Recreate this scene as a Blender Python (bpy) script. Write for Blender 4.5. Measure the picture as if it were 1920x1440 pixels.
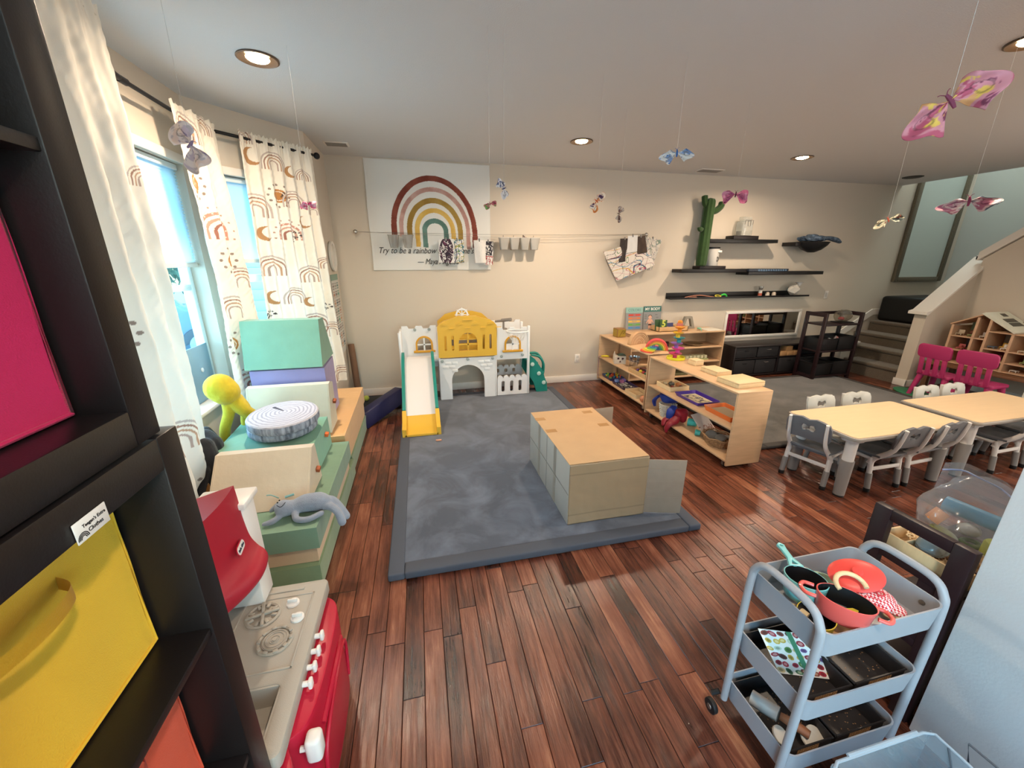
import bpy, bmesh, math, random
import numpy as np
from mathutils import Vector, Matrix, Euler
from math import sin, cos, pi, radians as R

for o in list(bpy.data.objects): bpy.data.objects.remove(o)
random.seed(7)
SC = bpy.context.scene
COL = SC.collection

# ---------------------------------------------------------------- camera
cd = bpy.data.cameras.new('camera'); cam = bpy.data.objects.new('camera', cd); COL.objects.link(cam)
cd.sensor_width = 36.0; cd.lens = 735.0/1920*36.0; cd.clip_start = 0.02; cd.clip_end = 200
cam.location = (0, 0, 1.60); cam.rotation_euler = (R(90-17.5), 0, R(-13.0))
SC.camera = cam

# ---------------------------------------------------------------- world, exposure
SC.view_settings.view_transform = 'Standard'; SC.view_settings.look = 'None'
SC.view_settings.gamma = 1.0; SC.view_settings.use_curve_mapping = False
SC.view_settings.exposure = 0.75
wd = bpy.data.worlds.new('sky'); SC.world = wd; wd.use_nodes = True
wn = wd.node_tree.nodes; wl = wd.node_tree.links; wn.clear()
wo = wn.new('ShaderNodeOutputWorld'); wb = wn.new('ShaderNodeBackground'); sk = wn.new('ShaderNodeTexSky')
sk.sky_type = 'NISHITA'; sk.sun_elevation = R(38); sk.sun_rotation = R(100); sk.sun_disc = False
sk.air_density = 1.6; sk.dust_density = 1.0; sk.ozone_density = 2.5
wb.inputs[1].default_value = 0.75
wl.new(sk.outputs[0], wb.inputs[0]); wl.new(wb.outputs[0], wo.inputs[0])

def area(name, loc, rot, sx, sy, power, color, spread=180):
    l = bpy.data.lights.new(name, 'AREA'); l.shape = 'RECTANGLE'; l.size = sx; l.size_y = sy
    l.energy = power; l.color = color; l.spread = R(spread)
    o = bpy.data.objects.new(name, l); COL.objects.link(o); o.location = loc; o.rotation_euler = rot; o.visible_camera = False
    return o
DAY = (0.74, 0.88, 1.0)
# daylight entering by the two bay windows, the left rear window and from above the stairs; added fill behind and right
area('daylight_window', (-1.64, 2.65, 1.15), (0, R(-90), 0), 1.1, 1.2, 16, DAY)
area('daylight_bay', (-1.32, 3.98, 1.15), (R(90), 0, R(-138)), 0.55, 1.1, 8, DAY)
area('fill_rear', (0.9, -2.92, 1.35), (R(90), 0, R(180)), 3.0, 1.9, 190, (0.80, 0.89, 1.0))  # unseen fill lamp set in the added rear window
area('daylight_side', (-1.01, -1.95, 1.35), (0, R(-90), 0), 1.5, 1.4, 85, (0.66, 0.81, 1.0))
area('daylight_stairwell', (8.1, 4.2, 4.9), (0, 0, 0), 1.6, 1.2, 46, (0.90, 1.0, 0.96))
area('fill_right', (6.75, 0.2, 1.5), (0, R(90), 0), 1.6, 2.2, 55, (1.0, 0.90, 0.78))  # unseen warm fill lamp before the solid right wall, which has no opening

# ---------------------------------------------------------------- materials
MC = {}
def lin(c):
    if isinstance(c, str):
        c = c.lstrip('#'); c = [int(c[i:i+2], 16)/255 for i in (0, 2, 4)]
        c = [((x+0.055)/1.055)**2.4 if x > 0.04045 else x/12.92 for x in c]
    return (c[0], c[1], c[2], 1.0)
def mat(name, color='#888888', rough=0.5, metal=0.0, var=0.0, vs=20.0, bump=0.0, bs=150.0, trans=0.0, alpha=1.0, emit=0.0, ior=1.45,
        sss=0.0, sheen=0.0, coat=0.0, attr=None, stretch=None, color2=None, spec=None):
    if name in MC: return MC[name]
    m = bpy.data.materials.new(name); m.use_nodes = True; MC[name] = m
    nt = m.node_tree; n = nt.nodes; l = nt.links; b = n['Principled BSDF']
    b.inputs['Base Color'].default_value = lin(color); b.inputs['Roughness'].default_value = rough
    b.inputs['Metallic'].default_value = metal; b.inputs['IOR'].default_value = ior
    if trans: b.inputs['Transmission Weight'].default_value = trans
    if alpha < 1: b.inputs['Alpha'].default_value = alpha
    if sheen: b.inputs['Sheen Weight'].default_value = sheen; b.inputs['Sheen Roughness'].default_value = 0.4
    if coat: b.inputs['Coat Weight'].default_value = coat; b.inputs['Coat Roughness'].default_value = 0.12
    if spec is not None: b.inputs['Specular IOR Level'].default_value = spec
    if emit: b.inputs['Emission Color'].default_value = lin(color); b.inputs['Emission Strength'].default_value = emit
    tc = n.new('ShaderNodeTexCoord'); src = tc.outputs['Object']
    if stretch:
        mp = n.new('ShaderNodeMapping'); mp.inputs['Scale'].default_value = stretch; l.new(src, mp.inputs[0]); src = mp.outputs[0]
    base = None
    if attr:
        a = n.new('ShaderNodeAttribute'); a.attribute_name = attr; base = a.outputs['Color']; l.new(base, b.inputs['Base Color'])
    if var or color2:
        t = n.new('ShaderNodeTexNoise'); t.inputs['Scale'].default_value = vs; t.inputs['Detail'].default_value = 6
        l.new(src, t.inputs['Vector'])
        if color2:
            cr = n.new('ShaderNodeValToRGB'); cr.color_ramp.elements[0].position = 0.35; cr.color_ramp.elements[1].position = 0.68
            cr.color_ramp.elements[0].color = lin(color); cr.color_ramp.elements[1].color = lin(color2)
            l.new(t.outputs['Fac'], cr.inputs[0]); l.new(cr.outputs[0], b.inputs['Base Color'])
        else:
            hs = n.new('ShaderNodeHueSaturation'); mr = n.new('ShaderNodeMapRange')
            mr.inputs['From Min'].default_value = 0.25; mr.inputs['From Max'].default_value = 0.75
            mr.inputs['To Min'].default_value = 1-var; mr.inputs['To Max'].default_value = 1+var
            l.new(t.outputs['Fac'], mr.inputs['Value']); l.new(mr.outputs[0], hs.inputs['Value'])
            if base: l.new(base, hs.inputs['Color'])
            else: hs.inputs['Color'].default_value = lin(color)
            l.new(hs.outputs[0], b.inputs['Base Color'])
    if bump:
        t2 = n.new('ShaderNodeTexNoise'); t2.inputs['Scale'].default_value = bs; t2.inputs['Detail'].default_value = 4
        l.new(src, t2.inputs['Vector'])
        bp = n.new('ShaderNodeBump'); bp.inputs['Strength'].default_value = bump; bp.inputs['Distance'].default_value = 0.004
        l.new(t2.outputs['Fac'], bp.inputs['Height']); l.new(bp.outputs[0], b.inputs['Normal'])
    return m

def floor_mat():
    m = bpy.data.materials.new('walnut_planks'); m.use_nodes = True; nt = m.node_tree; n = nt.nodes; l = nt.links; b = n['Principled BSDF']
    geo = n.new('ShaderNodeNewGeometry'); sp = n.new('ShaderNodeSeparateXYZ'); l.new(geo.outputs['Position'], sp.inputs[0])
    def M(op, a, bb=None, c=None):
        k = n.new('ShaderNodeMath'); k.operation = op
        for i, v in enumerate((a, bb, c)):
            if v is None: continue
            if isinstance(v, (int, float)): k.inputs[i].default_value = v
            else: l.new(v, k.inputs[i])
        return k.outputs[0]
    W, L = 0.083, 0.78
    xs = M('DIVIDE', sp.outputs[0], W); col = M('FLOOR', xs); fx = M('FRACT', xs)
    wn1 = n.new('ShaderNodeTexWhiteNoise'); wn1.noise_dimensions = '1D'; l.new(col, wn1.inputs['W'])
    ys = M('ADD', M('DIVIDE', sp.outputs[1], L), M('MULTIPLY', wn1.outputs['Value'], 7.31)); row = M('FLOOR', ys); fy = M('FRACT', ys)
    cb = n.new('ShaderNodeCombineXYZ'); l.new(col, cb.inputs[0]); l.new(row, cb.inputs[1])
    wn2 = n.new('ShaderNodeTexWhiteNoise'); wn2.noise_dimensions = '2D'; l.new(cb.outputs[0], wn2.inputs['Vector'])
    # grain
    off = n.new('ShaderNodeVectorMath'); off.operation = 'SCALE'; l.new(wn2.outputs['Color'], off.inputs[0]); off.inputs['Scale'].default_value = 9
    ad = n.new('ShaderNodeVectorMath'); ad.operation = 'ADD'; l.new(geo.outputs['Position'], ad.inputs[0]); l.new(off.outputs[0], ad.inputs[1])
    mp = n.new('ShaderNodeMapping'); mp.inputs['Scale'].default_value = (26, 1.6, 1); l.new(ad.outputs[0], mp.inputs[0])
    gr = n.new('ShaderNodeTexNoise'); gr.inputs['Scale'].default_value = 2.6; gr.inputs['Detail'].default_value = 9; gr.inputs['Roughness'].default_value = 0.68; gr.inputs['Distortion'].default_value = 0.6
    l.new(mp.outputs[0], gr.inputs['Vector'])
    mp2 = n.new('ShaderNodeMapping'); mp2.inputs['Scale'].default_value = (9, 2.2, 1); l.new(ad.outputs[0], mp2.inputs[0])
    bl = n.new('ShaderNodeTexNoise'); bl.inputs['Scale'].default_value = 1.1; bl.inputs['Detail'].default_value = 5; l.new(mp2.outputs[0], bl.inputs['Vector'])
    f = M('ADD', M('MULTIPLY', gr.outputs['Fac'], 0.52), M('MULTIPLY', bl.outputs['Fac'], 0.62)); f = M('ADD', f, M('MULTIPLY', M('SUBTRACT', wn2.outputs['Value'], 0.5), 0.20))
    cr = n.new('ShaderNodeValToRGB'); e = cr.color_ramp.elements
    e[0].position = 0.38; e[0].color = lin('#2f1911'); e[1].position = 0.88; e[1].color = lin('#a87658')
    for p, c in ((0.49, '#4a271c'), (0.60, '#663929'), (0.71, '#7e4b37')):
        q = e.new(p); q.color = lin(c)
    l.new(f, cr.inputs[0])
    # seams
    dx = M('MULTIPLY', M('MINIMUM', fx, M('SUBTRACT', 1, fx)), W); dy = M('MULTIPLY', M('MINIMUM', fy, M('SUBTRACT', 1, fy)), L)
    d = M('MINIMUM', dx, dy); seam = M('MINIMUM', M('DIVIDE', d, 0.0022), 1.0)
    mx = n.new('ShaderNodeMix'); mx.data_type = 'RGBA'; l.new(seam, mx.inputs['Factor']); mx.inputs['A'].default_value = lin('#1a0a07'); l.new(cr.outputs[0], mx.inputs['B'])
    l.new(mx.outputs['Result'], b.inputs['Base Color'])
    rr = n.new('ShaderNodeMapRange'); rr.inputs['To Min'].default_value = 0.08; rr.inputs['To Max'].default_value = 0.30; l.new(gr.outputs['Fac'], rr.inputs['Value']); l.new(rr.outputs[0], b.inputs['Roughness'])
    h = M('ADD', M('MULTIPLY', seam, 0.5), M('ADD', M('MULTIPLY', gr.outputs['Fac'], 0.55), M('MULTIPLY', bl.outputs['Fac'], 0.9)))
    bp = n.new('ShaderNodeBump'); bp.inputs['Strength'].default_value = 0.8; bp.inputs['Distance'].default_value = 0.007; l.new(h, bp.inputs['Height']); l.new(bp.outputs[0], b.inputs['Normal'])
    return m

def glass(name, color='#ffffff', alpha=0.25, rough=0.05):
    # thin clear sheet: mostly see-through with a glossy surface
    if name in MC: return MC[name]
    m = bpy.data.materials.new(name); m.use_nodes = True; MC[name] = m
    n = m.node_tree.nodes; l = m.node_tree.links; n.clear()
    out = n.new('ShaderNodeOutputMaterial'); tr = n.new('ShaderNodeBsdfTransparent'); gl = n.new('ShaderNodeBsdfGlossy'); df = n.new('ShaderNodeBsdfDiffuse')
    tr.inputs[0].default_value = lin(color); gl.inputs['Roughness'].default_value = rough; df.inputs[0].default_value = lin(color)
    lw = n.new("ShaderNodeLayerWeight"); pw = n.new("ShaderNodeMath"); pw.operation = "POWER"; pw.inputs[1].default_value = 5.0; fr = n.new("ShaderNodeMath"); fr.operation = "MULTIPLY_ADD"; fr.inputs[1].default_value = 0.7; fr.inputs[2].default_value = 0.04; l.new(lw.outputs["Facing"], pw.inputs[0]); l.new(pw.outputs[0], fr.inputs[0])
    m1 = n.new('ShaderNodeMixShader'); m1.inputs[0].default_value = alpha; l.new(tr.outputs[0], m1.inputs[1]); l.new(df.outputs[0], m1.inputs[2])
    m2 = n.new('ShaderNodeMixShader'); l.new(fr.outputs[0], m2.inputs[0]); l.new(m1.outputs[0], m2.inputs[1]); l.new(gl.outputs[0], m2.inputs[2])
    l.new(m2.outputs[0], out.inputs[0])
    return m

# ---------------------------------------------------------------- mesh helpers
WM = {}                                              # world matrix of every empty / part built so far
def NB(): return bmesh.new()
def merge(bm, t, M=None, mi=0):
    if M is not None: bmesh.ops.transform(t, matrix=M, verts=t.verts)
    off = {}
    for v in t.verts: off[v] = bm.verts.new(v.co)
    for f in t.faces:
        try:
            g = bm.faces.new([off[v] for v in f.verts]); g.material_index = mi; g.smooth = f.smooth
        except ValueError: pass
    t.free(); return bm
def TRS(loc=(0,0,0), rot=(0,0,0), sc=(1,1,1)):
    return Matrix.Translation(loc) @ Euler(rot).to_matrix().to_4x4() @ Matrix.Diagonal((*sc, 1))
def box(bm, x0, x1, y0, y1, z0, z1, r=0.0, seg=2, M=None, mi=0):
    t = bmesh.new(); bmesh.ops.create_cube(t, size=1)
    bmesh.ops.transform(t, matrix=TRS(((x0+x1)/2, (y0+y1)/2, (z0+z1)/2), (0,0,0), (abs(x1-x0), abs(y1-y0), abs(z1-z0))), verts=t.verts)
    if r:
        r = min(r, 0.49*min(abs(x1-x0), abs(y1-y0), abs(z1-z0)))
        bmesh.ops.bevel(t, geom=t.edges[:], offset=r, segments=seg, profile=0.5, affect='EDGES')
    return merge(bm, t, M, mi)
def cyl(bm, p, r, h, seg=24, r2=None, axis='Z', bev=0.0, M=None, mi=0):
    t = bmesh.new(); bmesh.ops.create_cone(t, cap_ends=True, segments=seg, radius1=r, radius2=r if r2 is None else r2, depth=h)
    bmesh.ops.translate(t, vec=(0,0,h/2), verts=t.verts)
    if bev:
        es = [e for e in t.edges if all(len(f.verts) > 4 or True for f in e.link_faces) and abs(e.verts[0].co.z-e.verts[1].co.z) < 1e-5]
        bmesh.ops.bevel(t, geom=es, offset=bev, segments=2, profile=0.5, affect='EDGES')
    rot = {'Z': (0,0,0), 'X': (0,R(90),0), 'Y': (R(-90),0,0)}[axis]
    bmesh.ops.transform(t, matrix=TRS(p, rot), verts=t.verts)
    return merge(bm, t, M, mi)
def ball(bm, p, r, sc=(1,1,1), rot=(0,0,0), u=20, v=12, M=None, mi=0):
    t = bmesh.new(); bmesh.ops.create_uvsphere(t, u_segments=u, v_segments=v, radius=r)
    bmesh.ops.transform(t, matrix=TRS(p, rot, sc), verts=t.verts)
    return merge(bm, t, M, mi)
def smooth_path(pts, n=8):
    P = [Vector(p) for p in pts]; out = []
    for i in range(len(P)-1):
        a = P[max(i-1, 0)]; b = P[i]; c = P[i+1]; d = P[min(i+2, len(P)-1)]
        for k in range(n):
            t = k/n; out.append(0.5*((2*b)+(c-a)*t+(2*a-5*b+4*c-d)*t*t+(3*b-a-3*c+d)*t**3))
    out.append(P[-1]); return out
def tube(bm, pts, r, seg=10, smooth=0, cap=True, closed=False, flat=1.0, M=None, mi=0):
    P = smooth_path(pts, smooth) if smooth else [Vector(p) for p in pts]
    n = len(P); rs = r if isinstance(r, (list, tuple)) else [r]*n
    if len(rs) != n: rs = [rs[min(len(rs)-1, int(i/(n-1)*(len(rs)-1)))]*(1-((i/(n-1)*(len(rs)-1)) % 1)) + rs[min(len(rs)-1, int(i/(n-1)*(len(rs)-1))+1)]*((i/(n-1)*(len(rs)-1)) % 1) for i in range(n)]
    t = bmesh.new(); rings = []; up = None
    for i in range(n):
        a = P[i-1] if (i > 0 or closed) else P[i]; b = P[(i+1) % n] if (i < n-1 or closed) else P[i]
        d = (b-a).normalized()
        if up is None:
            up = Vector((0,0,1)) if abs(d.z) < 0.9 else Vector((0,1,0))
        s = d.cross(up).normalized(); up = s.cross(d).normalized()
        rings.append([t.verts.new(P[i] + (s*cos(2*pi*k/seg)*rs[i] + up*sin(2*pi*k/seg)*rs[i]*flat)) for k in range(seg)])
    for i in range(n if closed else n-1):
        A = rings[i]; B = rings[(i+1) % n]
        for k in range(seg): f = t.faces.new((A[k], A[(k+1) % seg], B[(k+1) % seg], B[k])); f.smooth = True
    if cap and not closed: t.faces.new(rings[0][::-1]); t.faces.new(rings[-1])
    bmesh.ops.recalc_face_normals(t, faces=t.faces)
    return merge(bm, t, M, mi)
def lathe(bm, prof, p=(0,0,0), seg=28, sc=(1,1,1), rot=(0,0,0), M=None, mi=0, cap=False):
    t = bmesh.new(); rings = []
    for (r, z) in prof: rings.append([t.verts.new((r*cos(2*pi*k/seg), r*sin(2*pi*k/seg), z)) for k in range(seg)])
    for A, B in zip(rings, rings[1:]):
        for k in range(seg): f = t.faces.new((A[k], A[(k+1) % seg], B[(k+1) % seg], B[k])); f.smooth = True
    if cap: t.faces.new(rings[0][::-1]); t.faces.new(rings[-1])
    bmesh.ops.remove_doubles(t, verts=t.verts, dist=1e-5)
    bmesh.ops.recalc_face_normals(t, faces=t.faces)
    bmesh.ops.transform(t, matrix=TRS(p, rot, sc), verts=t.verts)
    return merge(bm, t, M, mi)
def prism(bm, poly, h, holes=(), M=None, mi=0, bev=0.0):
    """polygon in XY extruded by h along Z (holes cut out); M places it"""
    t = bmesh.new(); loops = []
    for lp in [poly]+list(holes):
        vs = [t.verts.new((x, y, 0)) for x, y in lp]
        for i in range(len(vs)): t.edges.new((vs[i], vs[(i+1) % len(vs)]))
        loops.append(vs)
    if holes:
        bmesh.ops.triangle_fill(t, use_beauty=True, use_dissolve=False, edges=t.edges[:])
        # drop faces inside holes
        def inside(pt, lp):
            c = False; j = len(lp)-1
            for i in range(len(lp)):
                xi, yi = lp[i]; xj, yj = lp[j]
                if (yi > pt[1]) != (yj > pt[1]) and pt[0] < (xj-xi)*(pt[1]-yi)/(yj-yi)+xi: c = not c
                j = i
            return c
        bad = [f for f in t.faces if any(inside(f.calc_center_median()[:2], h_) for h_ in holes) or not inside(f.calc_center_median()[:2], poly)]
        bmesh.ops.delete(t, geom=bad, context='FACES_ONLY')
    else: t.faces.new(loops[0])
    bmesh.ops.recalc_face_normals(t, faces=t.faces)
    fs = t.faces[:]
    r = bmesh.ops.extrude_face_region(t, geom=fs)
    nv = [v for v in r['geom'] if isinstance(v, bmesh.types.BMVert)]
    bmesh.ops.translate(t, vec=(0, 0, h), verts=nv)
    bmesh.ops.recalc_face_normals(t, faces=t.faces)
    if bev:
        es = [e for e in t.edges if len(e.link_faces) == 2 and e.calc_face_angle(0) > 0.9]
        bmesh.ops.bevel(t, geom=es, offset=bev, segments=2, profile=0.5, affect='EDGES')
    return merge(bm, t, M, mi)
def XZ(y=0): return Matrix(((1,0,0,0),(0,0,-1,y),(0,1,0,0),(0,0,0,1)))     # poly (x,z), thickness goes to -y
def YZ(x=0): return Matrix(((0,0,1,x),(1,0,0,0),(0,1,0,0),(0,0,0,1)))     # poly (y,z), thickness goes to +x
def arc(cx, cy, r, a0, a1, n=16, ry=None):
    ry = r if ry is None else ry
    return [(cx+r*cos(R(a0+(a1-a0)*i/n)), cy+ry*sin(R(a0+(a1-a0)*i/n))) for i in range(n+1)]
def rrect(x0, x1, y0, y1, r, n=5):
    return arc(x1-r, y0+r, r, -90, 0, n)+arc(x1-r, y1-r, r, 0, 90, n)+arc(x0+r, y1-r, r, 90, 180, n)+arc(x0+r, y0+r, r, 180, 270, n)
def circ(cx, cy, r, n=24, ry=None): return arc(cx, cy, r, 0, 360, n, ry)[:-1]

def empty(name, label, cat, loc, rz=0, group=None):
    o = bpy.data.objects.new(name, None); COL.objects.link(o); o.empty_display_size = 0.05
    o.location = loc; o.rotation_euler = (0, 0, rz); o['label'] = label; o['category'] = cat
    if group: o['group'] = group
    WM[o] = TRS(loc, (0, 0, rz)); return o
def obj(name, bm, m, parent=None, label=None, cat=None, group=None, kind=None, ang=35, local=False, origin=None):
    """link bm as ONE mesh; coordinates are world ones unless local=True (then they are the parent's)"""
    me = bpy.data.meshes.new(name)
    if parent is not None:
        if not local: bmesh.ops.transform(bm, matrix=WM[parent].inverted(), verts=bm.verts)
        W = WM[parent].copy(); loc = Vector((0,0,0))
    else:
        xs = [v.co for v in bm.verts]
        loc = Vector(origin) if origin else Vector(((min(c.x for c in xs)+max(c.x for c in xs))/2, (min(c.y for c in xs)+max(c.y for c in xs))/2, min(c.z for c in xs)))
        bmesh.ops.translate(bm, vec=-loc, verts=bm.verts); W = Matrix.Translation(loc)
    for f in bm.faces: f.smooth = True
    bm.to_mesh(me); bm.free()
    me.set_sharp_from_angle(angle=R(ang))
    for q in (m if isinstance(m, (list, tuple)) else [m]): me.materials.append(q)
    o = bpy.data.objects.new(name, me); COL.objects.link(o)
    if parent is not None: o.parent = parent
    else: o.location = loc
    WM[o] = W
    if label: o['label'] = label
    if cat: o['category'] = cat
    if group: o['group'] = group
    if kind: o['kind'] = kind
    return o
def sep(name, bm, m, parent, **kw):
    """one object per connected piece"""
    bm.verts.ensure_lookup_table(); seen = set(); out = []
    for v0 in bm.verts:
        if v0 in seen: continue
        comp = []; q = [v0]; seen.add(v0)
        while q:
            v = q.pop(); comp.append(v)
            for e in v.link_edges:
                w = e.other_vert(v)
                if w not in seen: seen.add(w); q.append(w)
        g = NB(); mp = {v: g.verts.new(v.co) for v in comp}; fs = set(f for v in comp for f in v.link_faces)
        for f in fs: n = g.faces.new([mp[v] for v in f.verts]); n.material_index = f.material_index
        out.append(obj(name, g, m, parent, **kw))
    bm.free(); return out
def st(name, bm, m, parent=None):
    return obj(name, bm, m, parent, kind='structure')
def dup(root, loc, rz=0, label=None, group=None):
    def cp(o, par):
        c = o.copy(); COL.objects.link(c); c.parent = par
        for ch in list(o.children): cp(ch, c)
        return c
    c = cp(root, None); c.location = loc; c.rotation_euler = (0, 0, rz)
    if label: c['label'] = label
    if group: c['group'] = group
    return c
def sheet(name, nu, nv, fpos, fcol, m, parent=None, thick=0.0, **kw):
    """grid mesh; fpos(u,v)->x,y,z arrays; fcol(u,v)->rgb arrays (srgb 0..1); u,v in 0..1"""
    u, v = np.meshgrid(np.linspace(0, 1, nu), np.linspace(0, 1, nv)); u = u.ravel(); v = v.ravel()
    x, y, z = fpos(u, v); P = np.stack([x+0*u, y+0*u, z+0*u], 1)
    if parent is not None:
        Mi = np.array(WM[parent].inverted()); P = P @ Mi[:3, :3].T + Mi[:3, 3]; loc = None
    else:
        loc = np.array([(P[:,0].min()+P[:,0].max())/2, (P[:,1].min()+P[:,1].max())/2, P[:,2].min()]); P = P-loc
    i = np.arange(nu*nv).reshape(nv, nu)
    F = np.stack([i[:-1,:-1], i[:-1,1:], i[1:,1:], i[1:,:-1]], -1).reshape(-1, 4)
    me = bpy.data.meshes.new(name); me.vertices.add(len(P)); me.vertices.foreach_set('co', P.astype(np.float32).ravel())
    me.loops.add(F.size); me.loops.foreach_set('vertex_index', F.ravel().astype(np.int32))
    me.polygons.add(len(F)); me.polygons.foreach_set('loop_start', np.arange(0, F.size, 4, dtype=np.int32))
    me.polygons.foreach_set('use_smooth', np.ones(len(F), bool)); me.update(calc_edges=True); me.validate()
    c = np.clip(np.stack([q+0*u for q in fcol(u, v)], 1), 0, 1); c = np.where(c > 0.04045, ((c+0.055)/1.055)**2.4, c/12.92)
    ca = me.color_attributes.new('Col', 'FLOAT_COLOR', 'POINT'); ca.data.foreach_set('color', np.concatenate([c, np.ones((len(c), 1))], 1).astype(np.float32).ravel())
    me.materials.append(m)
    o = bpy.data.objects.new(name, me); COL.objects.link(o)
    if parent is not None: o.parent = parent; WM[o] = WM[parent].copy()
    else: o.location = loc; WM[o] = Matrix.Translation(loc)
    if thick:
        sm = o.modifiers.new('thickness', 'SOLIDIFY'); sm.thickness = thick; sm.offset = 0
    for k in ('label', 'cat', 'group', 'kind'):
        if kw.get(k): o['category' if k == 'cat' else k] = kw[k]
    return o
def hexrgb(h): h = h.lstrip('#'); return np.array([int(h[i:i+2], 16)/255 for i in (0, 2, 4)])
def noise2(u, v, s, seed=0, octs=4):
    rs = np.random.RandomState(seed); out = 0*u; a = 1.0
    for k in range(octs):
        for _ in range(3):
            th = rs.rand()*6.283; ph = rs.rand()*6.283; fr = s*(0.7+0.6*rs.rand())*(1.9**k)
            out = out + a/3*np.sin(6.283*fr*(u*np.cos(th)+v*np.sin(th))+ph)
        a *= 0.6
    return out
def txt(bm, s, size, M, mi=0, depth=0.0006, bold=0.0, shear=0.0):
    cu = bpy.data.curves.new('tx', 'FONT'); cu.body = s; cu.size = size; cu.align_x = 'CENTER'; cu.align_y = 'CENTER'; cu.extrude = depth; cu.offset = bold; cu.shear = shear; cu.resolution_u = 3
    o = bpy.data.objects.new('tx', cu); me = bpy.data.meshes.new_from_object(o)
    t = bmesh.new(); t.from_mesh(me); merge(bm, t, M, mi)
    bpy.data.objects.remove(o); bpy.data.curves.remove(cu); bpy.data.meshes.remove(me)
    return bm
# ================================================================ THE ROOM
HC = 2.64; YB = 4.88
wallm = mat('wall_paint', '#cdc1b1', 0.75, bump=0.12, bs=260)
ceilm = mat('ceiling_paint', '#d3d2d2', 0.62, bump=0.35, bs=170)
whitetrim = mat('white_trim', '#e4ddd4', 0.4)
coolwall = mat('entry_wall_paint', '#cfd0d2', 0.65, bump=0.15, bs=120)
frame_w = mat('window_vinyl', '#dfe8ea', 0.35)
pane = glass('window_glass', '#d8f4fb', 0.0, 0.02)

bm = NB(); box(bm, -1.62, 8.5, -3.1, 5.0, -0.1, 0.0); st('floor', bm, floor_mat())
bm = NB(); prism(bm, [(-0.97, -3.1), (6.97, -3.1), (6.97, 4.98), (-0.95, 4.98), (-0.95, 4.15), (-1.6, 3.5), (-1.6, 1.2), (-0.97, 0.55)], 0.25, M=Matrix.Translation((0, 0, HC))); st('ceiling', bm, ceilm)
bm = NB(); box(bm, -0.99, 8.5, YB, YB+0.12, 0, 5.2); st('wall_back', bm, wallm)
def wallhole(bm, L, H, holes, t=0.16):
    """wall in local x (along), z up, outward +y, with rectangular holes"""
    prism(bm, [(0, 0), (L, 0), (L, H), (0, H)], t, holes=[[(a, c), (b, c), (b, d), (a, d)] for a, b, c, d in holes], M=Matrix(((1,0,0,0),(0,0,1,0),(0,1,0,0),(0,0,0,1))))
def place(bm, M): bmesh.ops.transform(bm, matrix=M, verts=bm.verts); bmesh.ops.recalc_face_normals(bm, faces=bm.faces); return bm
ML = Matrix.Translation((-1.46, 1.30, 0)) @ Matrix.Rotation(R(90), 4, 'Z')          # local x -> +Y, local y -> -X
MNB = Matrix.Translation((-0.87, 0.64, 0)) @ Matrix.Rotation(math.atan2(0.66, -0.59), 4, 'Z'); MLR = Matrix.Translation((-0.87, -3.0, 0)) @ Matrix.Rotation(R(90), 4, 'Z')
MBAY = Matrix.Translation((-1.46, 3.45, 0)) @ Matrix.Rotation(math.atan2(0.66, 0.59), 4, 'Z')
bm = NB(); wallhole(bm, 2.15, HC, [(0.70, 2.00, 0.64, 2.20)]); st('wall_left', place(bm, ML), wallm)
bm = NB(); wallhole(bm, 0.885, HC, []); st('wall_bay_near', place(bm, MNB), wallm)
bm = NB(); wallhole(bm, 3.64, HC, [(0.3, 1.8, 0.6, 2.1)], 0.12); st('wall_rear_left', place(bm, MLR), wallm)
bm = NB(); wallhole(bm, 0.886, HC, [(0.10, 0.80, 0.64, 2.20)]); st('wall_bay', place(bm, MBAY), wallm)
bm = NB(); box(bm, -0.99, -0.87, 4.11, YB, 0, HC); st('wall_corner', bm, wallm)
bm = NB(); prism(bm, [(3.66, 0), (3.66, 1.62), (2.46, HC), (-3.0, HC), (-3.0, 0)], 0.12, M=YZ(6.85)); st('wall_right', bm, wallm)
bm = NB(); prism(bm, [(6.2, 0), (6.97, 0), (6.97, 1.60), (6.2, 0.985)], 0.13, M=XZ(3.79)); st('wall_pony', bm, wallm)
bm = NB(); prism(bm, [(0, 0), (7.8, 0), (7.8, HC), (0, HC)], 0.12, holes=[[(0.9, 0.25), (3.9, 0.25), (3.9, 2.3), (0.9, 2.3)]], M=Matrix(((1,0,0,-1.0),(0,0,-1,-3.0),(0,1,0,0),(0,0,0,1)))); st('wall_front', bm, wallm)
bm = NB(); box(bm, 8.4, 8.5, 1.5, YB, 0, 5.2); box(bm, 6.97, 8.5, 1.4, 1.5, 0, 5.2); box(bm, 6.87, 6.97, 1.4, YB+.12, HC+0.25, 5.2); st('wall_stairwell', bm, mat('stairwell_paint', '#c6cac5', 0.75))
bm = NB(); box(bm, 6.87, 8.5, 1.4, YB+0.12, 5.2, 5.3); st('ceiling_stairwell', bm, ceilm)
bm = NB(); box(bm, 1.60, 2.6, -1.6, 0.625, 0, HC, 0.006); st('wall_entry', bm, coolwall)

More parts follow.
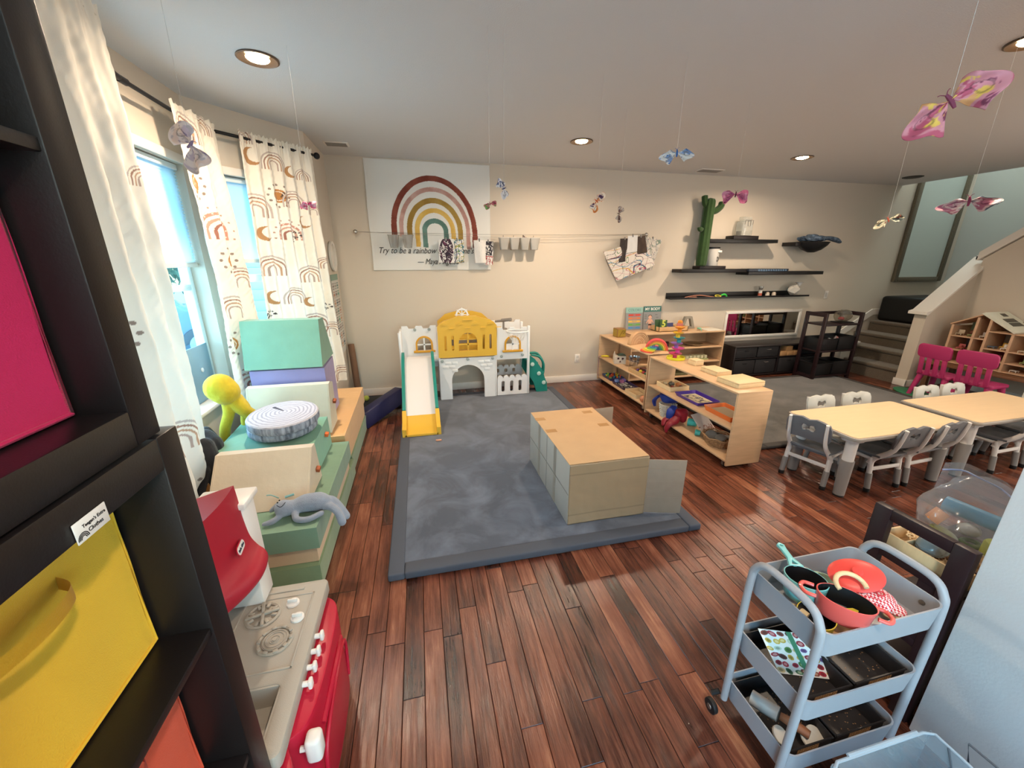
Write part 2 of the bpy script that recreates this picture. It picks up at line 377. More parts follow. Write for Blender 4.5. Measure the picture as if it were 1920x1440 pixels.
# caps and baseboards
bm = NB(); prism(bm, [(6.13, 0.95), (6.13, 0.985), (6.20, 1.0), (6.99, 1.645), (6.99, 1.605), (6.16, 0.945)], 0.20, M=XZ(3.825)); st('trim_1', bm, whitetrim)
bm = NB(); prism(bm, [(3.70, 1.60), (3.70, 1.70), (2.46, 2.76), (2.46, 2.64)], 0.19, M=YZ(6.815)); st('trim_2', bm, whitetrim)
bm = NB(); box(bm, -0.87, 6.15, YB-0.015, YB, 0, 0.09, 0.004); st('baseboard_back', bm, whitetrim)
bm = NB(); box(bm, -0.87, -0.855, 4.12, YB-0.015, 0, 0.09, 0.004)
t = NB(); box(t, 0, 0.886, -0.015, 0, 0, 0.09, 0.004); merge(bm, t, MBAY); t = NB(); box(t, 0, 2.15, -0.015, 0, 0, 0.09, 0.004); merge(bm, t, ML); t = NB(); box(t, 0, 0.885, -0.015, 0, 0, 0.09, 0.004); merge(bm, t, MNB); t = NB(); box(t, 0, 3.64, -0.015, 0, 0, 0.09, 0.004); merge(bm, t, MLR); st('baseboard_left', bm, whitetrim)
bm = NB(); box(bm, 6.835, 6.85, -3.0, 3.645, 0, 0.09, 0.004); box(bm, 6.185, 6.85, 3.645, 3.66, 0, 0.09, 0.004); box(bm, 6.185, 6.20, 3.645, 3.805, 0, 0.09, 0.004); st('baseboard_right', bm, whitetrim)

# windows: frame, meeting rail, sill, pane
def window(n, MM, a, b, c, d, parts_rail, extra=None):
    fr = NB(); y0, y1 = 0.09, 0.15; w = 0.045
    for q in ((a, a+w, c, d), (b-w, b, c, d), (a+w, b-w, c, c+w), (a+w, b-w, d-w, d)): box(fr, q[0], q[1], y0, y1, q[2], q[3], 0.005)
    for (x0, x1, z0, z1) in parts_rail: box(fr, x0, x1, y0+0.005, y1-0.005, z0, z1, 0.004)
    root = st('window_%d' % n, place(fr, MM), frame_w)
    s = NB(); box(s, a-0.03, b+0.03, -0.03, 0.10, c-0.022, c+0.004, 0.005)
    st('window_sill', place(s, MM), whitetrim, root)
    s = NB(); box(s, a-0.05, b+0.05, -0.014, 0.0, d, d+0.055, 0.004); st('window_header', place(s, MM), whitetrim, root)
    g = NB(); box(g, a+w, b-w, 0.118, 0.122, c+w, d-w); st('window_pane', place(g, MM), pane, root)
    return root
window(1, ML, 0.70, 2.00, 0.64, 2.20, [(0.70, 2.0, 1.40, 1.44)])
window(2, MBAY, 0.10, 0.80, 0.64, 2.20, [(0.1, 0.8, 1.43, 1.49), (0.56, 0.60, 0.64, 1.43)])
window(3, MLR @ Matrix.Translation((0, -0.04, 0)), 0.3, 1.8, 0.6, 2.1, [(1.03, 1.07, 0.6, 2.1)])
MF = Matrix.Translation((-1.0, -3.0, 0)) @ Matrix.Diagonal((1, -1, 1, 1))
window(4, MF, 0.9, 3.9, 0.25, 2.3, [(2.37, 2.43, 0.25, 2.3)])  # unseen window behind the camera, added to let fill light in

# cellular shades
shadem = mat('shade_fabric', '#dfe6ea', 0.8, trans=0.0)
shade_t = bpy.data.materials.new('shade_cells'); shade_t.use_nodes = True; n_ = shade_t.node_tree.nodes; l_ = shade_t.node_tree.links
n_.clear(); o_ = n_.new('ShaderNodeOutputMaterial'); d_ = n_.new('ShaderNodeBsdfDiffuse'); t_ = n_.new('ShaderNodeBsdfTranslucent'); m_ = n_.new('ShaderNodeMixShader')
d_.inputs[0].default_value = lin('#dfe6ea'); t_.inputs[0].default_value = lin('#d5ecf6'); m_.inputs[0].default_value = 0.55
l_.new(d_.outputs[0], m_.inputs[1]); l_.new(t_.outputs[0], m_.inputs[2]); l_.new(m_.outputs[0], o_.inputs[0])
def shade(MM, a, b, z0, z1, label):
    p = MM @ Vector(((a+b)/2, 0.05, z0))
    root = empty('window_shade', label, 'window shade', p, 0, 'pleated shades')
    g = NB(); n = int((z1-z0-0.06)/0.019); zs = [z1-0.03-i*(z1-z0-0.06)/n for i in range(n+1)]
    pr = []
    for i in range(n):
        pr += [(0.043, zs[i]), (0.056, (zs[i]+zs[i+1])/2)]
    pr.append((0.043, zs[-1]))
    vs = [[g.verts.new((x, y, z)) for y, z in pr] for x in (a, b)]
    for i in range(len(pr)-1): g.faces.new((vs[0][i], vs[1][i], vs[1][i+1], vs[0][i+1]))
    obj('pleats', place(g, MM), shade_t, root, ang=180)
    g = NB(); box(g, a, b, 0.03, 0.075, z1-0.035, z1, 0.004); obj('head_rail', place(g, MM), frame_w, root)
    g = NB(); box(g, a, b, 0.036, 0.068, z0, z0+0.032, 0.004); obj('bottom_rail', place(g, MM), mat('shade_rail', '#d9cfc4', 0.5), root)
shade(ML, 0.71, 1.99, 1.555, 2.195, 'white pleated shade half lowered in the left window nearest the black shelf')
shade(MBAY, 0.11, 0.79, 1.58, 2.195, 'white pleated shade half lowered in the angled window between two rainbow curtains')

# ceiling fixtures
bulb = mat('lamp_glow', '#ffd9a0', 0.4, emit=45.0)
brz = mat('lamp_trim', '#6d5c50', 0.35, metal=0.6)
def downlight(x, y, label, power=19):
    root = empty('recessed_light', label, 'ceiling light', (x, y, HC), 0, 'recessed ceiling lights')
    g = NB(); lathe(g, [(0.102, 0.0), (0.104, -0.006), (0.096, -0.009), (0.084, -0.004), (0.058, -0.002), (0.058, 0.0)], (x, y, HC)); obj('trim_ring', g, brz, root)
    g = NB(); lathe(g, [(0.0, -0.016), (0.03, -0.014), (0.05, -0.008), (0.057, -0.001)], (x, y, HC)); obj('bulb', g, bulb, root)
    l = bpy.data.lights.new('lamp', 'AREA'); l.shape = 'DISK'; l.size = 0.12; l.energy = power; l.color = (1.0, 0.80, 0.60); l.spread = R(165)
    o = bpy.data.objects.new('lamp', l); COL.objects.link(o); o.location = (x, y, HC-0.022)
for q in [(-0.765, 2.79, 'recessed ceiling light nearest the window curtains'), (1.54, 3.84, 'recessed ceiling light above the grey play mat'),
          (4.05, 3.87, 'recessed ceiling light near the floating wall shelves'), (3.05, 1.72, 'recessed ceiling light at the right edge, above the big pink butterfly')]: downlight(*q)
for x_, y_, s_ in [(3.3, -0.4, 'right'), (0.5, -0.4, 'left')]: downlight(x_, y_, 'recessed ceiling light overhead, the %s one of the two behind the photographer' % s_, 20)
g = NB(); lathe(g, [(0, -0.012), (0.085, -0.012), (0.105, -0.006), (0.108, 0)], (6.38, 4.37, HC)); obj('ceiling_speaker', g, mat('dark_grille', '#3b3a36', 0.6), label='round dark flat fixture on the ceiling near the stairs', cat='ceiling fixture')
def vent(x, y, w, d, label):
    root = empty('ceiling_vent', label, 'vent', (x, y, HC), 0)
    g = NB(); box(g, x-w/2, x+w/2, y-d/2, y+d/2, HC-0.008, HC, 0.003); obj('vent_plate', g, whitetrim, root)
    g = NB()
    for i in range(5): yy = y-d/2+0.02+i*(d-0.04)/4; box(g, x-w/2+0.02, x+w/2-0.02, yy-0.004, yy+0.004, HC-0.014, HC-0.008)
    obj('louvers', g, mat('vent_slot', '#8d867e', 0.6), root)
vent(-0.66, 4.42, 0.22, 0.13, 'small white ceiling vent near the end of the curtain rod')
vent(3.52, 4.62, 0.32, 0.14, 'long thin white ceiling vent above the back wall')

# light switch, outlets
def plate(name, label, cat, M, dup_=True):
    root = empty(name, label, cat, M.translation, 0)
    g = NB(); box(g, -0.036, 0.036, -0.006, 0, -0.058, 0.058, 0.004, M=M); obj('cover_plate', g, whitetrim, root)
    g = NB()
    if dup_:
        for s in (-1, 1): box(g, -0.017, 0.017, -0.009, -0.006, s*0.026-0.017, s*0.026+0.017, 0.003, M=M)
        obj('socket', g, mat('socket_face', '#cfc9c2', 0.5), root)
    else:
        box(g, -0.016, 0.016, -0.012, -0.006, -0.032, 0.032, 0.003, M=M); obj('switch_rocker', g, mat('socket_face', '#cfc9c2', 0.5), root)
plate('light_switch', 'white light switch on the back wall above the dark ladder shelf', 'light switch', Matrix.Translation((6.04, YB, 1.10)), False)
plate('wall_outlet', 'white outlet low on the back wall right of the play castle', 'outlet', Matrix.Translation((2.04, YB, 0.325)))
plate('wall_outlet', 'white outlet on the stair wall left of the pink chairs', 'outlet', Matrix.Translation((6.50, 3.66, 0.335)))

# stairs
carpet = mat('stair_carpet', '#665a4c', 0.95, var=0.25, vs=90, bump=0.9, bs=400, sheen=0.3)
root = empty('staircase', 'carpeted stairs climbing to a landing behind the half wall', 'stairs', (6.4, 4.3, 0))
for i in range(4):
    x0 = 6.20+0.27*i; zz = [0.20, 0.37, 0.53, 0.69][i]; g = NB()
    y1 = 4.515 if i < 1 else YB-0.02
    box(g, x0+0.025, 7.3 if i == 3 else x0+0.30, 3.795, y1, 0, zz-0.005); box(g, x0, 8.395 if i == 3 else x0+0.30, 3.797, y1, zz-0.05, zz, 0.022, 3)
    obj('stair_step', g, carpet, root)
g = NB(); prism(g, [(6.46, 0.42), (6.46, 0.53), (7.03, 0.86), (7.25, 0.86), (7.25, 0.77), (7.06, 0.77)], 0.018, M=XZ(YB)); st('trim_3', g, whitetrim)
g = NB(); box(g, 6.18, 6.44, 4.55, YB, 0.0, 0.40); st('wall_stair_newel', g, wallm)
g = NB(); box(g, 6.155, 6.47, 4.52, YB, 0.40, 0.43, 0.006); st('trim_4', g, whitetrim)
bm = NB(); box(bm, 7.10, 8.0, 4.18, 4.84, 0.69, 1.07, 0.05, 4); obj('bench', bm, mat('black_leather', '#0c0d0f', 0.42), label='black upholstered bench on the stair landing', cat='bench')
# large frame over the landing
root = empty('framed_mirror', 'very tall framed mirror on the stairwell wall above the landing', 'mirror', (7.75, YB-0.02, 1.28))
g = NB()
for q in ((7.25, 7.33, 1.28, 3.2), (8.17, 8.25, 1.28, 3.2), (7.33, 8.17, 1.28, 1.35), (7.33, 8.17, 3.13, 3.2)): box(g, q[0], q[1], YB-0.05, YB-0.001, q[2], q[3], 0.01)
obj('mirror_frame', g, mat('pewter_frame', '#6e6454', 0.4, metal=0.3, var=0.2, vs=60), root)
g = NB(); box(g, 7.33, 8.17, YB-0.02, YB-0.015, 1.35, 3.13); obj('mirror_glass', g, mat('painted_reflection', '#c6cec8', 0.35, metal=0.15), root)  # pale satin colour stands in for the mirror's reflection
g = NB(); box(g, 6.86, 6.90, 3.70, 3.74, 1.60, 1.66, 0.006); t = g
root = empty('door_sensor', 'small white sensor with a black face on top of the half wall', 'sensor', (6.88, 3.72, 1.60))
obj('sensor_body', g, whitetrim, root); g = NB(); box(g, 6.865, 6.895, 3.693, 3.70, 1.612, 1.65, 0.003); box(g, 6.853, 6.86, 3.705, 3.735, 1.612, 1.65, 0.003); obj('sensor_face', g, mat('black_plastic', '#0b0b0c', 0.3), root)

# ================================================================ OUTSIDE
bm = NB(); box(bm, -30, -1.64, -20, 30, -0.35, -0.30); obj('ground', bm, mat('pale_concrete', '#b9c4c6', 0.9, var=0.1, vs=3), kind='structure')
bm = NB(); box(bm, -1.75, 12, 5.2, 30, -0.35, -0.30); obj('ground', bm, mat('pale_concrete'), kind='structure')
# neighbour wall seen through the bay window
root = empty('house', 'pale blue-white neighbouring house wall outside the angled window', 'house', (-1.9, 11.0, -0.3))
MH = TRS((-1.0, 11.0, 0), (0, 0, R(8)))
g = NB(); box(g, -3.2, 3.2, 0, 0.2, -0.3, 3.2, M=MH); obj('house_wall', g, mat('house_siding', '#cfe4ea', 0.8), root)
g = NB()
for k in range(14): box(g, -3.2, 3.2, -0.02, 0, -0.3+k*0.25, -0.3+k*0.25+0.235, 0.004, M=MH)
obj('house_boards', g, mat('house_siding'), root)
g = NB(); box(g, -0.6, 0.9, -0.06, -0.02, 0.9, 2.0, 0.01, M=MH); obj('house_window', g, mat('house_glass', '#7fa9b5', 0.2), root)
g = NB(); box(g, -3.2, 3.2, -0.12, 0.4, 3.2, 3.4, M=MH); obj('house_eave', g, mat('white_trim'), root)
# parked car, tail towards the window
CM = TRS((-5.8, 8.9, -0.3), (0, 0, R(27)))
root = empty('car', 'dark blue parked car with a silver wheel outside the left window', 'car', (-5.8, 8.9, -0.3))
g = NB(); prism(g, [(-2.1, 0.28), (2.1, 0.28), (2.2, 0.7), (2.0, 0.92), (1.2, 1.0), (0.7, 1.42), (-1.1, 1.45), (-1.9, 1.02), (-2.2, 0.85)], 1.7, M=CM @ XZ(0.85), bev=0.06); obj('car_body', g, mat('car_paint', '#6d8aa5', 0.3, coat=0.4), root)
g = NB(); prism(g, [(1.05, 1.0), (0.66, 1.35), (-1.0, 1.38), (-1.6, 1.02)], 1.74, M=CM @ XZ(0.87)); obj('car_window', g, mat('car_glass', '#10181e', 0.1), root)
for sx in (-1.35, 1.35):
    g = NB(); cyl(g, (sx, -0.90, 0.33), 0.33, 0.22, 36, axis='Y', bev=0.04, M=CM); w_ = obj('wheel', g, mat('tyre', '#4a5560', 0.8), root)
    g = NB(); cyl(g, (sx, -0.92, 0.33), 0.2, 0.03, 30, axis='Y', M=CM)
    for k in range(5): a = 2*pi*k/5; box(g, -0.03, 0.03, -0.945, -0.92, 0.02, 0.2, M=CM @ Matrix.Translation((sx, 0, 0.33)) @ Matrix.Rotation(a, 4, 'Y'))
    obj('hubcap', g, mat('alloy', '#c9d3d8', 0.3, metal=0.7), w_)
# tree
root = empty('tree', 'leafy tree outside the left window above the parked car', 'tree', (-7.6, 14.2, -0.3))
g = NB(); tube(g, [(-7.6, 14.2, -0.3), (-7.5, 14.2, 1.0), (-7.7, 14.1, 2.2), (-7.6, 14.0, 3.4)], [0.16, 0.13, 0.1, 0.04], 10, 5)
rs = random.Random(3)
for k in range(16):
    a = rs.random()*6.28; z = 1.3+rs.random()*1.8; tube(g, [(-7.6, 14.1, z), (-7.6+cos(a)*0.9, 14.1+sin(a)*0.9, z+0.35), (-7.6+cos(a)*1.8, 14.1+sin(a)*1.8, z+0.5)], [0.05, 0.03, 0.01], 6, 4)
obj('trunk', g, mat('bark', '#4d4a44', 0.9), root)
g = NB()
for k in range(2600):
    a = rs.random()*6.28; rr = 2.4*rs.random()**0.5; z = 0.7+rs.random()*3.6
    if rr > 2.4*math.sqrt(max(0.05, 1-((z-2.5)/2.0)**2)): continue
    c = Vector((-7.6+cos(a)*rr, 14.1+sin(a)*rr, z)); M_ = Matrix.Translation(c) @ Euler((rs.random()*6, rs.random()*6, rs.random()*6)).to_matrix().to_4x4()
    vs = [g.verts.new(M_ @ Vector(p)) for p in ((-0.16, 0, 0), (0, 0.07, 0.01), (0.17, 0, 0), (0, -0.07, 0.01))]; g.faces.new(vs)
obj('foliage', g, mat('leaves', '#4f6f5a', 0.7, var=0.3, vs=2), root, ang=180)
# ================================================================ FLOOR MATS, BOX, CASTLE
def suede(name, c1, c2):
    m = mat(name, c1, 0.85, sheen=0.35, bump=0.35, bs=600)
    nt = m.node_tree; n = nt.nodes; l = nt.links; b = n['Principled BSDF']
    tc = n.new('ShaderNodeTexCoord'); t = n.new('ShaderNodeTexNoise'); t.inputs['Scale'].default_value = 3.2; t.inputs['Detail'].default_value = 7; t.inputs['Distortion'].default_value = 0.7; t.inputs['Roughness'].default_value = 0.62
    l.new(tc.outputs['Object'], t.inputs['Vector']); cr = n.new('ShaderNodeValToRGB'); cr.color_ramp.elements[0].position = 0.42; cr.color_ramp.elements[1].position = 0.66
    cr.color_ramp.elements[0].color = lin(c1); cr.color_ramp.elements[1].color = lin(c2); l.new(t.outputs['Fac'], cr.inputs[0]); l.new(cr.outputs[0], b.inputs['Base Color']); return m
matm = suede('mat_suede', '#4a505c', '#636b7a'); matm2 = suede('rug_suede', '#45433f', '#605c58')
edge = mat('mat_edge', '#484d58', 0.8, bump=0.3, bs=500)
def playmat(name, x0, x1, y0, y1, h, b, m, me, label):
    root = empty(name, label, 'play mat', ((x0+x1)/2, (y0+y1)/2, 0))
    g = NB()
    for q in ((x0, x0+b, y0, y1), (x1-b, x1, y0, y1), (x0+b, x1-b, y0, y0+b), (x0+b, x1-b, y1-b, y1)): box(g, q[0], q[1], q[2], q[3], 0.001, h, 0.010, 3)
    obj('border', g, me, root)
    g = NB(); box(g, x0+b-0.004, x1-b+0.004, y0+b-0.004, y1-b+0.004, 0.003, h-0.003, 0.008, 3); obj('mat_top', g, m, root)
playmat('play_mat', -0.26, 1.605, 1.735, 4.60, 0.045, 0.085, matm, edge, 'blue-grey padded play mat under the castle slide and cardboard box')
playmat('play_mat', 2.84, 5.75, 2.55, 4.36, 0.03, 0.07, matm2, mat('rug_edge', '#403d3b', 0.85), 'grey padded mat between the wooden shelves and the activity tables')

# cardboard box with open end flaps
card = mat('cardboard', '#c09c74', 0.75, var=0.05, vs=7, bump=0.25, bs=40)
cardg = mat('cardboard_shiny', '#9c8468', 0.42, var=0.08, vs=9, bump=0.5, bs=18)
cards = mat('cardboard_pale', '#a3a39e', 0.7, var=0.06, vs=6, bump=0.3, bs=22)
tape = mat('packing_tape', '#a67c4c', 0.25)
root = empty('cardboard_box', 'large closed-top cardboard box with open end flaps on the play mat', 'box', (1.05, 2.36, 0.045))
X0, X1, Y0, Y1, Z0, Z1 = 0.79, 1.31, 1.92, 2.77, 0.046, 0.458
g = NB(); box(g, X0, X1, Y0, Y1, Z1-0.005, Z1, 0.002); obj('top_panel', g, card, root)
g = NB(); box(g, X0, X0+0.005, Y0, Y1, Z0, Z1-0.005, 0.001); box(g, X1-0.005, X1, Y0, Y1, Z0, Z1-0.005, 0.001); sep('side_panel', g, cards, root)
g = NB(); box(g, X0+0.004, X1-0.004, Y0+0.006, Y1-0.006, Z0, Z0+0.005); box(g, X0+0.005, X1-0.005, Y1-0.006, Y1, Z0, Z1-0.005); sep('inner_panel', g, card, root)
def crinkle(x0, x1, z0, z1, y, amp, seed):
    def fp(u, v): return x0+(x1-x0)*u, y-0.004+amp*noise2(u*2, v*2, 0.5, seed)-amp*np.abs(noise2(u, v, 1.4, seed+1))*0.8, z0+(z1-z0)*v
    def fc(u, v): k = 1-0.12*(np.abs(((v*3) % 1)-0.5) < 0.012); return 0.62*k+0*u, 0.53*k, 0.42*k
    return fp, fc
cardfront = mat('cardboard_front', '#9c8468', 0.24, attr='Col', spec=0.9, bump=0.35, bs=22)
fp, fc = crinkle(X0+0.002, X1-0.002, Z0, Z1-0.004, Y0, 0.0022, 4)
sheet('front_flap', 60, 50, fp, fc, cardfront, root, thick=0.004)
MFl = TRS((X1, Y0+0.004, 0), (0, 0, R(-16)))
g = NB(); box(g, 0.0, 0.235, -0.0025, 0.0025, Z0+0.004, Z1-0.03, 0.001, M=MFl)
for zz in (0.16, 0.27, 0.36): box(g, 0.0, 0.235, -0.0038, -0.0024, zz, zz+0.004, M=MFl)
obj('side_flap', g, mat('cardboard_grey', '#9d8a78', 0.6, var=0.05, bump=0.3, bs=25), root)
MFl = TRS((X1, Y1, 0), (0, 0, R(5)))
g = NB(); box(g, 0.0, 0.20, -0.0025, 0.0025, Z0+0.09, Z1-0.02, 0.001, M=MFl); obj('rear_flap', g, mat('cardboard_grey'), root)
g = NB()
for (x, y) in ((0.83, 2.62), (0.845, 2.40), (1.25, 2.42), (1.235, 2.68)): box(g, x-0.045, x+0.03, y-0.024, y+0.024, Z1, Z1+0.001)
sep('tape_piece', g, tape, root)
g = NB(); box(g, X0-0.0008, X0, 2.5, 2.55, Z0, Z1); box(g, X0-0.0008, X0, 2.15, 2.2, Z0, Z1); sep('side_tape', g, mat('tape_grey', '#8f8c82', 0.3), root)
g = NB(); box(g, X0-0.002, X0, Y0, Y1, 0.25, 0.256); box(g, X0-0.0015, X0, 2.34, 2.346, Z0, Z1); obj('fold_crease', g, mat('crease', '#7f807c', 0.8), root)
g = NB(); tube(g, [(0.06, 3.30, 0.047), (0.085, 3.285, 0.054), (0.10, 3.30, 0.047)], 0.008, 8, 4); obj('toy_piece', g, mat('peach_plastic', '#d99a78', 0.5), label='tiny peach toy piece on the mat by the foot of the slide', cat='toy')

# ---------------- play castle
cw = mat('castle_white', '#e4e5e6', 0.42, var=0.02, vs=8); cy_ = mat('castle_yellow', '#dcae3a', 0.42); cg = mat('castle_green', '#1f8378', 0.4); cb = mat('bolt_grey', '#9aa5a3', 0.45)
cyf = mat('castle_window_yellow', '#d39a2c', 0.42)
Zm = 0.045
root = empty('play_castle', 'white and yellow plastic play castle with slide, arches and climbing side', 'play castle', (0.45, 4.40, Zm))
def panel(name, poly, y, th, holes=(), m=cw, bev=0.004, parent=None):
    g = NB(); prism(g, poly, th, holes=holes, M=XZ(y)); 
    return obj(name, g, m, parent or root)
def cren(x0, x1, z0, z1, n, d=0.03):
    """polygon with a crenellated top"""
    P = [(x0, z0), (x1, z0)]; w = (x1-x0)/(2*n-1)
    for i in range(2*n-1):
        xa = x1-i*w; xb = x1-(i+1)*w; z = z1 if i % 2 == 0 else z1-d
        P += [(xa-0.008, z), (xb+0.008, z)]
    return P
def archwin(cx, z0, w, h): return arc(cx, z0+h-w/2, w/2, 0, 180, 12)+[(cx-w/2, z0), (cx+w/2, z0)]
# back tower wall left (above slide) with window; stands a little behind the slide platform
panel('tower_wall', cren(-0.235, 0.165, 0.40, 0.885, 3), 4.62, 0.03, [archwin(0.015, 0.60, 0.155, 0.15)])
def yellow_window(cx, z0, y, w=0.155, h=0.15):
    g = NB(); o_ = arc(cx, z0+h-w/2, w/2+0.02, 0, 180, 14)+[(cx-w/2-0.02, z0), (cx+w/2+0.02, z0)]
    prism(g, o_, 0.014, holes=[archwin(cx, z0, w, h)], M=XZ(y)); box(g, cx-w/2-0.045, cx+w/2+0.045, y-0.022, y, z0-0.024, z0+0.002, 0.005)
    f = obj('window_surround', g, cyf, root)
    g = NB(); box(g, cx-0.009, cx+0.009, y-0.012, y-0.002, z0, z0+h); box(g, cx-w/2, cx+w/2, y-0.012, y-0.002, z0+h*0.42, z0+h*0.42+0.015); obj('window_bars', g, cw, f)
yellow_window(0.015, 0.60, 4.59)
g = NB()
for (x, y) in ((-0.245, 4.42), (-0.235, 4.62), (0.175, 4.42), (0.815, 4.40), (1.215, 4.40), (0.815, 4.74), (1.215, 4.74), (0.175, 4.74)): cyl(g, (x, y, Zm), 0.017, 0.80+(0.03 if x > 0.7 else 0), 14, bev=0.006)
sep('corner_post', g, cw, root)
g = NB(); box(g, -0.25, -0.225, 4.42, 4.62, 0.35, 0.86, 0.008); box(g, 0.165, 0.185, 4.44, 4.74, 0.05, 0.55, 0.006); box(g, 0.805, 0.825, 4.42, 4.74, 0.50, 0.86, 0.006); sep('side_wall', g, cw, root)
g = NB(); box(g, -0.235, 1.22, 4.42, 4.74, 0.50, 0.525, 0.006); obj('platform', g, cw, root)
# arch wall lower centre
panel('arch_wall', [(0.165, Zm), (0.30, Zm)]+[(0.30, 0.26)]+arc(0.49, 0.26, 0.19, 180, 0, 16)[1:]+[(0.68, Zm), (0.815, Zm), (0.815, 0.535), (0.165, 0.535)], 4.42, 0.035)
g = NB()
for sx, l_ in ((0.28, -1), (0.70, 1)):
    for r_ in range(3):
        for c_ in range(2):
            x = sx+l_*(-0.06+c_*0.075+(0.03 if r_ % 2 else 0)); z = 0.48-r_*0.045-(0 if r_ < 2 else 0)
            if r_ == 2 and c_ == (0 if l_ > 0 else 1): continue
            box(g, x-0.032, x+0.032, 4.380, 4.386, z-0.016, z+0.016, 0.004)
sep('brick_relief', g, cw, root)
# yellow front
top = [(0.165, 0.55), (0.83, 0.55), (0.83, 0.90), (0.80, 0.935), (0.755, 0.965), (0.66, 0.985), (0.60, 1.01), (0.39, 1.01), (0.33, 0.985), (0.24, 0.965), (0.185, 0.93), (0.165, 0.90)]
sl = [rrect(x, x+0.026, 0.63, 0.80, 0.012, 4) for x in (0.235, 0.315, 0.665, 0.745)]
aw = arc(0.50, 0.72, 0.105, 0, 180, 14)+[(0.395, 0.62), (0.605, 0.62)]
panel('yellow_wall', top, 4.42, 0.05, sl+[aw], m=cy_)
g = NB(); box(g, 0.492, 0.508, 4.375, 4.415, 0.62, 0.82); box(g, 0.395, 0.605, 4.375, 4.415, 0.685, 0.70); box(g, 0.395, 0.605, 4.375, 4.415, 0.745, 0.752)
for i in range(4): cx = 0.235+i*0.175; prism(g, arc(cx, 0.90, 0.045, 20, 160, 8), 0.008, M=XZ(4.371)); box(g, cx+0.06, cx+0.12, 4.362, 4.371, 0.875, 0.882)
box(g, 0.45, 0.55, 4.362, 4.371, 0.965, 0.975); obj('wall_relief', g, cy_, root)
panel('rear_yellow_wall', [(0.185, 0.55), (0.81, 0.55), (0.81, 0.91), (0.72, 0.99), (0.60, 1.02), (0.40, 1.02), (0.28, 0.99), (0.185, 0.91)], 4.78, 0.03, [[(0.30, 0.60), (0.70, 0.60), (0.70, 0.68), (0.30, 0.68)], [(0.30, 0.74), (0.70, 0.74), (0.70, 0.82), (0.30, 0.82)]], m=cy_)
g = NB(); lathe(g, [(0.060, -0.006), (0.072, -0.004), (0.072, 0.004), (0.060, 0.006), (0.052, 0.0), (0.060, -0.006)], (0.455, 4.50, 1.01), rot=(R(90), 0, 0))
for k in range(8): a = k*pi/4; tube(g, [(0.455, 4.5, 1.01), (0.455+cos(a)*0.082, 4.5, 1.01+sin(a)*0.082)], 0.006, 6)
obj('ships_wheel', g, cw, root)
# right tower
panel('tower_wall', cren(0.83, 1.20, 0.49, 0.865, 3), 4.42, 0.03, [archwin(1.02, 0.60, 0.155, 0.15)]); yellow_window(1.02, 0.60, 4.39)
panel('tower_wall', cren(0.83, 1.20, 0.49, 0.90, 3), 4.76, 0.03, [archwin(1.02, 0.60, 0.155, 0.15)])
def fence(y, z1, nm='picket_fence'):
    P = [(0.835, Zm+0.003), (1.205, Zm+0.003), (1.205, z1-0.03)]
    for i in range(5): P += arc(1.168-i*0.074, z1-0.03, 0.034, 0, 180, 8)
    P += [(0.835, z1-0.03)]
    panel(nm, P, y, 0.03, [rrect(x, x+0.04, 0.085, 0.225, 0.019, 5) for x in (0.885, 0.99, 1.095)])
fence(4.42, 0.285)
P_ = [(0.835, 0.20), (1.205, 0.20), (1.205, 0.30)]
for i in range(5): P_ += arc(1.168-i*0.074, 0.30, 0.034, 0, 180, 8)
panel('rear_fence', P_+[(0.835, 0.30)], 4.76, 0.03, [rrect(x, x+0.04, 0.235, 0.285, 0.015, 5) for x in (0.885, 0.99, 1.095)])
g = NB()
for x, z, y in ((0.20, 0.51, 4.38), (0.49, 0.52, 4.38), (0.78, 0.515, 4.38), (0.885, 0.53, 4.385), (1.14, 0.535, 4.385), (0.08, 0.845, 4.585), (-0.08, 0.845, 4.585)): cyl(g, (x, y-0.010, z), 0.017, 0.012, 12, axis='Y', bev=0.003)
sep('bolt', g, cb, root)
# slide
def slide_pt(s): # s 0..1 from the top to the foot: y, z
    pts = [(4.42, 0.57), (4.30, 0.565), (4.15, 0.50), (3.85, 0.30), (3.66, 0.165), (3.54, 0.09), (3.43, 0.064)]
    return pts
pts = smooth_path([(0, y, z) for y, z in slide_pt(0)], 6)
def strip(name, m, x0, x1, i0, i1, z_off, th):
    g = NB(); Q = pts[i0:i1+1]; V = []
    for p in Q: V.append([g.verts.new((x, p.y, p.z+zz)) for x, zz in ((x0, z_off), (x1, z_off), (x1, z_off+th), (x0, z_off+th))])
    for A, B in zip(V, V[1:]):
        for k in range(4): g.faces.new((A[k], A[(k+1) % 4], B[(k+1) % 4], B[k]))
    g.faces.new(V[0]); g.faces.new(V[-1][::-1]); bmesh.ops.recalc_face_normals(g, faces=g.faces)
    return obj(name, g, m, root)
N = len(pts)-1; K = 24
strip('slide_bed', mat('slide_white', '#e3dedd', 0.35), -0.205, 0.080, 0, K, -0.012, 0.012); strip('slide_foot', cy_, -0.215, 0.085, K, N, -0.018, 0.018)
for sx in (-0.235, 0.078):
    strip('slide_rail', cg, sx, sx+0.03, 3, K, -0.02, 0.085); strip('foot_rail', cy_, sx-0.004, sx+0.034, K, N, -0.02, 0.075)
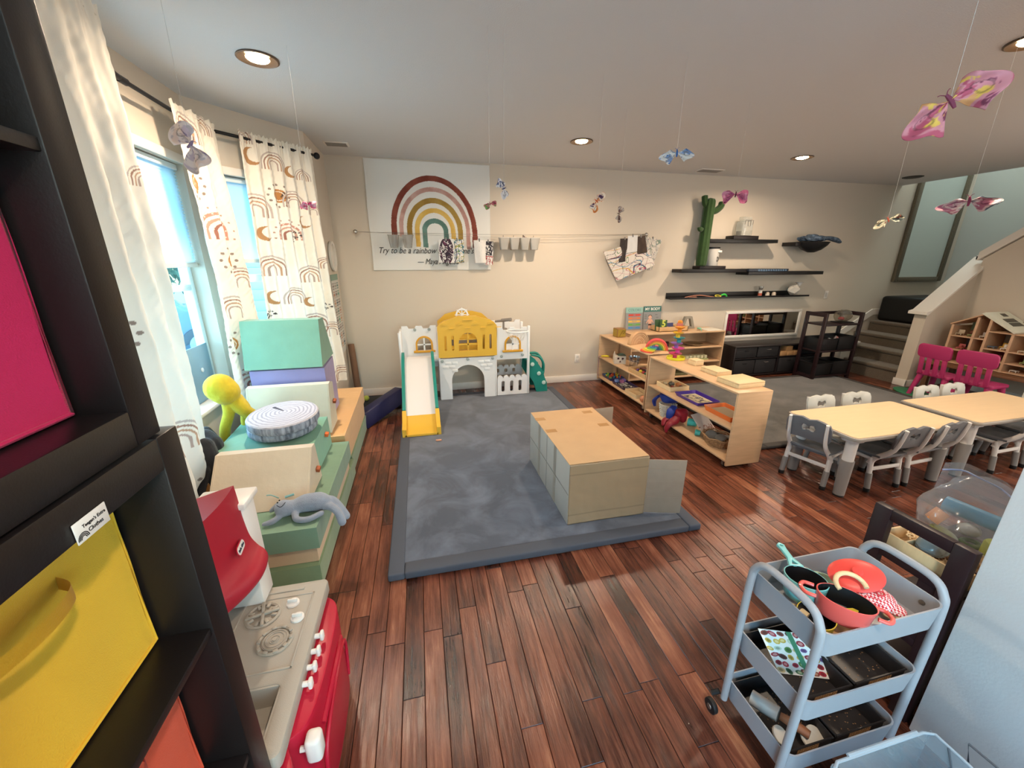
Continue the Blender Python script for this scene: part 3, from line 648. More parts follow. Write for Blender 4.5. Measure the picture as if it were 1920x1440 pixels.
# teal climbing wall on the right
g = NB(); P = [(1.235, 0.52), (1.215, 0.30), (1.30, 0.16), (1.335, Zm), (1.475, Zm), (1.465, 0.15), (1.40, 0.33), (1.31, 0.46)]
prism(g, P, 0.03, M=XZ(4.46)); prism(g, P, 0.03, M=XZ(4.74)); tube(g, [(1.28, 4.6, 0.50), (1.38, 4.6, 0.49), (1.46, 4.6, 0.38), (1.455, 4.6, 0.26), (1.42, 4.6, 0.20)], 0.016, 8, 6); tube(g, [(1.28, 4.50, 0.50), (1.38, 4.50, 0.47), (1.44, 4.50, 0.38), (1.44, 4.50, 0.26)], 0.014, 8, 6)
tube(g, [(1.24, 4.52, 0.51), (1.24, 4.68, 0.51)], 0.02, 8)
for (x, z) in ((1.30, 0.40), (1.38, 0.27), (1.42, 0.14)): box(g, x-0.05, x+0.06, 4.46, 4.72, z-0.012, z+0.012, 0.006)
obj('climbing_side', g, cg, root)
g = NB()
for (x, z) in ((1.275, 0.40), (1.36, 0.28), (1.425, 0.16)): cyl(g, (x, 4.418, z), 0.026, 0.014, 8, axis='Y', bev=0.004)
sep('climbing_bolt', g, mat('bolt_pale', '#b7cfc8', 0.5), root)
# hoop
g = NB(); tube(g, [(1.04+0.125*cos(a*pi/16), 4.24+0.10*sin(a*pi/16), 0.845) for a in range(32)], 0.007, 8, closed=True); tube(g, [(1.04, 4.34, 0.845), (1.06, 4.41, 0.83)], 0.01, 8); obj('hoop_ring', g, cw, root)
g = NB()
for k in range(12):
    a = k*pi/6
    for s_ in (-1, 1): tube(g, [(1.04+0.12*cos(a), 4.24+0.095*sin(a), 0.84), (1.04+0.095*cos(a+s_*0.26), 4.24+0.075*sin(a+s_*0.26), 0.79), (1.04+0.065*cos(a), 4.24+0.05*sin(a), 0.74)], 0.0018, 4)
obj('hoop_net', g, mat('net_white', '#d9d9d4', 0.7), root)
# telescope
g = NB(); tube(g, [(0.93, 4.58, 0.92), (1.03, 4.50, 0.94)], 0.02, 10); tube(g, [(0.86, 4.62, 0.905), (0.95, 4.57, 0.92)], 0.014, 10); tube(g, [(0.95, 4.56, 0.92), (0.95, 4.56, 0.82)], 0.012, 8); box(g, 0.90, 0.99, 4.53, 4.60, 0.80, 0.83, 0.006); obj('telescope', g, mat('telescope_grey', '#8e8680', 0.4, metal=0.3), root)

# ---------------- wooden mobile shelves
birch = mat('birch_ply', '#cba680', 0.42, var=0.10, vs=5, stretch=(1, 1, 9), bump=0.04, bs=30)
birch2 = mat('birch_edge', '#b98d60', 0.5, var=0.12, vs=60)
steel = mat('caster_steel', '#7e7b78', 0.35, metal=0.8); rub = mat('black_rubber', '#121214', 0.6)
def wood_shelf(name, x0, x1, y0, y1, h, levels, along, label, back=False):
    root = empty(name, label, 'shelf', ((x0+x1)/2, (y0+y1)/2, 0), 0, 'birch shelves on casters'); z0 = 0.075; t = 0.018
    for s in (0, 1):
        g = NB()
        if along == 'Y': yy = y0 if s == 0 else y1-t; box(g, x0, x1, yy, yy+t, z0-0.035 if True else 0, h, 0.006, 3)
        else: xx = x0 if s == 0 else x1-t; box(g, xx, xx+t, y0, y1, z0-0.035, h, 0.006, 3)
        obj('side_panel', g, birch, root)
    for z in levels+[h]:
        g = NB()
        if along == 'Y': box(g, x0+(0 if z == h else 0.006), x1-0.004, y0+(0.0 if z == h else t), y1-(0.0 if z == h else t), z-t+(0.001 if z == h else 0), z+(0.001 if z == h else 0), 0.005)
        else: box(g, x0+(0 if z == h else t), x1-(0 if z == h else t), y0+(0 if z == h else 0.006), y1-0.004, z-t+(0.001 if z == h else 0), z+(0.001 if z == h else 0), 0.005)
        obj('top_board' if z == h else 'shelf_board', g, birch, root)
    if back:
        g = NB()
        if along == 'Y': box(g, x1-0.010, x1-0.004, y0+t, y1-t, 0.08, h-t)
        else: box(g, x0+t, x1-t, y1-0.010, y1-0.004, 0.08, h-t)
        obj('back_panel', g, birch, root)
    for (x, y) in ((x0+0.05, y0+0.07), (x0+0.05, y1-0.07), (x1-0.05, y0+0.07), (x1-0.05, y1-0.07)):
        g = NB(); cyl(g, (x-0.012, y, 0.026), 0.026, 0.024, 18, axis='X', bev=0.004); w_ = obj('caster', g, rub, root)
        g = NB(); box(g, x-0.02, x-0.015, y-0.012, y+0.012, 0.02, 0.058); box(g, x+0.015, x+0.02, y-0.012, y+0.012, 0.02, 0.058); cyl(g, (x, y, 0.052), 0.018, 0.006, 12); obj('caster_fork', g, steel, w_)
    return root
wood_shelf('toy_shelf', 2.27, 2.585, 2.315, 3.52, 0.655, [0.085, 0.36], 'Y', 'open birch shelf on casters nearest the tables, stacked with flat wooden boxes')
wood_shelf('toy_shelf', 2.31, 2.60, 3.60, 4.80, 0.655, [0.085, 0.36], 'Y', 'open birch shelf on casters holding the wooden rainbow and steel bucket')
wood_shelf('toy_shelf', 2.62, 4.02, 4.50, 4.855, 0.69, [0.085, 0.28, 0.48], 'X', 'birch shelf standing flat against the back wall under the two posters', back=True)

# ---------------- activity tables and chairs
maple = mat('table_laminate', '#dcc09a', 0.38, var=0.04, vs=4, stretch=(1, 8, 1)); tgrey = mat('table_edge_grey', '#9a948d', 0.45)
twhite = mat('leg_white', '#d9d5d2', 0.35); lgrey = mat('leg_grey', '#8b8886', 0.45); seatg = mat('seat_grey', '#686b70', 0.45); seatl = mat('seat_pale', '#b9b9b2', 0.45)
def ktable(x0, x1, y0, y1, z, label):
    root = empty('activity_table', label, 'table', ((x0+x1)/2, (y0+y1)/2, 0), 0, 'activity tables')
    g = NB(); prism(g, rrect(x0+0.012, x1-0.012, y0+0.012, y1-0.012, 0.03), 0.006, M=Matrix.Translation((0, 0, z-0.006))); obj('tabletop', g, maple, root)
    g = NB(); prism(g, rrect(x0, x1, y0, y1, 0.04), 0.024, M=Matrix.Translation((0, 0, z-0.0275)), bev=0.006); box(g, x0+0.09, x1-0.09, y0+0.06, y1-0.06, z-0.05, z-0.026, 0.004); obj('table_edge', g, tgrey, root)
    for (x, y, dx, dy) in ((x0+0.10, y0+0.09, 1, 1), (x1-0.10, y0+0.09, -1, 1), (x0+0.10, y1-0.09, 1, -1), (x1-0.10, y1-0.09, -1, -1)):
        g = NB(); tube(g, [(x, y, z-0.03), (x-dx*0.005, y-dy*0.005, 0.27)], [0.036, 0.034], 18); box(g, x-0.055, x+0.055, y-0.045, y+0.045, z-0.065, z-0.03, 0.012); l = obj('leg', g, twhite, root)
        g = NB(); tube(g, [(x-dx*0.005, y-dy*0.005, 0.275), (x-dx*0.012, y-dy*0.012, 0.012)], [0.041, 0.034], 18); obj('leg_sleeve', g, lgrey, l)
        g = NB(); cyl(g, (x-dx*0.012, y-dy*0.012, 0.0), 0.033, 0.014, 18); obj('foot', g, rub, l)
ktable(2.73, 3.79, 1.77, 2.30, 0.48, 'maple-topped kids table with grey edge, the one nearer the birch shelves')
ktable(3.88, 4.98, 1.78, 2.30, 0.48, 'maple-topped kids table with grey edge, farther right beside the pink chairs')
def kchair(label, seatm, bkm, loc, rz):
    root = empty('kids_chair', label, 'chair', (0, 0, 0), 0, 'grey kids chairs around the tables')
    # faces +Y; local coordinates
    g = NB(); t = bmesh.new(); nx, ny = 10, 10; V = []
    for j in range(ny+1):
        row = []
        for i in range(nx+1):
            u = i/nx*2-1; v = j/ny*2-1; x = u*0.145*(1-0.04*(v < -0.5)); y = v*0.135
            z = 0.272-0.014*(1-u*u)*(1-v*v)+0.012*max(0, v-0.6)*(-1.5)+0.01*max(0, -v-0.6)
            row.append(t.verts.new((x, y, z)))
        V.append(row)
    for j in range(ny):
        for i in range(nx): t.faces.new((V[j][i], V[j][i+1], V[j+1][i+1], V[j+1][i]))
    r_ = bmesh.ops.extrude_face_region(t, geom=t.faces[:]); bmesh.ops.translate(t, vec=(0, 0, -0.014), verts=[v for v in r_['geom'] if isinstance(v, bmesh.types.BMVert)])
    bmesh.ops.recalc_face_normals(t, faces=t.faces); merge(g, t); box(g, -0.12, 0.12, -0.11, 0.11, 0.235, 0.262, 0.008); obj('seat', g, seatm, root, local=True)
    bow = [(-0.034, 0.432), (-0.026, 0.450), (-0.014, 0.448), (-0.006, 0.443), (0.006, 0.443), (0.014, 0.448), (0.026, 0.450), (0.034, 0.432), (0.026, 0.414), (0.014, 0.416), (0.006, 0.421), (-0.006, 0.421), (-0.014, 0.416), (-0.026, 0.414)]
    bow = [(x*1.3, 0.438+(z-0.432)*1.3) for x, z in bow]
    outl = [(-0.125, 0.345), (-0.06, 0.352), (0.06, 0.352), (0.125, 0.345), (0.142, 0.38), (0.142, 0.46), (0.128, 0.492), (0.085, 0.505), (0.045, 0.512), (0.0, 0.498), (-0.045, 0.512), (-0.085, 0.505), (-0.128, 0.492), (-0.142, 0.46), (-0.142, 0.38)]
    g = NB(); Mb = Matrix.Translation((0, -0.185, 0.35)) @ Matrix.Rotation(R(12), 4, 'X') @ Matrix.Translation((0, 0.012, -0.35)) @ XZ(0.0)
    prism(g, outl, 0.018, holes=[bow], M=Mb, bev=0.003); obj('backrest', g, bkm, root, local=True)
    for s in (-1, 1):
        g = NB(); tube(g, [(s*0.115, -0.225, 0.495), (s*0.117, -0.19, 0.345), (s*0.128, -0.10, 0.245), (s*0.135, -0.085, 0.20)], [0.010, 0.012, 0.014, 0.018], 10, 4, flat=1.3)
        tube(g, [(s*0.132, -0.10, 0.235), (s*0.132, 0.10, 0.235)], 0.012, 8); obj('back_post', g, twhite, root, local=True)
        for q, (ya, yb) in enumerate(((-0.085, -0.115), (0.10, 0.125))):
            g = NB(); tube(g, [(s*0.132, ya, 0.245), (s*0.136, (ya+yb)/2, 0.13)], [0.017, 0.016], 12); l = obj('leg', g, twhite, root, local=True)
            g = NB(); tube(g, [(s*0.136, (ya+yb)/2, 0.135), (s*0.139, yb, 0.025)], [0.020, 0.018], 12); obj('leg_sleeve', g, lgrey, l, local=True)
            g = NB(); cyl(g, (s*0.139, yb, 0.0), 0.019, 0.03, 14, bev=0.003); obj('foot', g, rub, l, local=True)
    g = NB(); box(g, -0.13, 0.13, -0.108, -0.096, 0.155, 0.18, 0.003); box(g, -0.13, 0.13, 0.10, 0.112, 0.155, 0.18, 0.003); obj('stretcher', g, twhite, root, local=True)
    root.location = loc; root.rotation_euler = (0, 0, rz); root.scale = (1, 1, 1.055); return root
c0 = kchair('dark grey kids chair at the near side of the nearer table, by its left leg', seatg, seatg, (3.20, 1.955, 0), 0)
dup(c0, (3.55, 1.96, 0), R(3), 'dark grey kids chair at the near side of the nearer table, on the right')
dup(c0, (2.84, 2.10, 0), R(-72), 'dark grey kids chair at the left end of the nearer table')
dup(c0, (4.42, 1.94, 0), R(2), 'dark grey kids chair tucked under the near side of the farther table')
dup(c0, (4.80, 1.95, 0), R(2), 'dark grey kids chair at the farther table, cut off by the white wall')
c1 = kchair('pale grey kids chair behind the nearer table, on its left', seatl, seatl, (3.20, 2.21, 0), R(180))
dup(c1, (3.56, 2.21, 0), R(176), 'pale grey kids chair behind the nearer table, on its right')
dup(c1, (4.38, 2.21, 0), R(180), 'pale grey kids chair behind the farther table, in front of the left pink chair')
dup(c1, (4.70, 2.21, 0), R(180), 'pale grey kids chair behind the farther table, in front of the right pink chair')
dup(c1, (5.08, 2.05, 0), R(100), 'pale grey kids chair at the far right end of the farther table')
# ================================================================ BLACK CUBE SHELVES AND BINS
blk = mat('black_brown_laminate', '#151112', 0.38, bump=0.05, bs=300)
def cube_unit(xf, xb, y1, zb, ncol, nrow, base, label):
    root = empty('cube_shelf', label, 'shelf', ((xf+xb)/2, y1-0.75, zb), 0, 'black cube shelves')
    c, T, t = 0.334, 0.055, 0.016; W = 2*T+ncol*c+(ncol-1)*t; y0 = y1-W; Hh = base+2*T+nrow*c+(nrow-1)*t
    for yy in (y0, y1-T): g = NB(); box(g, xb, xf, yy, yy+T, zb, zb+Hh, 0.0025); obj('side_panel', g, blk, root)
    for nm, zz, tt in (('bottom_panel', zb, T+base), ('top_panel', zb+Hh-T, T)): g = NB(); box(g, xb, xf, y0+T, y1-T, zz, zz+tt, 0.0025); obj(nm, g, blk, root)
    for i in range(1, nrow): z = zb+base+T+i*c+(i-1)*t; g = NB(); box(g, xb, xf-0.004, y0+T, y1-T, z, z+t, 0.0015); obj('shelf_board', g, blk, root)
    for j in range(1, ncol):
        y = y1-T-j*c-j*t+0.0
        for i in range(nrow): z = zb+base+T+i*(c+t); g = NB(); box(g, xb, xf-0.004, y, y+t, z, z+c, 0.0015); obj('divider', g, blk, root)
    g = NB(); box(g, xb, xb+0.006, y0+T, y1-T, zb+base+T, zb+Hh-T); obj('back_panel', g, blk, root)
    return root, [(y1-T-j*(c+t)-c, y1-T-j*(c+t)) for j in range(ncol)], [(zb+base+T+i*(c+t), zb+base+T+i*(c+t)+c) for i in range(nrow)]
low, cols, rows = cube_unit(-0.42, -0.80, 0.731, 0.0, 4, 3, 0.188, 'black cube shelf at the left edge, lower unit holding yellow and orange bins')
upp, colsu, rowsu = cube_unit(-0.425, -0.80, 0.70, 1.335, 4, 3, 0.0, 'black cube shelf at the left edge, upper unit stacked on the lower one')
def bin_(ya, yb, za, zb_, xf, m, label, hz):
    root = empty('storage_bin', label, 'storage bin', (xf-0.15, (ya+yb)/2, za), 0, 'fabric bins in the black shelves')
    y0, y1, z0, z1 = ya+0.006, yb-0.006, za+0.002, zb_
    g = NB(); nu, nv = 16, 16; V = []
    for j in range(nv+1):
        V.append([g.verts.new((xf-0.016*(1-(2*i/nu-1)**2)*(1-(2*j/nv-1)**2)-0.003*sin(9*i/nu)*sin(7*j/nv), y0+(y1-y0)*i/nu, z0+(z1-z0)*j/nv)) for i in range(nu+1)])
    for j in range(nv):
        for i in range(nu): g.faces.new((V[j][i], V[j][i+1], V[j+1][i+1], V[j+1][i]))
    xb = -0.78
    for (a, b_) in ((y0, y0+0.004), (y1-0.004, y1)): box(g, xb, xf-0.001, a, b_, z0, z1)
    box(g, xb, xb+0.004, y0, y1, z0, z1); box(g, xb, xf-0.001, y0, y1, z0, z0+0.004); obj('fabric_box', g, m, root, ang=60)
    g = NB(); tube(g, [(xf, y0+0.004, z0+0.004), (xf, y1-0.004, z0+0.004), (xf, y1-0.004, z1), (xf, y0+0.004, z1), (xf, y0+0.004, z0+0.004)], 0.004, 6); obj('seam', g, m, root)
    g = NB(); ym = (y0+y1)/2-0.035; P = [(ym-0.10, xf-0.012), (ym-0.075, xf+0.022), (ym, xf+0.038), (ym+0.065, xf+0.026), (ym+0.09, xf-0.012)]
    Q = smooth_path([(x, y, 0) for y, x in P], 6); V = [[g.verts.new((p.x, p.y, hz+zz)) for zz in (0.0, 0.022)] for p in Q]+[]
    for A, B in zip(V, V[1:]): g.faces.new((A[0], B[0], B[1], A[1]))
    bmesh.ops.solidify(g, geom=g.faces[:], thickness=0.004); obj('handle', g, m, root)
def fabric(name, c): return mat(name, c, 0.85, var=0.05, vs=5, bump=0.3, bs=500, sheen=0.15)
yel = fabric('yellow_fabric', '#d9ad2e'); ora = fabric('orange_fabric', '#cf4f33'); pnk = fabric('pink_fabric', '#b3164f')
bin_(cols[0][0], cols[0][1], rows[2][0], 1.222, -0.505, yel, 'yellow fabric bin in the lower black shelf, top row', 1.165)
bin_(cols[0][0], cols[0][1], rows[1][0], 0.872, -0.505, ora, 'orange-red fabric bin in the lower black shelf, under the yellow bin', 0.815)
bin_(colsu[0][0], colsu[0][1], rowsu[0][0], 1.70, -0.485, pnk, 'deep pink fabric bin in the upper black shelf, bottom row', 1.60)
root = empty('name_label', 'small white name label with a rainbow stuck on the lower black shelf rim', 'label', (-0.42, 0.52, 1.286))
g = NB(); box(g, -0.4195, -0.418, 0.497, 0.549, 1.273, 1.301, 0.002); obj('label_card', g, mat('label_white', '#dcd8d4', 0.4), root)
ML_ = Matrix(((0,0,1,-0.4178),(1,0,0,0),(0,1,0,0),(0,0,0,1)))
g = NB(); txt(g, "Teegan's Extra", 0.0062, ML_ @ Matrix.Translation((0.527, 1.291, 0)), bold=0.0001, depth=0.0002); txt(g, "Clothes", 0.0075, ML_ @ Matrix.Translation((0.527, 1.282, 0)), bold=0.0001, depth=0.0002)
for r_ in (0.008, 0.006, 0.004): tube(g, [(-0.4176, 0.506+y, 1.277+z) for y, z in arc(0, 0, r_, 0, 180, 10)], 0.0006, 4)
obj('label_print', g, mat('ink_black', '#1c1b1c', 0.6), root)
g = NB(); cyl(g, (-0.50, 0.706, 1.334), 0.006, 0.002, 12); obj('cam_cap', g, steel, low)

# ================================================================ CURTAINS, ROD
RZ = 2.45
iron = mat('black_iron', '#17161a', 0.45, metal=0.3)
root = empty('curtain_rod', 'black curtain rod bending around the bay window', 'curtain rod', (-1.36, 3.0, RZ))
cor = (-1.36, 3.42, RZ); end = (-0.795, 4.03, RZ)
g = NB(); tube(g, [(-1.20, 1.75, RZ), (-1.36, 2.66, RZ)], 0.014, 14); tube(g, [(-1.36, 2.66, RZ), cor], 0.011, 14); tube(g, [cor, end], 0.011, 14); tube(g, [(-1.36, 2.64, RZ), (-1.36, 2.70, RZ)], 0.017, 14); obj('rod', g, iron, root)
g = NB(); ball(g, (-0.775, 4.052, RZ), 0.026); obj('finial', g, iron, root)
for (p, q) in (((-1.46, 2.60), (-1.36, 2.60)), ((-0.90, 4.075), (-0.83, 3.995))):
    g = NB(); tube(g, [(p[0], p[1], RZ-0.07), (p[0]+0.005, p[1], RZ-0.01), (q[0], q[1], RZ-0.012)], 0.006, 8); obj('bracket', g, iron, root)

cloth = mat('curtain_cloth', '#ffffff', 0.85, attr='Col', bump=0.25, bs=500, sheen=0.1)
nt = cloth.node_tree; b_ = nt.nodes['Principled BSDF']; o_ = nt.nodes['Material Output']; tl = nt.nodes.new('ShaderNodeBsdfTranslucent'); mx = nt.nodes.new('ShaderNodeMixShader')
mx.inputs[0].default_value = 0.12; at = [n for n in nt.nodes if n.type == 'ATTRIBUTE'][0]
nt.links.new(at.outputs['Color'], tl.inputs[0]); nt.links.new(b_.outputs[0], mx.inputs[1]); nt.links.new(tl.outputs[0], mx.inputs[2]); nt.links.new(mx.outputs[0], o_.inputs[0])
CREAM = hexrgb('#ece5d8')
def paint_motifs(U, Vv, motifs):
    """U,V in metres on the flat cloth; motifs: (kind,u,v,r)"""
    c = [CREAM[0]+0*U, CREAM[1]+0*U, CREAM[2]+0*U]
    def put(m, h):
        k = hexrgb(h)
        for i in range(3): c[i] = np.where(m, k[i], c[i])
    for kind, mu, mv, r in motifs:
        dx = U-mu; dy = Vv-mv; d = np.hypot(dx, dy)
        if kind in 'rR':
            dd = np.hypot(dx, np.maximum(dy, 0)); up = (dy > -0.45*r) & (dy <= r*1.1)
            cols_ = ['#bcaea6', '#ece5d8', '#9c7767', '#ece5d8', '#bb9478', '#ece5d8', '#b09a90'] if kind == 'r' else ['#c08a78', '#ece5d8', '#c49a88', '#ece5d8', '#9c6a5c']
            n = len(cols_)
            for i, h in enumerate(cols_):
                if h == '#ece5d8': continue
                ro = r*(1-i*0.75/n); ri = r*(1-(i+(1.0 if i == 0 else 0.85))*0.75/n); put(up & (dd <= ro) & (dd > ri), h)
            if kind == 'R':
                a = np.arctan2(dy, dx)
                for k in range(11): aa = -0.3+k*0.37; put(np.hypot(dx-r*1.25*cos(aa), dy-r*1.25*sin(aa)) < 0.006, '#a98a7c'); put(np.hypot(dx-r*0.94*cos(aa), dy-r*0.94*sin(aa)) < 0.004, '#ece5d8')
        elif kind == 's':
            put(d < r*0.55, '#b9824a'); put((d < r*0.40) & (d > r*0.34), '#ece5d8')
            for k in range(12): aa = k*pi/6; put(np.hypot(dx-r*0.9*cos(aa), dy-r*0.9*sin(aa)) < r*0.09, '#8d7d73')
        elif kind == 'm': put((d < r*0.6) & (np.hypot(dx-r*0.22, dy-0.1*r) > r*0.48), '#b0845a')
        elif kind == 'd':
            for k in range(26): q = random.Random(k*7+1); aa = q.random()*6.28; rr = r*0.6*q.random()**.5; put(np.hypot(dx-rr*cos(aa), dy-rr*sin(aa)) < 0.005, '#4a4442')
    return c
def curtain(label, path, z0, z1, folds, amp, W, motifs, nu=230, nv=560, flare=None):
    """path(u,w): top/bottom plan points; hangs from z1 to z0"""
    rootc = empty('curtain', label, 'curtain', path(0.5, 0)+(z0,), 0, 'rainbow print curtains')
    def fp(u, v):
        w = 1-v                                             # 0 at the top
        xa, ya, xb, yb = path(None, w)
        x = xa+(xb-xa)*u; y = ya+(yb-ya)*u; nx = -(yb-ya); ny = (xb-xa); L = np.hypot(nx, ny); nx = nx/L; ny = ny/L
        a = amp*(0.35+0.65*np.minimum(1, w*3))*np.sin(2*pi*folds*u+0.9*np.sin(2.1*w+1)+0.5*noise2(u, w, 1.0, 5))+0.006*noise2(u, w*2, 3.0, 9)
        a = a + 0.006*np.sin(2*pi*folds*4*u)*np.exp(-w*30)
        return x-nx*a, y-ny*a, z0+(z1-z0)*v+0.008*np.sin(2*pi*folds*3*u)*np.where(v > 0.985, 1, 0)
    def fc(u, v):
        c = paint_motifs(u*W, z0+(z1-z0)*v, motifs); return c
    sheet('curtain_cloth', nu, nv, fp, fc, cloth, rootc)
    return rootc
def P1(u, w):
    if u is not None: return (-1.20, 2.05)
    return -1.18+0*w, 1.72+0*w, -1.215-0.02*w**3, 2.325+0.03*w**3
curtain('white rainbow-print curtain hanging beside the black cube shelf', P1, 0.08, 2.60, 4, 0.022, 0.61, [('r', 0.42, 0.72, 0.11), ('s', 0.50, 0.40, 0.10), ('r', 0.61, 1.95, 0.06), ('s', 0.20, 1.3, 0.1)])
def P2(u, w):
    if u is not None: return (-1.345, 3.25)
    s = 0.02*np.sin(pi*w*1.2)
    # from flat along the side wall into the bay corner, gathered narrower lower down
    return -1.345+0.01*w, 3.03+0.03*w+0.03*np.sin(pi*w), -1.29+0.06*w, 3.475-0.02*w+s
curtain('narrow white rainbow-print curtain in the corner between the two windows', P2, 0.45, 2.49, 2.5, 0.030, 0.45, [('R', 0.20, 1.79, 0.12), ('s', 0.07, 2.06, 0.10), ('r', 0.11, 2.35, 0.11), ('s', 0.24, 1.60, 0.10), ('r', 0.34, 1.45, 0.10), ('r', 0.17, 1.25, 0.11), ('s', 0.10, 1.02, 0.10), ('d', 0.42, 1.44, 0.05), ('r', 0.30, 2.42, 0.07), ('R', 0.2, 0.7, 0.1)], nu=140)
def P3(u, w):
    if u is not None: return (-1.0, 3.80)
    return -1.195-0.04*w, 3.585-0.04*w, -0.80+0.03*w, 4.005+0.05*w
curtain('wide gathered white rainbow-print curtain at the far end of the rod', P3, 0.46, 2.49, 6.5, 0.024, 0.57,
        [('m', 0.074, 2.34, 0.1), ('r', 0.051, 1.97, 0.115), ('m', 0.091, 1.8, 0.09), ('r', 0.103, 1.53, 0.11), ('m', 0.08, 1.31, 0.09), ('r', 0.228, 2.31, 0.09), ('m', 0.353, 2.28, 0.07), ('s', 0.234, 2.09, 0.09), ('d', 0.285, 2.08, 0.07), ('r', 0.342, 2.05, 0.09), ('m', 0.405, 1.91, 0.08), ('R', 0.268, 1.8, 0.09), ('d', 0.314, 1.79, 0.07), ('r', 0.388, 1.46, 0.1), ('r', 0.239, 1.29, 0.09), ('m', 0.353, 1.25, 0.07), ('d', 0.034, 1.17, 0.07), ('d', 0.49, 1.18, 0.07), ('r', 0.37, 1.04, 0.11), ('r', 0.507, 0.96, 0.09), ('r', 0.541, 0.52, 0.1), ('r', 0.536, 1.56, 0.07), ('m', 0.427, 0.84, 0.07), ('r', 0.456, 2.26, 0.06), ('r', 0.502, 2.0, 0.06), ('r', 0.023, 2.45, 0.07), ('d', 0.171, 0.9, 0.07), ('r', 0.142, 0.72, 0.1)], nu=320, nv=520)

# things on the corner wall
g = NB(); lathe(g, [(0.135, 0.0), (0.15, 0.012), (0.15, 0.03), (0.125, 0.03), (0.125, 0.006), (0, 0.006)], (-0.87, 4.60, 1.64), rot=(0, R(90), 0), seg=40, sc=(1, 1, 1)); obj('round_mirror', g, mat('white_trim'), label='round white-rimmed mirror on the corner wall beside the curtain', cat='mirror')
def pc(u, v):
    r = 0.80+0*u; g_ = 0.79+0*u; b = 0.76+0*u
    hd = v > 0.93
    r = np.where(hd, .52, r); g_ = np.where(hd, .62, g_); b = np.where(hd, .56, b)
    for i in range(8):
        for j in range(3):
            m = (np.abs(v-(0.86-i*0.105)) < 0.038) & (np.abs(u-(0.2+j*0.3)) < 0.12); k = hexrgb(['#8c7c74', '#9a938b', '#6d8880', '#b98974', '#807a76', '#75a08d', '#c49a7c', '#5d6c76'][(i*3+j) % 8]); w = (np.abs(np.abs(v-(0.86-i*0.105))-0.02) < 0.006)
            r = np.where(m & ~w, k[0], r); g_ = np.where(m & ~w, k[1], g_); b = np.where(m & ~w, k[2], b)
    return r, g_, b
paperm = mat('printed_paper', '#ffffff', 0.7, attr='Col')
sheet('poster', 60, 160, lambda u, v: (-0.866+0*u, 4.42+0.36*u, 0.62+0.84*v), pc, paperm, label='tall printed picture chart on the corner wall below the round mirror', cat='poster', thick=0.002)
g = NB(); lathe(g, [(0.028, 0), (0.036, 0), (0.036, 0.66), (0.028, 0.66), (0.028, 0)], (0, 0, 0), seg=24); bmesh.ops.transform(g, matrix=TRS((-0.78, 4.70, 0.02), (R(-7), R(-3), 0)), verts=g.verts)
obj('cardboard_tube', g, mat('kraft_brown', '#7a5a45', 0.8, var=0.06), label='brown cardboard tube leaning in the far left corner', cat='tube')
g = NB(); ball(g, (-0.69, 4.62, 0.055), 0.033, u=24, v=16); b1_ = obj('tennis_ball', g, mat('tennis_felt', '#b7c653', 0.9, bump=0.6, bs=700, sheen=0.5), label='yellow-green tennis ball beside the cardboard tube', cat='ball')
g = NB(); box(g, -0.80, -0.29, 4.36, 4.80, 0.0, 0.022, 0.006); obj('floor_mat', g, mat('dark_mat', '#24262c', 0.7), label='thin black mat on the floor behind the navy beam', cat='mat')
navy = mat('navy_vinyl', '#22234a', 0.42, bump=0.15, bs=60)
g = NB(); Mn = TRS((-0.475, 4.13, 0.0), (0, 0, R(54.6)))
prism(g, [(-0.095, 0.0), (0.095, 0.0), (0.085, 0.06), (0.05, 0.15), (-0.05, 0.15), (-0.085, 0.06)], 0.66, M=Mn @ Matrix.Translation((-0.33, 0, 0)) @ Matrix(((0,0,1,0),(1,0,0,0),(0,1,0,0),(0,0,0,1))), bev=0.012)
bmesh.ops.rotate(g, cent=(-0.66, 3.86, 0), matrix=Matrix.Rotation(R(-8), 3, Vector((-0.815, 0.579, 0))), verts=g.verts); bmesh.ops.translate(g, vec=(0.0, 0, -min(v.co.z for v in g.verts)+0.001), verts=g.verts)
obj('balance_beam', g, navy, label='navy vinyl foam beam lying between the foam pile and the slide', cat='foam beam')

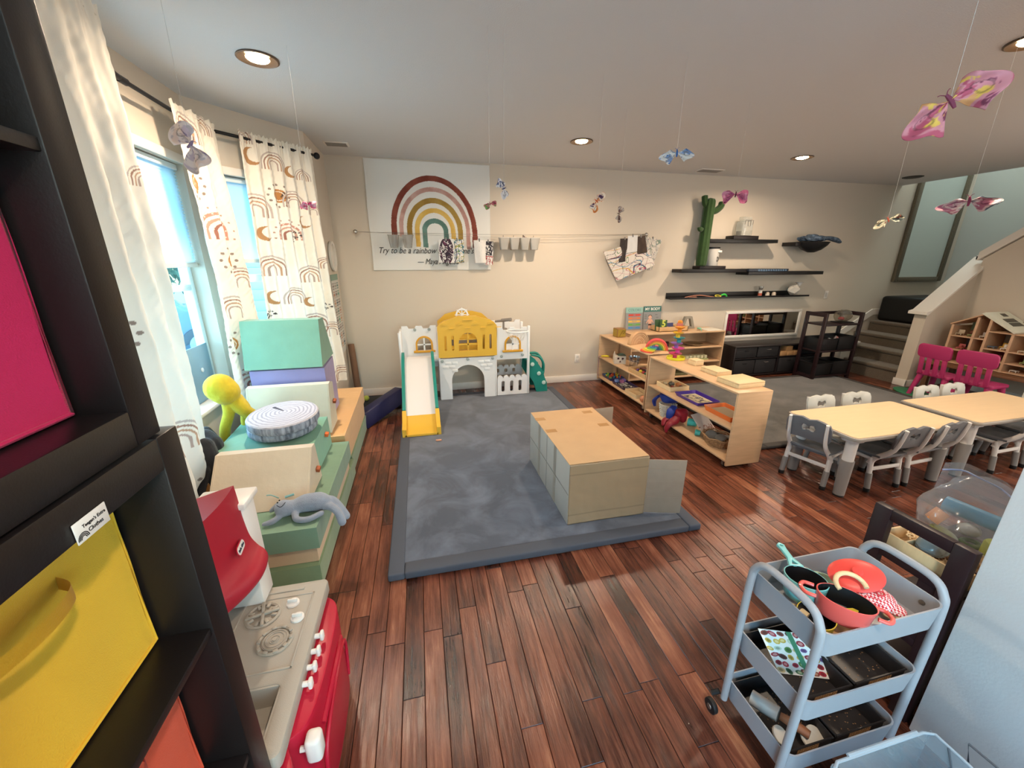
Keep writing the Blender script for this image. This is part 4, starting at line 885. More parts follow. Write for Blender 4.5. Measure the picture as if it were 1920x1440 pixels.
# ================================================================ FOAM PLAY COUCH PILE
def vel(name, c, c2=None): return mat(name, c, 0.8, var=0.08, vs=5, bump=1.0, bs=11, sheen=0.3)
fgreen = vel('velvet_sage', '#7d9370'); fgreen2 = vel('velvet_green', '#728f78'); fmint = vel('velvet_mint', '#729a83'); fteal = vel('velvet_teal', '#74a58e'); fbeige = vel('velvet_beige', '#c4a98a'); fcream = vel('velvet_cream', '#c0b7a1'); fpur = vel('velvet_lilac', '#9688b0'); fora = vel('velvet_tan', '#cfa46f'); fsand = vel('velvet_sand', '#c6b6a0')
def foam(name, poly, x0, x1, m, label, bev=0.032, cat='foam block', M=None, seam=True):
    """poly in (y,z), runs along x"""
    rt = empty(name, label, cat, ((x0+x1)/2, sum(p[0] for p in poly)/len(poly), min(p[1] for p in poly)))
    g = NB(); prism(g, poly, x1-x0, M=(M or Matrix.Identity(4)) @ YZ(x0)); t = g
    bmesh.ops.bevel(g, geom=[e for e in g.edges if e.calc_face_angle(0) > 0.3], offset=bev, segments=3, profile=0.6, affect='EDGES')
    bmesh.ops.triangulate(g, faces=[f for f in g.faces if len(f.verts) > 4]); 
    obj('foam_cover', g, m, rt, ang=50)
    if seam:
        g = NB(); n = len(poly); cy2 = sum(p[0] for p in poly)/n; cz2 = sum(p[1] for p in poly)/n
        k = 0.985; Q = [(cy2+(y-cy2)*k, cz2+(z-cz2)*k) for y, z in poly]
        for xx in (x0+0.010, x1-0.010):
            pts2 = [(xx, y, z) for y, z in Q]; g2 = NB(); tube(g, [(M or Matrix.Identity(4)) @ Vector(p) for p in pts2+[pts2[0]]], 0.0028, 6)
            g2.free()
        sep('seam_piping', g, m, rt)
    return rt
foam('foam_mat', [(1.80, 0.001), (2.95, 0.001), (2.95, 0.125), (1.80, 0.125)], -1.10, -0.585, fgreen, 'sage green foam base, bottom of the near end of the pile', cat='foam mattress')
foam('foam_mat', [(1.83, 0.128), (2.80, 0.128), (2.80, 0.240), (1.83, 0.240)], -1.10, -0.595, fbeige, 'beige foam layer sandwiched between two green ones at the near end', cat='foam mattress')
foam('foam_mat', [(1.78, 0.243), (2.76, 0.243), (2.76, 0.362), (1.78, 0.362)], -1.10, -0.565, fgreen2, 'green foam layer the grey plush lies on', cat='foam mattress')
foam('foam_mat', [(2.97, 0.001), (3.90, 0.001), (3.90, 0.135), (2.97, 0.135)], -1.02, -0.60, fgreen, 'sage green foam base under the tan blocks at the far end', cat='foam mattress')
foam('foam_block', [(2.83, 0.138), (3.86, 0.138), (3.86, 0.27), (2.83, 0.27)], -1.02, -0.61, fora, 'tan foam block, lower of the two stacked at the far end')
foam('foam_block', [(2.81, 0.273), (3.88, 0.273), (3.88, 0.42), (3.70, 0.415), (2.81, 0.385)], -1.02, -0.60, fora, 'tan foam block, upper of the two stacked at the far end')
foam('foam_wedge', [(1.97, 0.365), (2.29, 0.365), (2.245, 0.60), (2.185, 0.605)], -1.12, -0.645, fsand, 'pale beige foam wedge in front of the tree stump cushion')
foam('foam_block', [(2.33, 0.365), (2.74, 0.365), (2.73, 0.575), (2.33, 0.555)], -1.20, -0.675, fteal, 'mint foam block under the tree stump cushions')
foam('foam_wedge', [(2.83, 0.41), (3.05, 0.42), (3.06, 0.73), (2.98, 0.755), (2.93, 0.75)], -1.22, -0.685, fcream, 'cream foam wedge standing behind the tree stump cushion')
foam('foam_block', [(3.09, 0.424), (3.42, 0.424), (3.42, 0.845), (3.09, 0.83)], -1.24, -0.735, fpur, 'lilac foam block between the cream wedge and the green one on top')
foam('foam_wedge', [(3.05, 0.85), (3.45, 0.86), (3.26, 1.185), (3.12, 1.19)], -1.25, -0.735, fmint, 'green foam wedge on the very top of the pile')
# tags
tagm = mat('orange_tag', '#e06a35', 0.6)
for (p, r_, l_) in (((-0.674, 2.60, 0.50), 0.1, 'orange fabric tag on the mint foam block'), ((-0.684, 2.99, 0.60), 0.4, 'rust leather tag on the side of the cream wedge'), ((-0.645, 2.20, 0.46), 0.3, 'rust leather tag on the side of the beige wedge')):
    g = NB(); box(g, 0, 0.022, -0.016, 0.016, -0.012, 0.012, 0.003, M=TRS(p, (r_, 0.2, 0))); obj('fabric_tag', g, tagm if 'orange' in l_ else mat('rust_tag', '#9a4f2c', 0.6), label=l_, cat='tag')
# stump cushions
ringm = bpy.data.materials.new('stump_print'); ringm.use_nodes = True; n_ = ringm.node_tree.nodes; l_ = ringm.node_tree.links; b_ = n_['Principled BSDF']; b_.inputs['Roughness'].default_value = 0.85
tc = n_.new('ShaderNodeTexCoord'); wv = n_.new('ShaderNodeTexWave'); wv.wave_type = 'RINGS'; wv.rings_direction = 'Z'; wv.inputs['Scale'].default_value = 14; wv.inputs['Distortion'].default_value = 3.5; wv.inputs['Detail'].default_value = 5; wv.inputs['Detail Scale'].default_value = 1.6
cr = n_.new('ShaderNodeValToRGB'); cr.color_ramp.elements[0].color = lin('#96939e'); cr.color_ramp.elements[0].position = 0.02; cr.color_ramp.elements[1].color = lin('#b9b6be'); cr.color_ramp.elements[1].position = 0.5
l_.new(tc.outputs['Object'], wv.inputs['Vector']); l_.new(wv.outputs['Fac'], cr.inputs[0]); l_.new(cr.outputs[0], b_.inputs['Base Color'])
barkm = mat('bark_print', '#5f6673', 0.85, color2='#aeb6c6', vs=9, stretch=(6, 6, 0.7))
for (cx, cy2, z, r_, lab, tilt) in ((-0.89, 2.54, 0.577, 0.195, 'tree stump print cushion, lower one of the pair on the mint block', 0), (-0.865, 2.50, 0.645, 0.20, 'tree stump print cushion, upper one of the pair, log rings on top', R(4))):
    rt = empty('stump_cushion', lab, 'cushion', (cx, cy2, z), 0, 'tree stump cushions'); MM = TRS((cx, cy2, z), (tilt, 0, 0))
    g = NB(); lathe(g, [(0, 0), (r_*0.93, 0.002), (r_*0.985, 0.014), (r_, 0.034), (r_*0.985, 0.054)], seg=64, M=MM); obj('cushion_side', g, barkm, rt)
    g = NB(); lathe(g, [(r_*0.985, 0.054), (r_*0.95, 0.063), (r_*0.6, 0.068), (0, 0.07)], seg=64, M=MM); obj('cushion_top', g, ringm, rt)
    if tilt: g = NB(); prism(g, [(-0.004, 0.0), (0.004, 0.0), (0.012, 0.10), (0.0, 0.105), (-0.006, 0.1)], 0.0015, M=MM @ Matrix.Translation((0, 0.02, 0.0685)) @ Matrix.Rotation(R(50), 4, 'Z')); obj('print_crack', g, mat('crack_print', '#4c4b55', 0.9), rt)

# ---------------- plush toys
plb = mat('plush_grey_blue', '#8f96a4', 0.95, var=0.08, vs=40, bump=0.9, bs=350, sheen=0.3)
def blob(name, chains, m, parent, lvl=2):
    """skinned body: chains of (x,y,z,r); the first vertex of later chains is linked to the body by closeness"""
    g = NB()
    for ch in chains:
        P = smooth_path([c[:3] for c in ch], 6); rs = [c[3] for c in ch]; tube(g, P, rs, 14)
        ball(g, ch[0][:3], ch[0][3], u=14, v=10); ball(g, ch[-1][:3], ch[-1][3], u=14, v=10)
    o = obj(name, g, m, parent, ang=180)
    md = o.modifiers.new('fuse', 'REMESH'); md.mode = 'VOXEL'; md.voxel_size = 0.0045; md.use_smooth_shade = True
    s = o.modifiers.new('soft', 'SMOOTH'); s.factor = 0.6; s.iterations = 5
    return o
Z = 0.365
rt = empty('plush_monkey', 'grey-blue long-legged plush toy lying on the green foam', 'stuffed toy', (-0.64, 1.92, Z))
blob('body', [[(-0.735, 1.900, Z+0.050, 0.043), (-0.690, 1.910, Z+0.045, 0.036), (-0.640, 1.925, Z+0.05, 0.046), (-0.575, 1.925, Z+0.05, 0.048), (-0.545, 1.92, Z+0.045, 0.036)],
              [(-0.68, 1.88, Z+0.03, 0.018), (-0.665, 1.84, Z+0.018, 0.016), (-0.61, 1.83, Z+0.016, 0.015), (-0.555, 1.86, Z+0.022, 0.014)],
              [(-0.67, 1.95, Z+0.04, 0.017), (-0.64, 1.985, Z+0.03, 0.016), (-0.59, 1.99, Z+0.025, 0.016)],
              [(-0.55, 1.905, Z+0.035, 0.024), (-0.515, 1.885, Z+0.036, 0.020), (-0.482, 1.865, Z+0.012, 0.018), (-0.462, 1.845, Z-0.035, 0.021)],
              [(-0.55, 1.94, Z+0.045, 0.022), (-0.515, 1.935, Z+0.045, 0.019), (-0.475, 1.905, Z+0.018, 0.017), (-0.448, 1.885, Z-0.030, 0.020)],
              [(-0.745, 1.865, Z+0.03, 0.014), (-0.775, 1.845, Z+0.018, 0.015), (-0.81, 1.838, Z+0.014, 0.011)],
              [(-0.745, 1.935, Z+0.05, 0.014), (-0.775, 1.95, Z+0.04, 0.018), (-0.81, 1.94, Z+0.02, 0.010)]], plb, rt)
g = NB(); tube(g, [(-0.752, 1.872, Z+0.088), (-0.735, 1.862, Z+0.083), (-0.725, 1.868, Z+0.086), (-0.717, 1.885, Z+0.092)], 0.0018, 6, 5); ball(g, (-0.755, 1.893, Z+0.091), 0.0035); ball(g, (-0.752, 1.912, Z+0.091), 0.0035); obj('face', g, mat('thread_black', '#22222a', 0.7), rt)
g = NB(); tube(g, [(-0.765, 1.945, Z+0.085), (-0.80, 1.955, Z+0.10), (-0.82, 1.95, Z+0.105)], 0.003, 6, 4); tube(g, [(-0.74, 1.955, Z+0.08), (-0.70, 1.965, Z+0.085)], 0.006, 6, 4); obj('ribbon', g, mat('teal_ribbon', '#7aa4a0', 0.6), rt)
rt = empty('plush_octopus', 'bright yellow plush octopus slumped against the window sill', 'stuffed toy', (-1.15, 2.45, 0.5))
blob('body', [[(-1.215, 2.595, 0.865, 0.085), (-1.19, 2.59, 0.84, 0.080)],
              [(-1.17, 2.61, 0.79, 0.05), (-1.12, 2.62, 0.70, 0.04), (-1.075, 2.70, 0.60, 0.035), (-1.06, 2.78, 0.52, 0.03)],
              [(-1.19, 2.60, 0.79, 0.04), (-1.20, 2.60, 0.70, 0.032), (-1.24, 2.60, 0.60, 0.03), (-1.26, 2.60, 0.50, 0.028)],
              [(-1.16, 2.63, 0.77, 0.045), (-1.15, 2.70, 0.68, 0.035), (-1.17, 2.72, 0.58, 0.03)]], mat('plush_yellow', '#d2b92c', 0.95, var=0.10, vs=40, bump=0.9, bs=350, sheen=0.15), rt)
rt = empty('plush_gorilla', 'black plush toy beside the yellow octopus', 'stuffed toy', (-1.25, 2.30, 0.45))
blob('body', [[(-1.28, 2.42, 0.60, 0.07), (-1.25, 2.40, 0.57, 0.075)], [(-1.24, 2.33, 0.60, 0.055), (-1.23, 2.30, 0.52, 0.07), (-1.24, 2.28, 0.40, 0.07)],
              [(-1.29, 2.48, 0.63, 0.035), (-1.29, 2.52, 0.58, 0.035)], [(-1.22, 2.24, 0.50, 0.035), (-1.24, 2.20, 0.42, 0.035), (-1.25, 2.16, 0.35, 0.03)]], mat('plush_black', '#1d1e23', 0.9, bump=0.8, bs=300, sheen=0.25), rt)

# blue-grey board in the window
rt = empty('window_board', 'blue-grey board with a round latch standing in the left window', 'board', (-1.555, 3.05, 0.645))
g = NB(); box(g, -1.545, -1.535, 2.92, 3.24, 0.646, 1.03, 0.003); obj('board', g, mat('slate_board', '#7d9cae', 0.5), rt)
g = NB(); cyl(g, (-1.535, 3.10, 0.86), 0.016, 0.006, 18, axis='X', bev=0.002); obj('latch', g, mat('latch_white', '#d3dbe0', 0.4), rt)
# ================================================================ TOY KITCHEN
kgrey = mat('kitchen_grey', '#a8a196', 0.5, bump=0.15, bs=400); kred = mat('kitchen_red', '#b51733', 0.38); kred2 = mat('kitchen_red_hood', '#a81e30', 0.45); kwh = mat('kitchen_white', '#e6e1dc', 0.35)
root = empty('toy_kitchen', 'red, white and grey plastic toy kitchen between the black shelf and the foam pile', 'toy kitchen', (-0.56, 0.95, 0))
zc = 0.46
g = NB(); prism(g, rrect(-0.735, -0.405, 0.738, 1.315, 0.02, 6), 0.05, holes=[rrect(-0.60, -0.455, 0.77, 0.93, 0.02, 5)], M=Matrix.Translation((0, 0, zc-0.05)), bev=0.008)
for (a, b_, c, d) in ((-0.66, -0.44, 0.97, 1.255),): 
    for q in ((a, b_, c, c+0.006), (a, b_, d-0.006, d), (a, a+0.006, c, d), (b_-0.006, b_, c, d)): box(g, *q, zc-0.002, zc+0.003, 0.0015)
box(g, -0.64, -0.48, 1.275, 1.287, zc-0.002, zc+0.004, 0.002)
obj('countertop', g, kgrey, root)
g = NB(); prism(g, rrect(-0.605, -0.45, 0.765, 0.935, 0.02, 5), 0.004, M=Matrix.Translation((0, 0, zc-0.08)))
for q in ((-0.606, -0.596, 0.77, 0.93), (-0.459, -0.449, 0.77, 0.93), (-0.6, -0.455, 0.764, 0.774), (-0.6, -0.455, 0.926, 0.936)): box(g, *q, zc-0.08, zc-0.004, 0.002)
obj('sink', g, kgrey, root)
def burner(cx, cy, kind):
    g = NB(); lathe(g, [(0.052, -0.002), (0.054, 0.004), (0.048, 0.007), (0.042, 0.004)], (cx, cy, zc), seg=40); lathe(g, [(0, 0.006), (0.007, 0.006), (0.008, 0.0)], (cx, cy, zc+0.004), seg=20)
    if kind == 'grate':
        for k in range(4): a = k*pi/2+0.25; box(g, 0.004, 0.05, -0.005, 0.005, 0.003, 0.012, 0.002, M=TRS((cx, cy, zc), (0, 0, a)))
        for k in range(8): a = k*pi/4+0.6; box(g, 0.028, 0.046, -0.005, 0.005, 0.0, 0.009, 0.002, M=TRS((cx, cy, zc), (0, 0, a)))
    else:
        for r_ in (0.034, 0.026, 0.014, 0.009): tube(g, [(cx+r_*cos(k*pi/16), cy+r_*sin(k*pi/16), zc+0.006) for k in range(32)], 0.0018, 6, closed=True)
        lathe(g, [(0.038, 0.0), (0.038, 0.005), (0, 0.0052)], (cx, cy, zc), seg=36)
        for k in range(10): a = k*pi/5; box(g, 0.041, 0.051, -0.007, 0.007, 0.002, 0.010, 0.002, M=TRS((cx, cy, zc), (0, 0, a)))
    obj('burner', g, kgrey, root)
burner(-0.585, 1.185, 'grate'); burner(-0.515, 1.075, 'coil')
for (x, y) in ((-0.502, 1.217), (-0.470, 1.150)):
    g = NB(); lathe(g, [(0.021, 0), (0.020, 0.006), (0.014, 0.009), (0, 0.010)], (x, y, zc), seg=24); box(g, x-0.016, x+0.016, y-0.004, y+0.004, zc+0.006, zc+0.020, 0.003, M=None); obj('stove_knob', g, kwh, root)
# body with bulging red doors
g = NB(); box(g, -0.72, -0.43, 0.742, 1.29, 0.0, zc-0.088, 0.02, 3); box(g, -0.70, -0.43, 0.95, 1.28, zc-0.10, zc-0.051); obj('cabinet_body', g, kwh, root)
def bulge(y0, y1, z0, z1, d, nm, B=-0.44):
    g = NB(); P = [(B, y0), (B+0.3*d, y0+0.004), (B+0.85*d, y0+0.06), (B+d, (y0+y1)/2), (B+0.85*d, y1-0.06), (B+0.3*d, y1-0.004), (B, y1)]
    prism(g, [(p.x, p.y) for p in smooth_path([(a, b_, 0) for a, b_ in P], 5)], z1-z0, M=Matrix.Translation((0, 0, z0)), bev=0.006); return obj(nm, g, kred, root)
dr = bulge(0.80, 1.285, 0.03, zc-0.052, 0.085, 'oven_door'); d2 = bulge(0.62, 0.79, 0.03, zc-0.052, 0.045, 'sink_door', -0.417)
g = NB(); tube(g, [(-0.360, 0.90, 0.31), (-0.352, 1.0, 0.335), (-0.352, 1.1, 0.335), (-0.362, 1.18, 0.31)], 0.010, 8, 6); tube(g, [(-0.36, 0.86, 0.08), (-0.352, 0.88, 0.25), (-0.35, 1.05, 0.30), (-0.36, 1.22, 0.25), (-0.365, 1.22, 0.08)], 0.006, 8, 6); obj('door_relief', g, kred, dr)
g = NB(); box(g, -0.375, -0.335, 0.79, 0.835, 0.32, 0.40, 0.012, 3); tube(g, [(-0.39, 0.81, 0.36), (-0.36, 0.81, 0.36)], 0.008, 8); obj('door_handle', g, kwh, dr)
for (y, z) in ((1.085, 0.437), (1.035, 0.432), (0.985, 0.430), (0.935, 0.430)):
    g = NB(); tube(g, [(-0.41, y, z), (-0.385, y, z)], 0.008, 10); box(g, -0.390, -0.378, y-0.011, y+0.011, z-0.015, z+0.015, 0.005); obj('dial', g, kwh, root)
# back board, pillars and red hood
g = NB(); box(g, -0.76, -0.735, 0.80, 1.33, zc-0.1, 0.62, 0.008); obj('back_board', g, mat('kitchen_offwhite', '#c9c9c6', 0.45), root)
for (y0, y1, z1) in ((1.235, 1.325, 0.845), (1.02, 1.075, 0.845)):
    g = NB(); x1_ = -0.595 if y0 > 1.2 else -0.655; box(g, -0.735, x1_, y0, y1, zc, z1, 0.008); box(g, -0.745, x1_+0.012, y0-0.01, y1+0.012, z1, z1+0.022, 0.006); obj('pillar', g, kwh, root)
g = NB(); t = bmesh.new()
# curved hood: vertical face flowing into an out-turned ledge, curved in plan
prof = smooth_path([(0.0, 0.93, 0), (0.004, 0.88, 0), (0.008, 0.80, 0), (0.018, 0.745, 0), (0.040, 0.715, 0), (0.062, 0.700, 0), (0.072, 0.678, 0), (0.062, 0.655, 0), (0.03, 0.645, 0), (-0.05, 0.645, 0)], 4)
V = []
for j in range(19):
    v = j/18; y = 1.240-0.245*v; bow = 0.03*sin(pi*(0.15+0.7*v)); led = 0.6+0.4*sin(pi*(0.25+0.6*v))
    row = []
    for p in prof:
        e = max(0, p.x); row.append(t.verts.new((-0.665+bow+0.075*(1-v)*0.6+e*led, y-0.08*e/0.09*(0.4-v), p.y-0.02*v)))
    row.append(t.verts.new((-0.735, y, 0.645-0.02*v))); row.append(t.verts.new((-0.725, y, 0.93-0.02*v-0.035)))
    V.append(row)
for A, B in zip(V, V[1:]):
    n = len(A)
    for k in range(n): t.faces.new((A[k], A[(k+1) % n], B[(k+1) % n], B[k]))
t.faces.new(V[0]); t.faces.new(V[-1][::-1]); bmesh.ops.recalc_face_normals(t, faces=t.faces); merge(g, t); obj('hood', g, kred2, root, ang=50)
# oval maker's badge
MB_ = Matrix(((0,0,1,-0.618),(-0.25,1,0,1.115),(0,0.0,0,0.770),(0,0,0,1)))
MB_ = TRS((-0.584, 1.150, 0.766), (R(90-12), 0, R(90+8)))
g = NB(); prism(g, rrect(-0.030, 0.030, -0.012, 0.012, 0.0115, 6), 0.003, M=MB_); bd = obj('badge', g, kwh, root)
g = NB(); prism(g, rrect(-0.033, 0.033, -0.015, 0.015, 0.0145, 6), 0.002, holes=[rrect(-0.030, 0.030, -0.012, 0.012, 0.0115, 6)], M=MB_); obj('badge_rim', g, kred, bd)
g = NB(); txt(g, 'little tikes', 0.0125, MB_ @ Matrix.Translation((0, 0, 0.0035)), bold=0.0004, depth=0.0004); obj('badge_lettering', g, mat('badge_blue', '#2a3b4c', 0.5), bd)

# ================================================================ ROLLING CART
cgy = mat('cart_grey', '#999ba1', 0.38, bump=0.03, bs=400)
CX0, CX1, CY0, CY1 = 0.985, 1.415, 0.575, 0.835
root = empty('utility_cart', 'grey three-tier metal rolling cart with arched handles beside the white wall', 'cart', (1.2, 0.705, 0), 0)
def tray(z, name='tray'):
    g = NB(); r = 0.03; o_ = rrect(CX0, CX1, CY0, CY1, r, 5); i_ = rrect(CX0+0.004, CX1-0.004, CY0+0.004, CY1-0.004, r, 5); n = len(o_)
    low = [(x*1, y*1) for x, y in rrect(CX0+0.006, CX1-0.006, CY0+0.006, CY1-0.006, r, 5)]
    A = [g.verts.new((x, y, z)) for x, y in o_]; B = [g.verts.new((x, y, z-0.085)) for x, y in low]; C_ = [g.verts.new((x, y, z)) for x, y in i_]
    D = [g.verts.new((x+(0.003 if x < 1.2 else -0.003), y+(0.003 if y < 0.7 else -0.003), z-0.082)) for x, y in low]
    for k in range(n):
        k2 = (k+1) % n; g.faces.new((A[k], A[k2], C_[k2], C_[k])); g.faces.new((B[k], B[k2], A[k2], A[k])); g.faces.new((C_[k], C_[k2], D[k2], D[k]))
    g.faces.new(D); g.faces.new(B[::-1]); bmesh.ops.recalc_face_normals(g, faces=g.faces)
    tr = obj(name, g, cgy, root)
    g = NB()
    for (x, y) in ((CX1-0.006, CY0+0.05), (CX1-0.006, CY1-0.05), (CX0+0.006, CY0+0.05), (CX0+0.006, CY1-0.05)): cyl(g, (x-0.003 if x > 1.2 else x-0.001, y, z-0.035), 0.008, 0.005, 14, axis='X', bev=0.001)
    sep('bolt', g, steel, tr)
for z in (0.655, 0.405, 0.175): tray(z)
for x in (CX0-0.008, CX1+0.008):
    a_, b2 = CY0+0.012, CY1-0.020; P = [(x, b2, 0.085), (x, b2, 0.30), (x, b2, 0.61), (x, b2-0.010, 0.675), (x, b2-0.042, 0.706), (x, (CY0+CY1)/2, 0.712), (x, a_+0.042, 0.706), (x, a_+0.010, 0.675), (x, a_, 0.61), (x, a_, 0.30), (x, a_, 0.085)]; g = NB()
    tube(g, P, 0.0115, 14, 6); obj('handle_frame', g, cgy, root)
for (x, y) in ((CX0-0.012, CY0), (CX0-0.012, CY1), (CX1+0.012, CY0), (CX1+0.012, CY1)):
    g = NB(); sg = -1 if x < 1.2 else 1
    tube(g, [(x, y, 0.095), (x+sg*0.02, y+(0.01 if y > 0.7 else -0.01), 0.078)], 0.009, 8); cyl(g, (x+sg*0.022-0.009, y, 0.027), 0.027, 0.018, 20, axis='X', bev=0.004); w_ = obj('caster', g, rub, root)
    g = NB(); cyl(g, (x+sg*0.022-0.012, y, 0.027), 0.010, 0.024, 12, axis='X', bev=0.002); obj('axle_cap', g, steel, w_)

# pots and pans
enb = mat('pan_black', '#101114', 0.45); coral = mat('coral_enamel', '#dc5a52', 0.3, coat=0.3); turq = mat('turquoise_enamel', '#7cc4c4', 0.3, coat=0.3); yen = mat('yellow_enamel', '#d9bb3f', 0.35); lidr = mat('lid_red', '#e0473f', 0.4)
def pan(name, label, c, r, h, m, sx=1.0, rz=0.0, tilt=(0, 0), handle=None, cat='toy pot'):
    rt = empty(name, label, cat, c, 0, 'toy pots in the cart'); M_ = TRS(c, (tilt[0], tilt[1], rz), (sx, 1, 1))
    g = NB(); lathe(g, [(0, 0), (r*0.80, 0), (r*0.88, 0.006), (r, h), (r*0.965, h+0.001), (r*0.95, h)], seg=48, M=M_); obj('shell', g, m, rt)
    g = NB(); lathe(g, [(r*0.955, h-0.0005), (r*0.84, 0.008), (r*0.78, 0.005), (0, 0.005)], seg=48, M=M_); obj('lining', g, enb, rt)
    return rt, M_
rt, M_ = pan('saucepan', 'turquoise toy pan with a black inside and handle pointing away', (1.072, 0.722, 0.625), 0.056, 0.065, turq, tilt=(R(-4), R(4)))
g = NB(); Mh = M_ @ TRS((0.02, 0.05, 0.058), (R(8), 0, R(-18)))
prism(g, [(-0.022, 0.0), (-0.016, 0.018), (-0.009, 0.034), (-0.009, 0.072), (-0.012, 0.092), (0, 0.102), (0.012, 0.092), (0.009, 0.072), (0.009, 0.034), (0.016, 0.018), (0.022, 0.0)], 0.009, holes=[circ(0, 0.088, 0.005, 10), [(-0.010, 0.006), (0.010, 0.006), (0.0, 0.026)]], M=Mh, bev=0.001); obj('handle', g, turq, rt)
rt, M_ = pan('casserole', 'coral oval toy casserole with two loop handles and a black inside', (1.098, 0.630, 0.640), 0.050, 0.062, coral, sx=1.38, rz=R(-44), tilt=(R(-3), R(3)))
for s_ in (-1, 1):
    g = NB(); Mh = TRS((1.098, 0.630, 0.640+0.052), (R(-3), R(3), R(-44))); P = [(s_*0.068, -0.024, 0), (s_*0.092, -0.022, 0), (s_*0.102, 0, 0.001), (s_*0.092, 0.022, 0), (s_*0.068, 0.024, 0)]
    tube(g, P, 0.0055, 10, 6, M=Mh); obj('handle', g, coral, rt)
rt, M_ = pan('saucepan', 'yellow toy pan half hidden under the near cart handle', (1.038, 0.648, 0.590), 0.046, 0.055, yen, tilt=(R(3), R(-6)))
g = NB(); prism(g, [(-0.018, 0.0), (-0.009, 0.025), (-0.009, 0.06), (0, 0.07), (0.009, 0.06), (0.009, 0.025), (0.018, 0.0)], 0.008, holes=[[(-0.008, 0.006), (0.008, 0.006), (0.0, 0.022)]], M=M_ @ TRS((0.046, -0.008, 0.052), (0, 0, R(-105))), bev=0.001); obj('handle', g, yen, rt)
rt = empty('pot_lid', 'red oval toy pot lid leaning on the gingham mitt', 'toy lid', (1.235, 0.70, 0.68)); M_ = TRS((1.232, 0.70, 0.690), (R(20), R(-14), R(-25)), (1.35, 1, 1))
g = NB(); lathe(g, [(0, 0.012), (0.02, 0.0115), (0.038, 0.008), (0.049, 0.004), (0.053, 0.0), (0.050, -0.003), (0, -0.003)], seg=48, M=M_); obj('lid', g, lidr, rt)
g = NB(); lathe(g, [(0, 0.026), (0.012, 0.025), (0.014, 0.021), (0.009, 0.017), (0.009, 0.010)], seg=24, M=TRS((1.232, 0.70, 0.690), (R(20), R(-14), R(-25)))); obj('knob', g, lidr, rt)
ging = bpy.data.materials.new('red_gingham'); ging.use_nodes = True; n_ = ging.node_tree.nodes; l_ = ging.node_tree.links; b_ = n_['Principled BSDF']; b_.inputs['Roughness'].default_value = 0.85
tc = n_.new('ShaderNodeTexCoord'); ck = n_.new('ShaderNodeTexChecker'); ck.inputs['Scale'].default_value = 170; ck.inputs[1].default_value = lin('#c42a38'); ck.inputs[2].default_value = lin('#e6cfd0'); l_.new(tc.outputs['Object'], ck.inputs[0]); l_.new(ck.outputs[0], b_.inputs[0])
rt = empty('oven_mitt', 'red gingham toy oven mitt in the cart under the red lid', 'oven mitt', (1.27, 0.62, 0.61))
g = NB(); tube(g, [(1.235, 0.72, 0.640), (1.252, 0.67, 0.650), (1.268, 0.63, 0.645), (1.274, 0.615, 0.640)], [0.046, 0.050, 0.044, 0.028], 20, 6, flat=0.40); ball(g, (1.275, 0.613, 0.64), 0.027, (1, 1, 0.4)); obj('mitt', g, ging, rt)
g = NB(); tube(g, [(1.258+0.012*cos(k*pi/8), 0.645+0.008*sin(k*pi/8), 0.668) for k in range(16)], 0.0025, 6, closed=True); obj('mitt_loop', g, mat('mitt_red', '#c83f48', 0.8), rt)
wood = mat('toy_wood', '#c9a273', 0.55, var=0.12, vs=14, stretch=(1, 6, 1)); woodp = mat('toy_wood_pale', '#d9bd92', 0.55, var=0.08, vs=14, stretch=(1, 6, 1))
g = NB(); lathe(g, [(0, 0), (0.044, 0), (0.050, 0.006), (0.046, 0.012), (0.03, 0.010), (0, 0.010)], seg=40); bmesh.ops.transform(g, matrix=TRS((1.13, 0.635, 0.585), (R(4), R(-4), 0)), verts=g.verts); obj('wooden_plate', g, wood, label='round wooden toy plate under the coral casserole', cat='plate')
g = NB(); tube(g, [(1.165+0.045*cos(a), 0.665+0.032*sin(a), 0.70+0.014*sin(a)) for a in [R(d) for d in range(-25, 190, 15)]], 0.0065, 10); obj('wooden_ring', g, woodp, label='pale wooden ring arching over the back of the coral casserole', cat='ring')
g = NB(); tube(g, [(1.005, 0.735, 0.60), (1.03, 0.70, 0.612), (1.04, 0.67, 0.61)], 0.010, 10, 4); obj('wooden_peg', g, woodp, label='small wooden peg at the left end of the top cart tray', cat='toy')
g = NB(); lathe(g, [(0, 0), (0.02, 0.001), (0.03, 0.010), (0.032, 0.014), (0.028, 0.012), (0, 0.006)], (0, 0, 0), seg=24, sc=(1, 1.3, 1)); tube(g, [(0, -0.03, 0.012), (0, -0.09, 0.022)], 0.005, 8); bmesh.ops.transform(g, matrix=TRS((1.155, 0.785, 0.612), (R(20), R(5), R(-30))), verts=g.verts)
obj('ladle', g, mat('ladle_metal', '#77746f', 0.35, metal=0.7), label='dark metal toy ladle behind the turquoise pan', cat='ladle')
g = NB(); lathe(g, [(0.028, 0), (0.045, 0.02), (0.05, 0.028), (0.046, 0.028), (0.026, 0.004), (0, 0.004)], (1.185, 0.745, 0.60), seg=30); obj('toy_bowl', g, mat('mint_plastic', '#a9c7ae', 0.45), label='pale mint toy bowl beside the red lid', cat='bowl')
g = NB(); prism(g, rrect(-0.04, 0.04, -0.022, 0.022, 0.006), 0.004, M=TRS((1.33, 0.645, 0.585), (R(6), R(-3), R(40)))); obj('cutting_board', g, woodp, label='pale wooden toy board under the gingham mitt', cat='board')
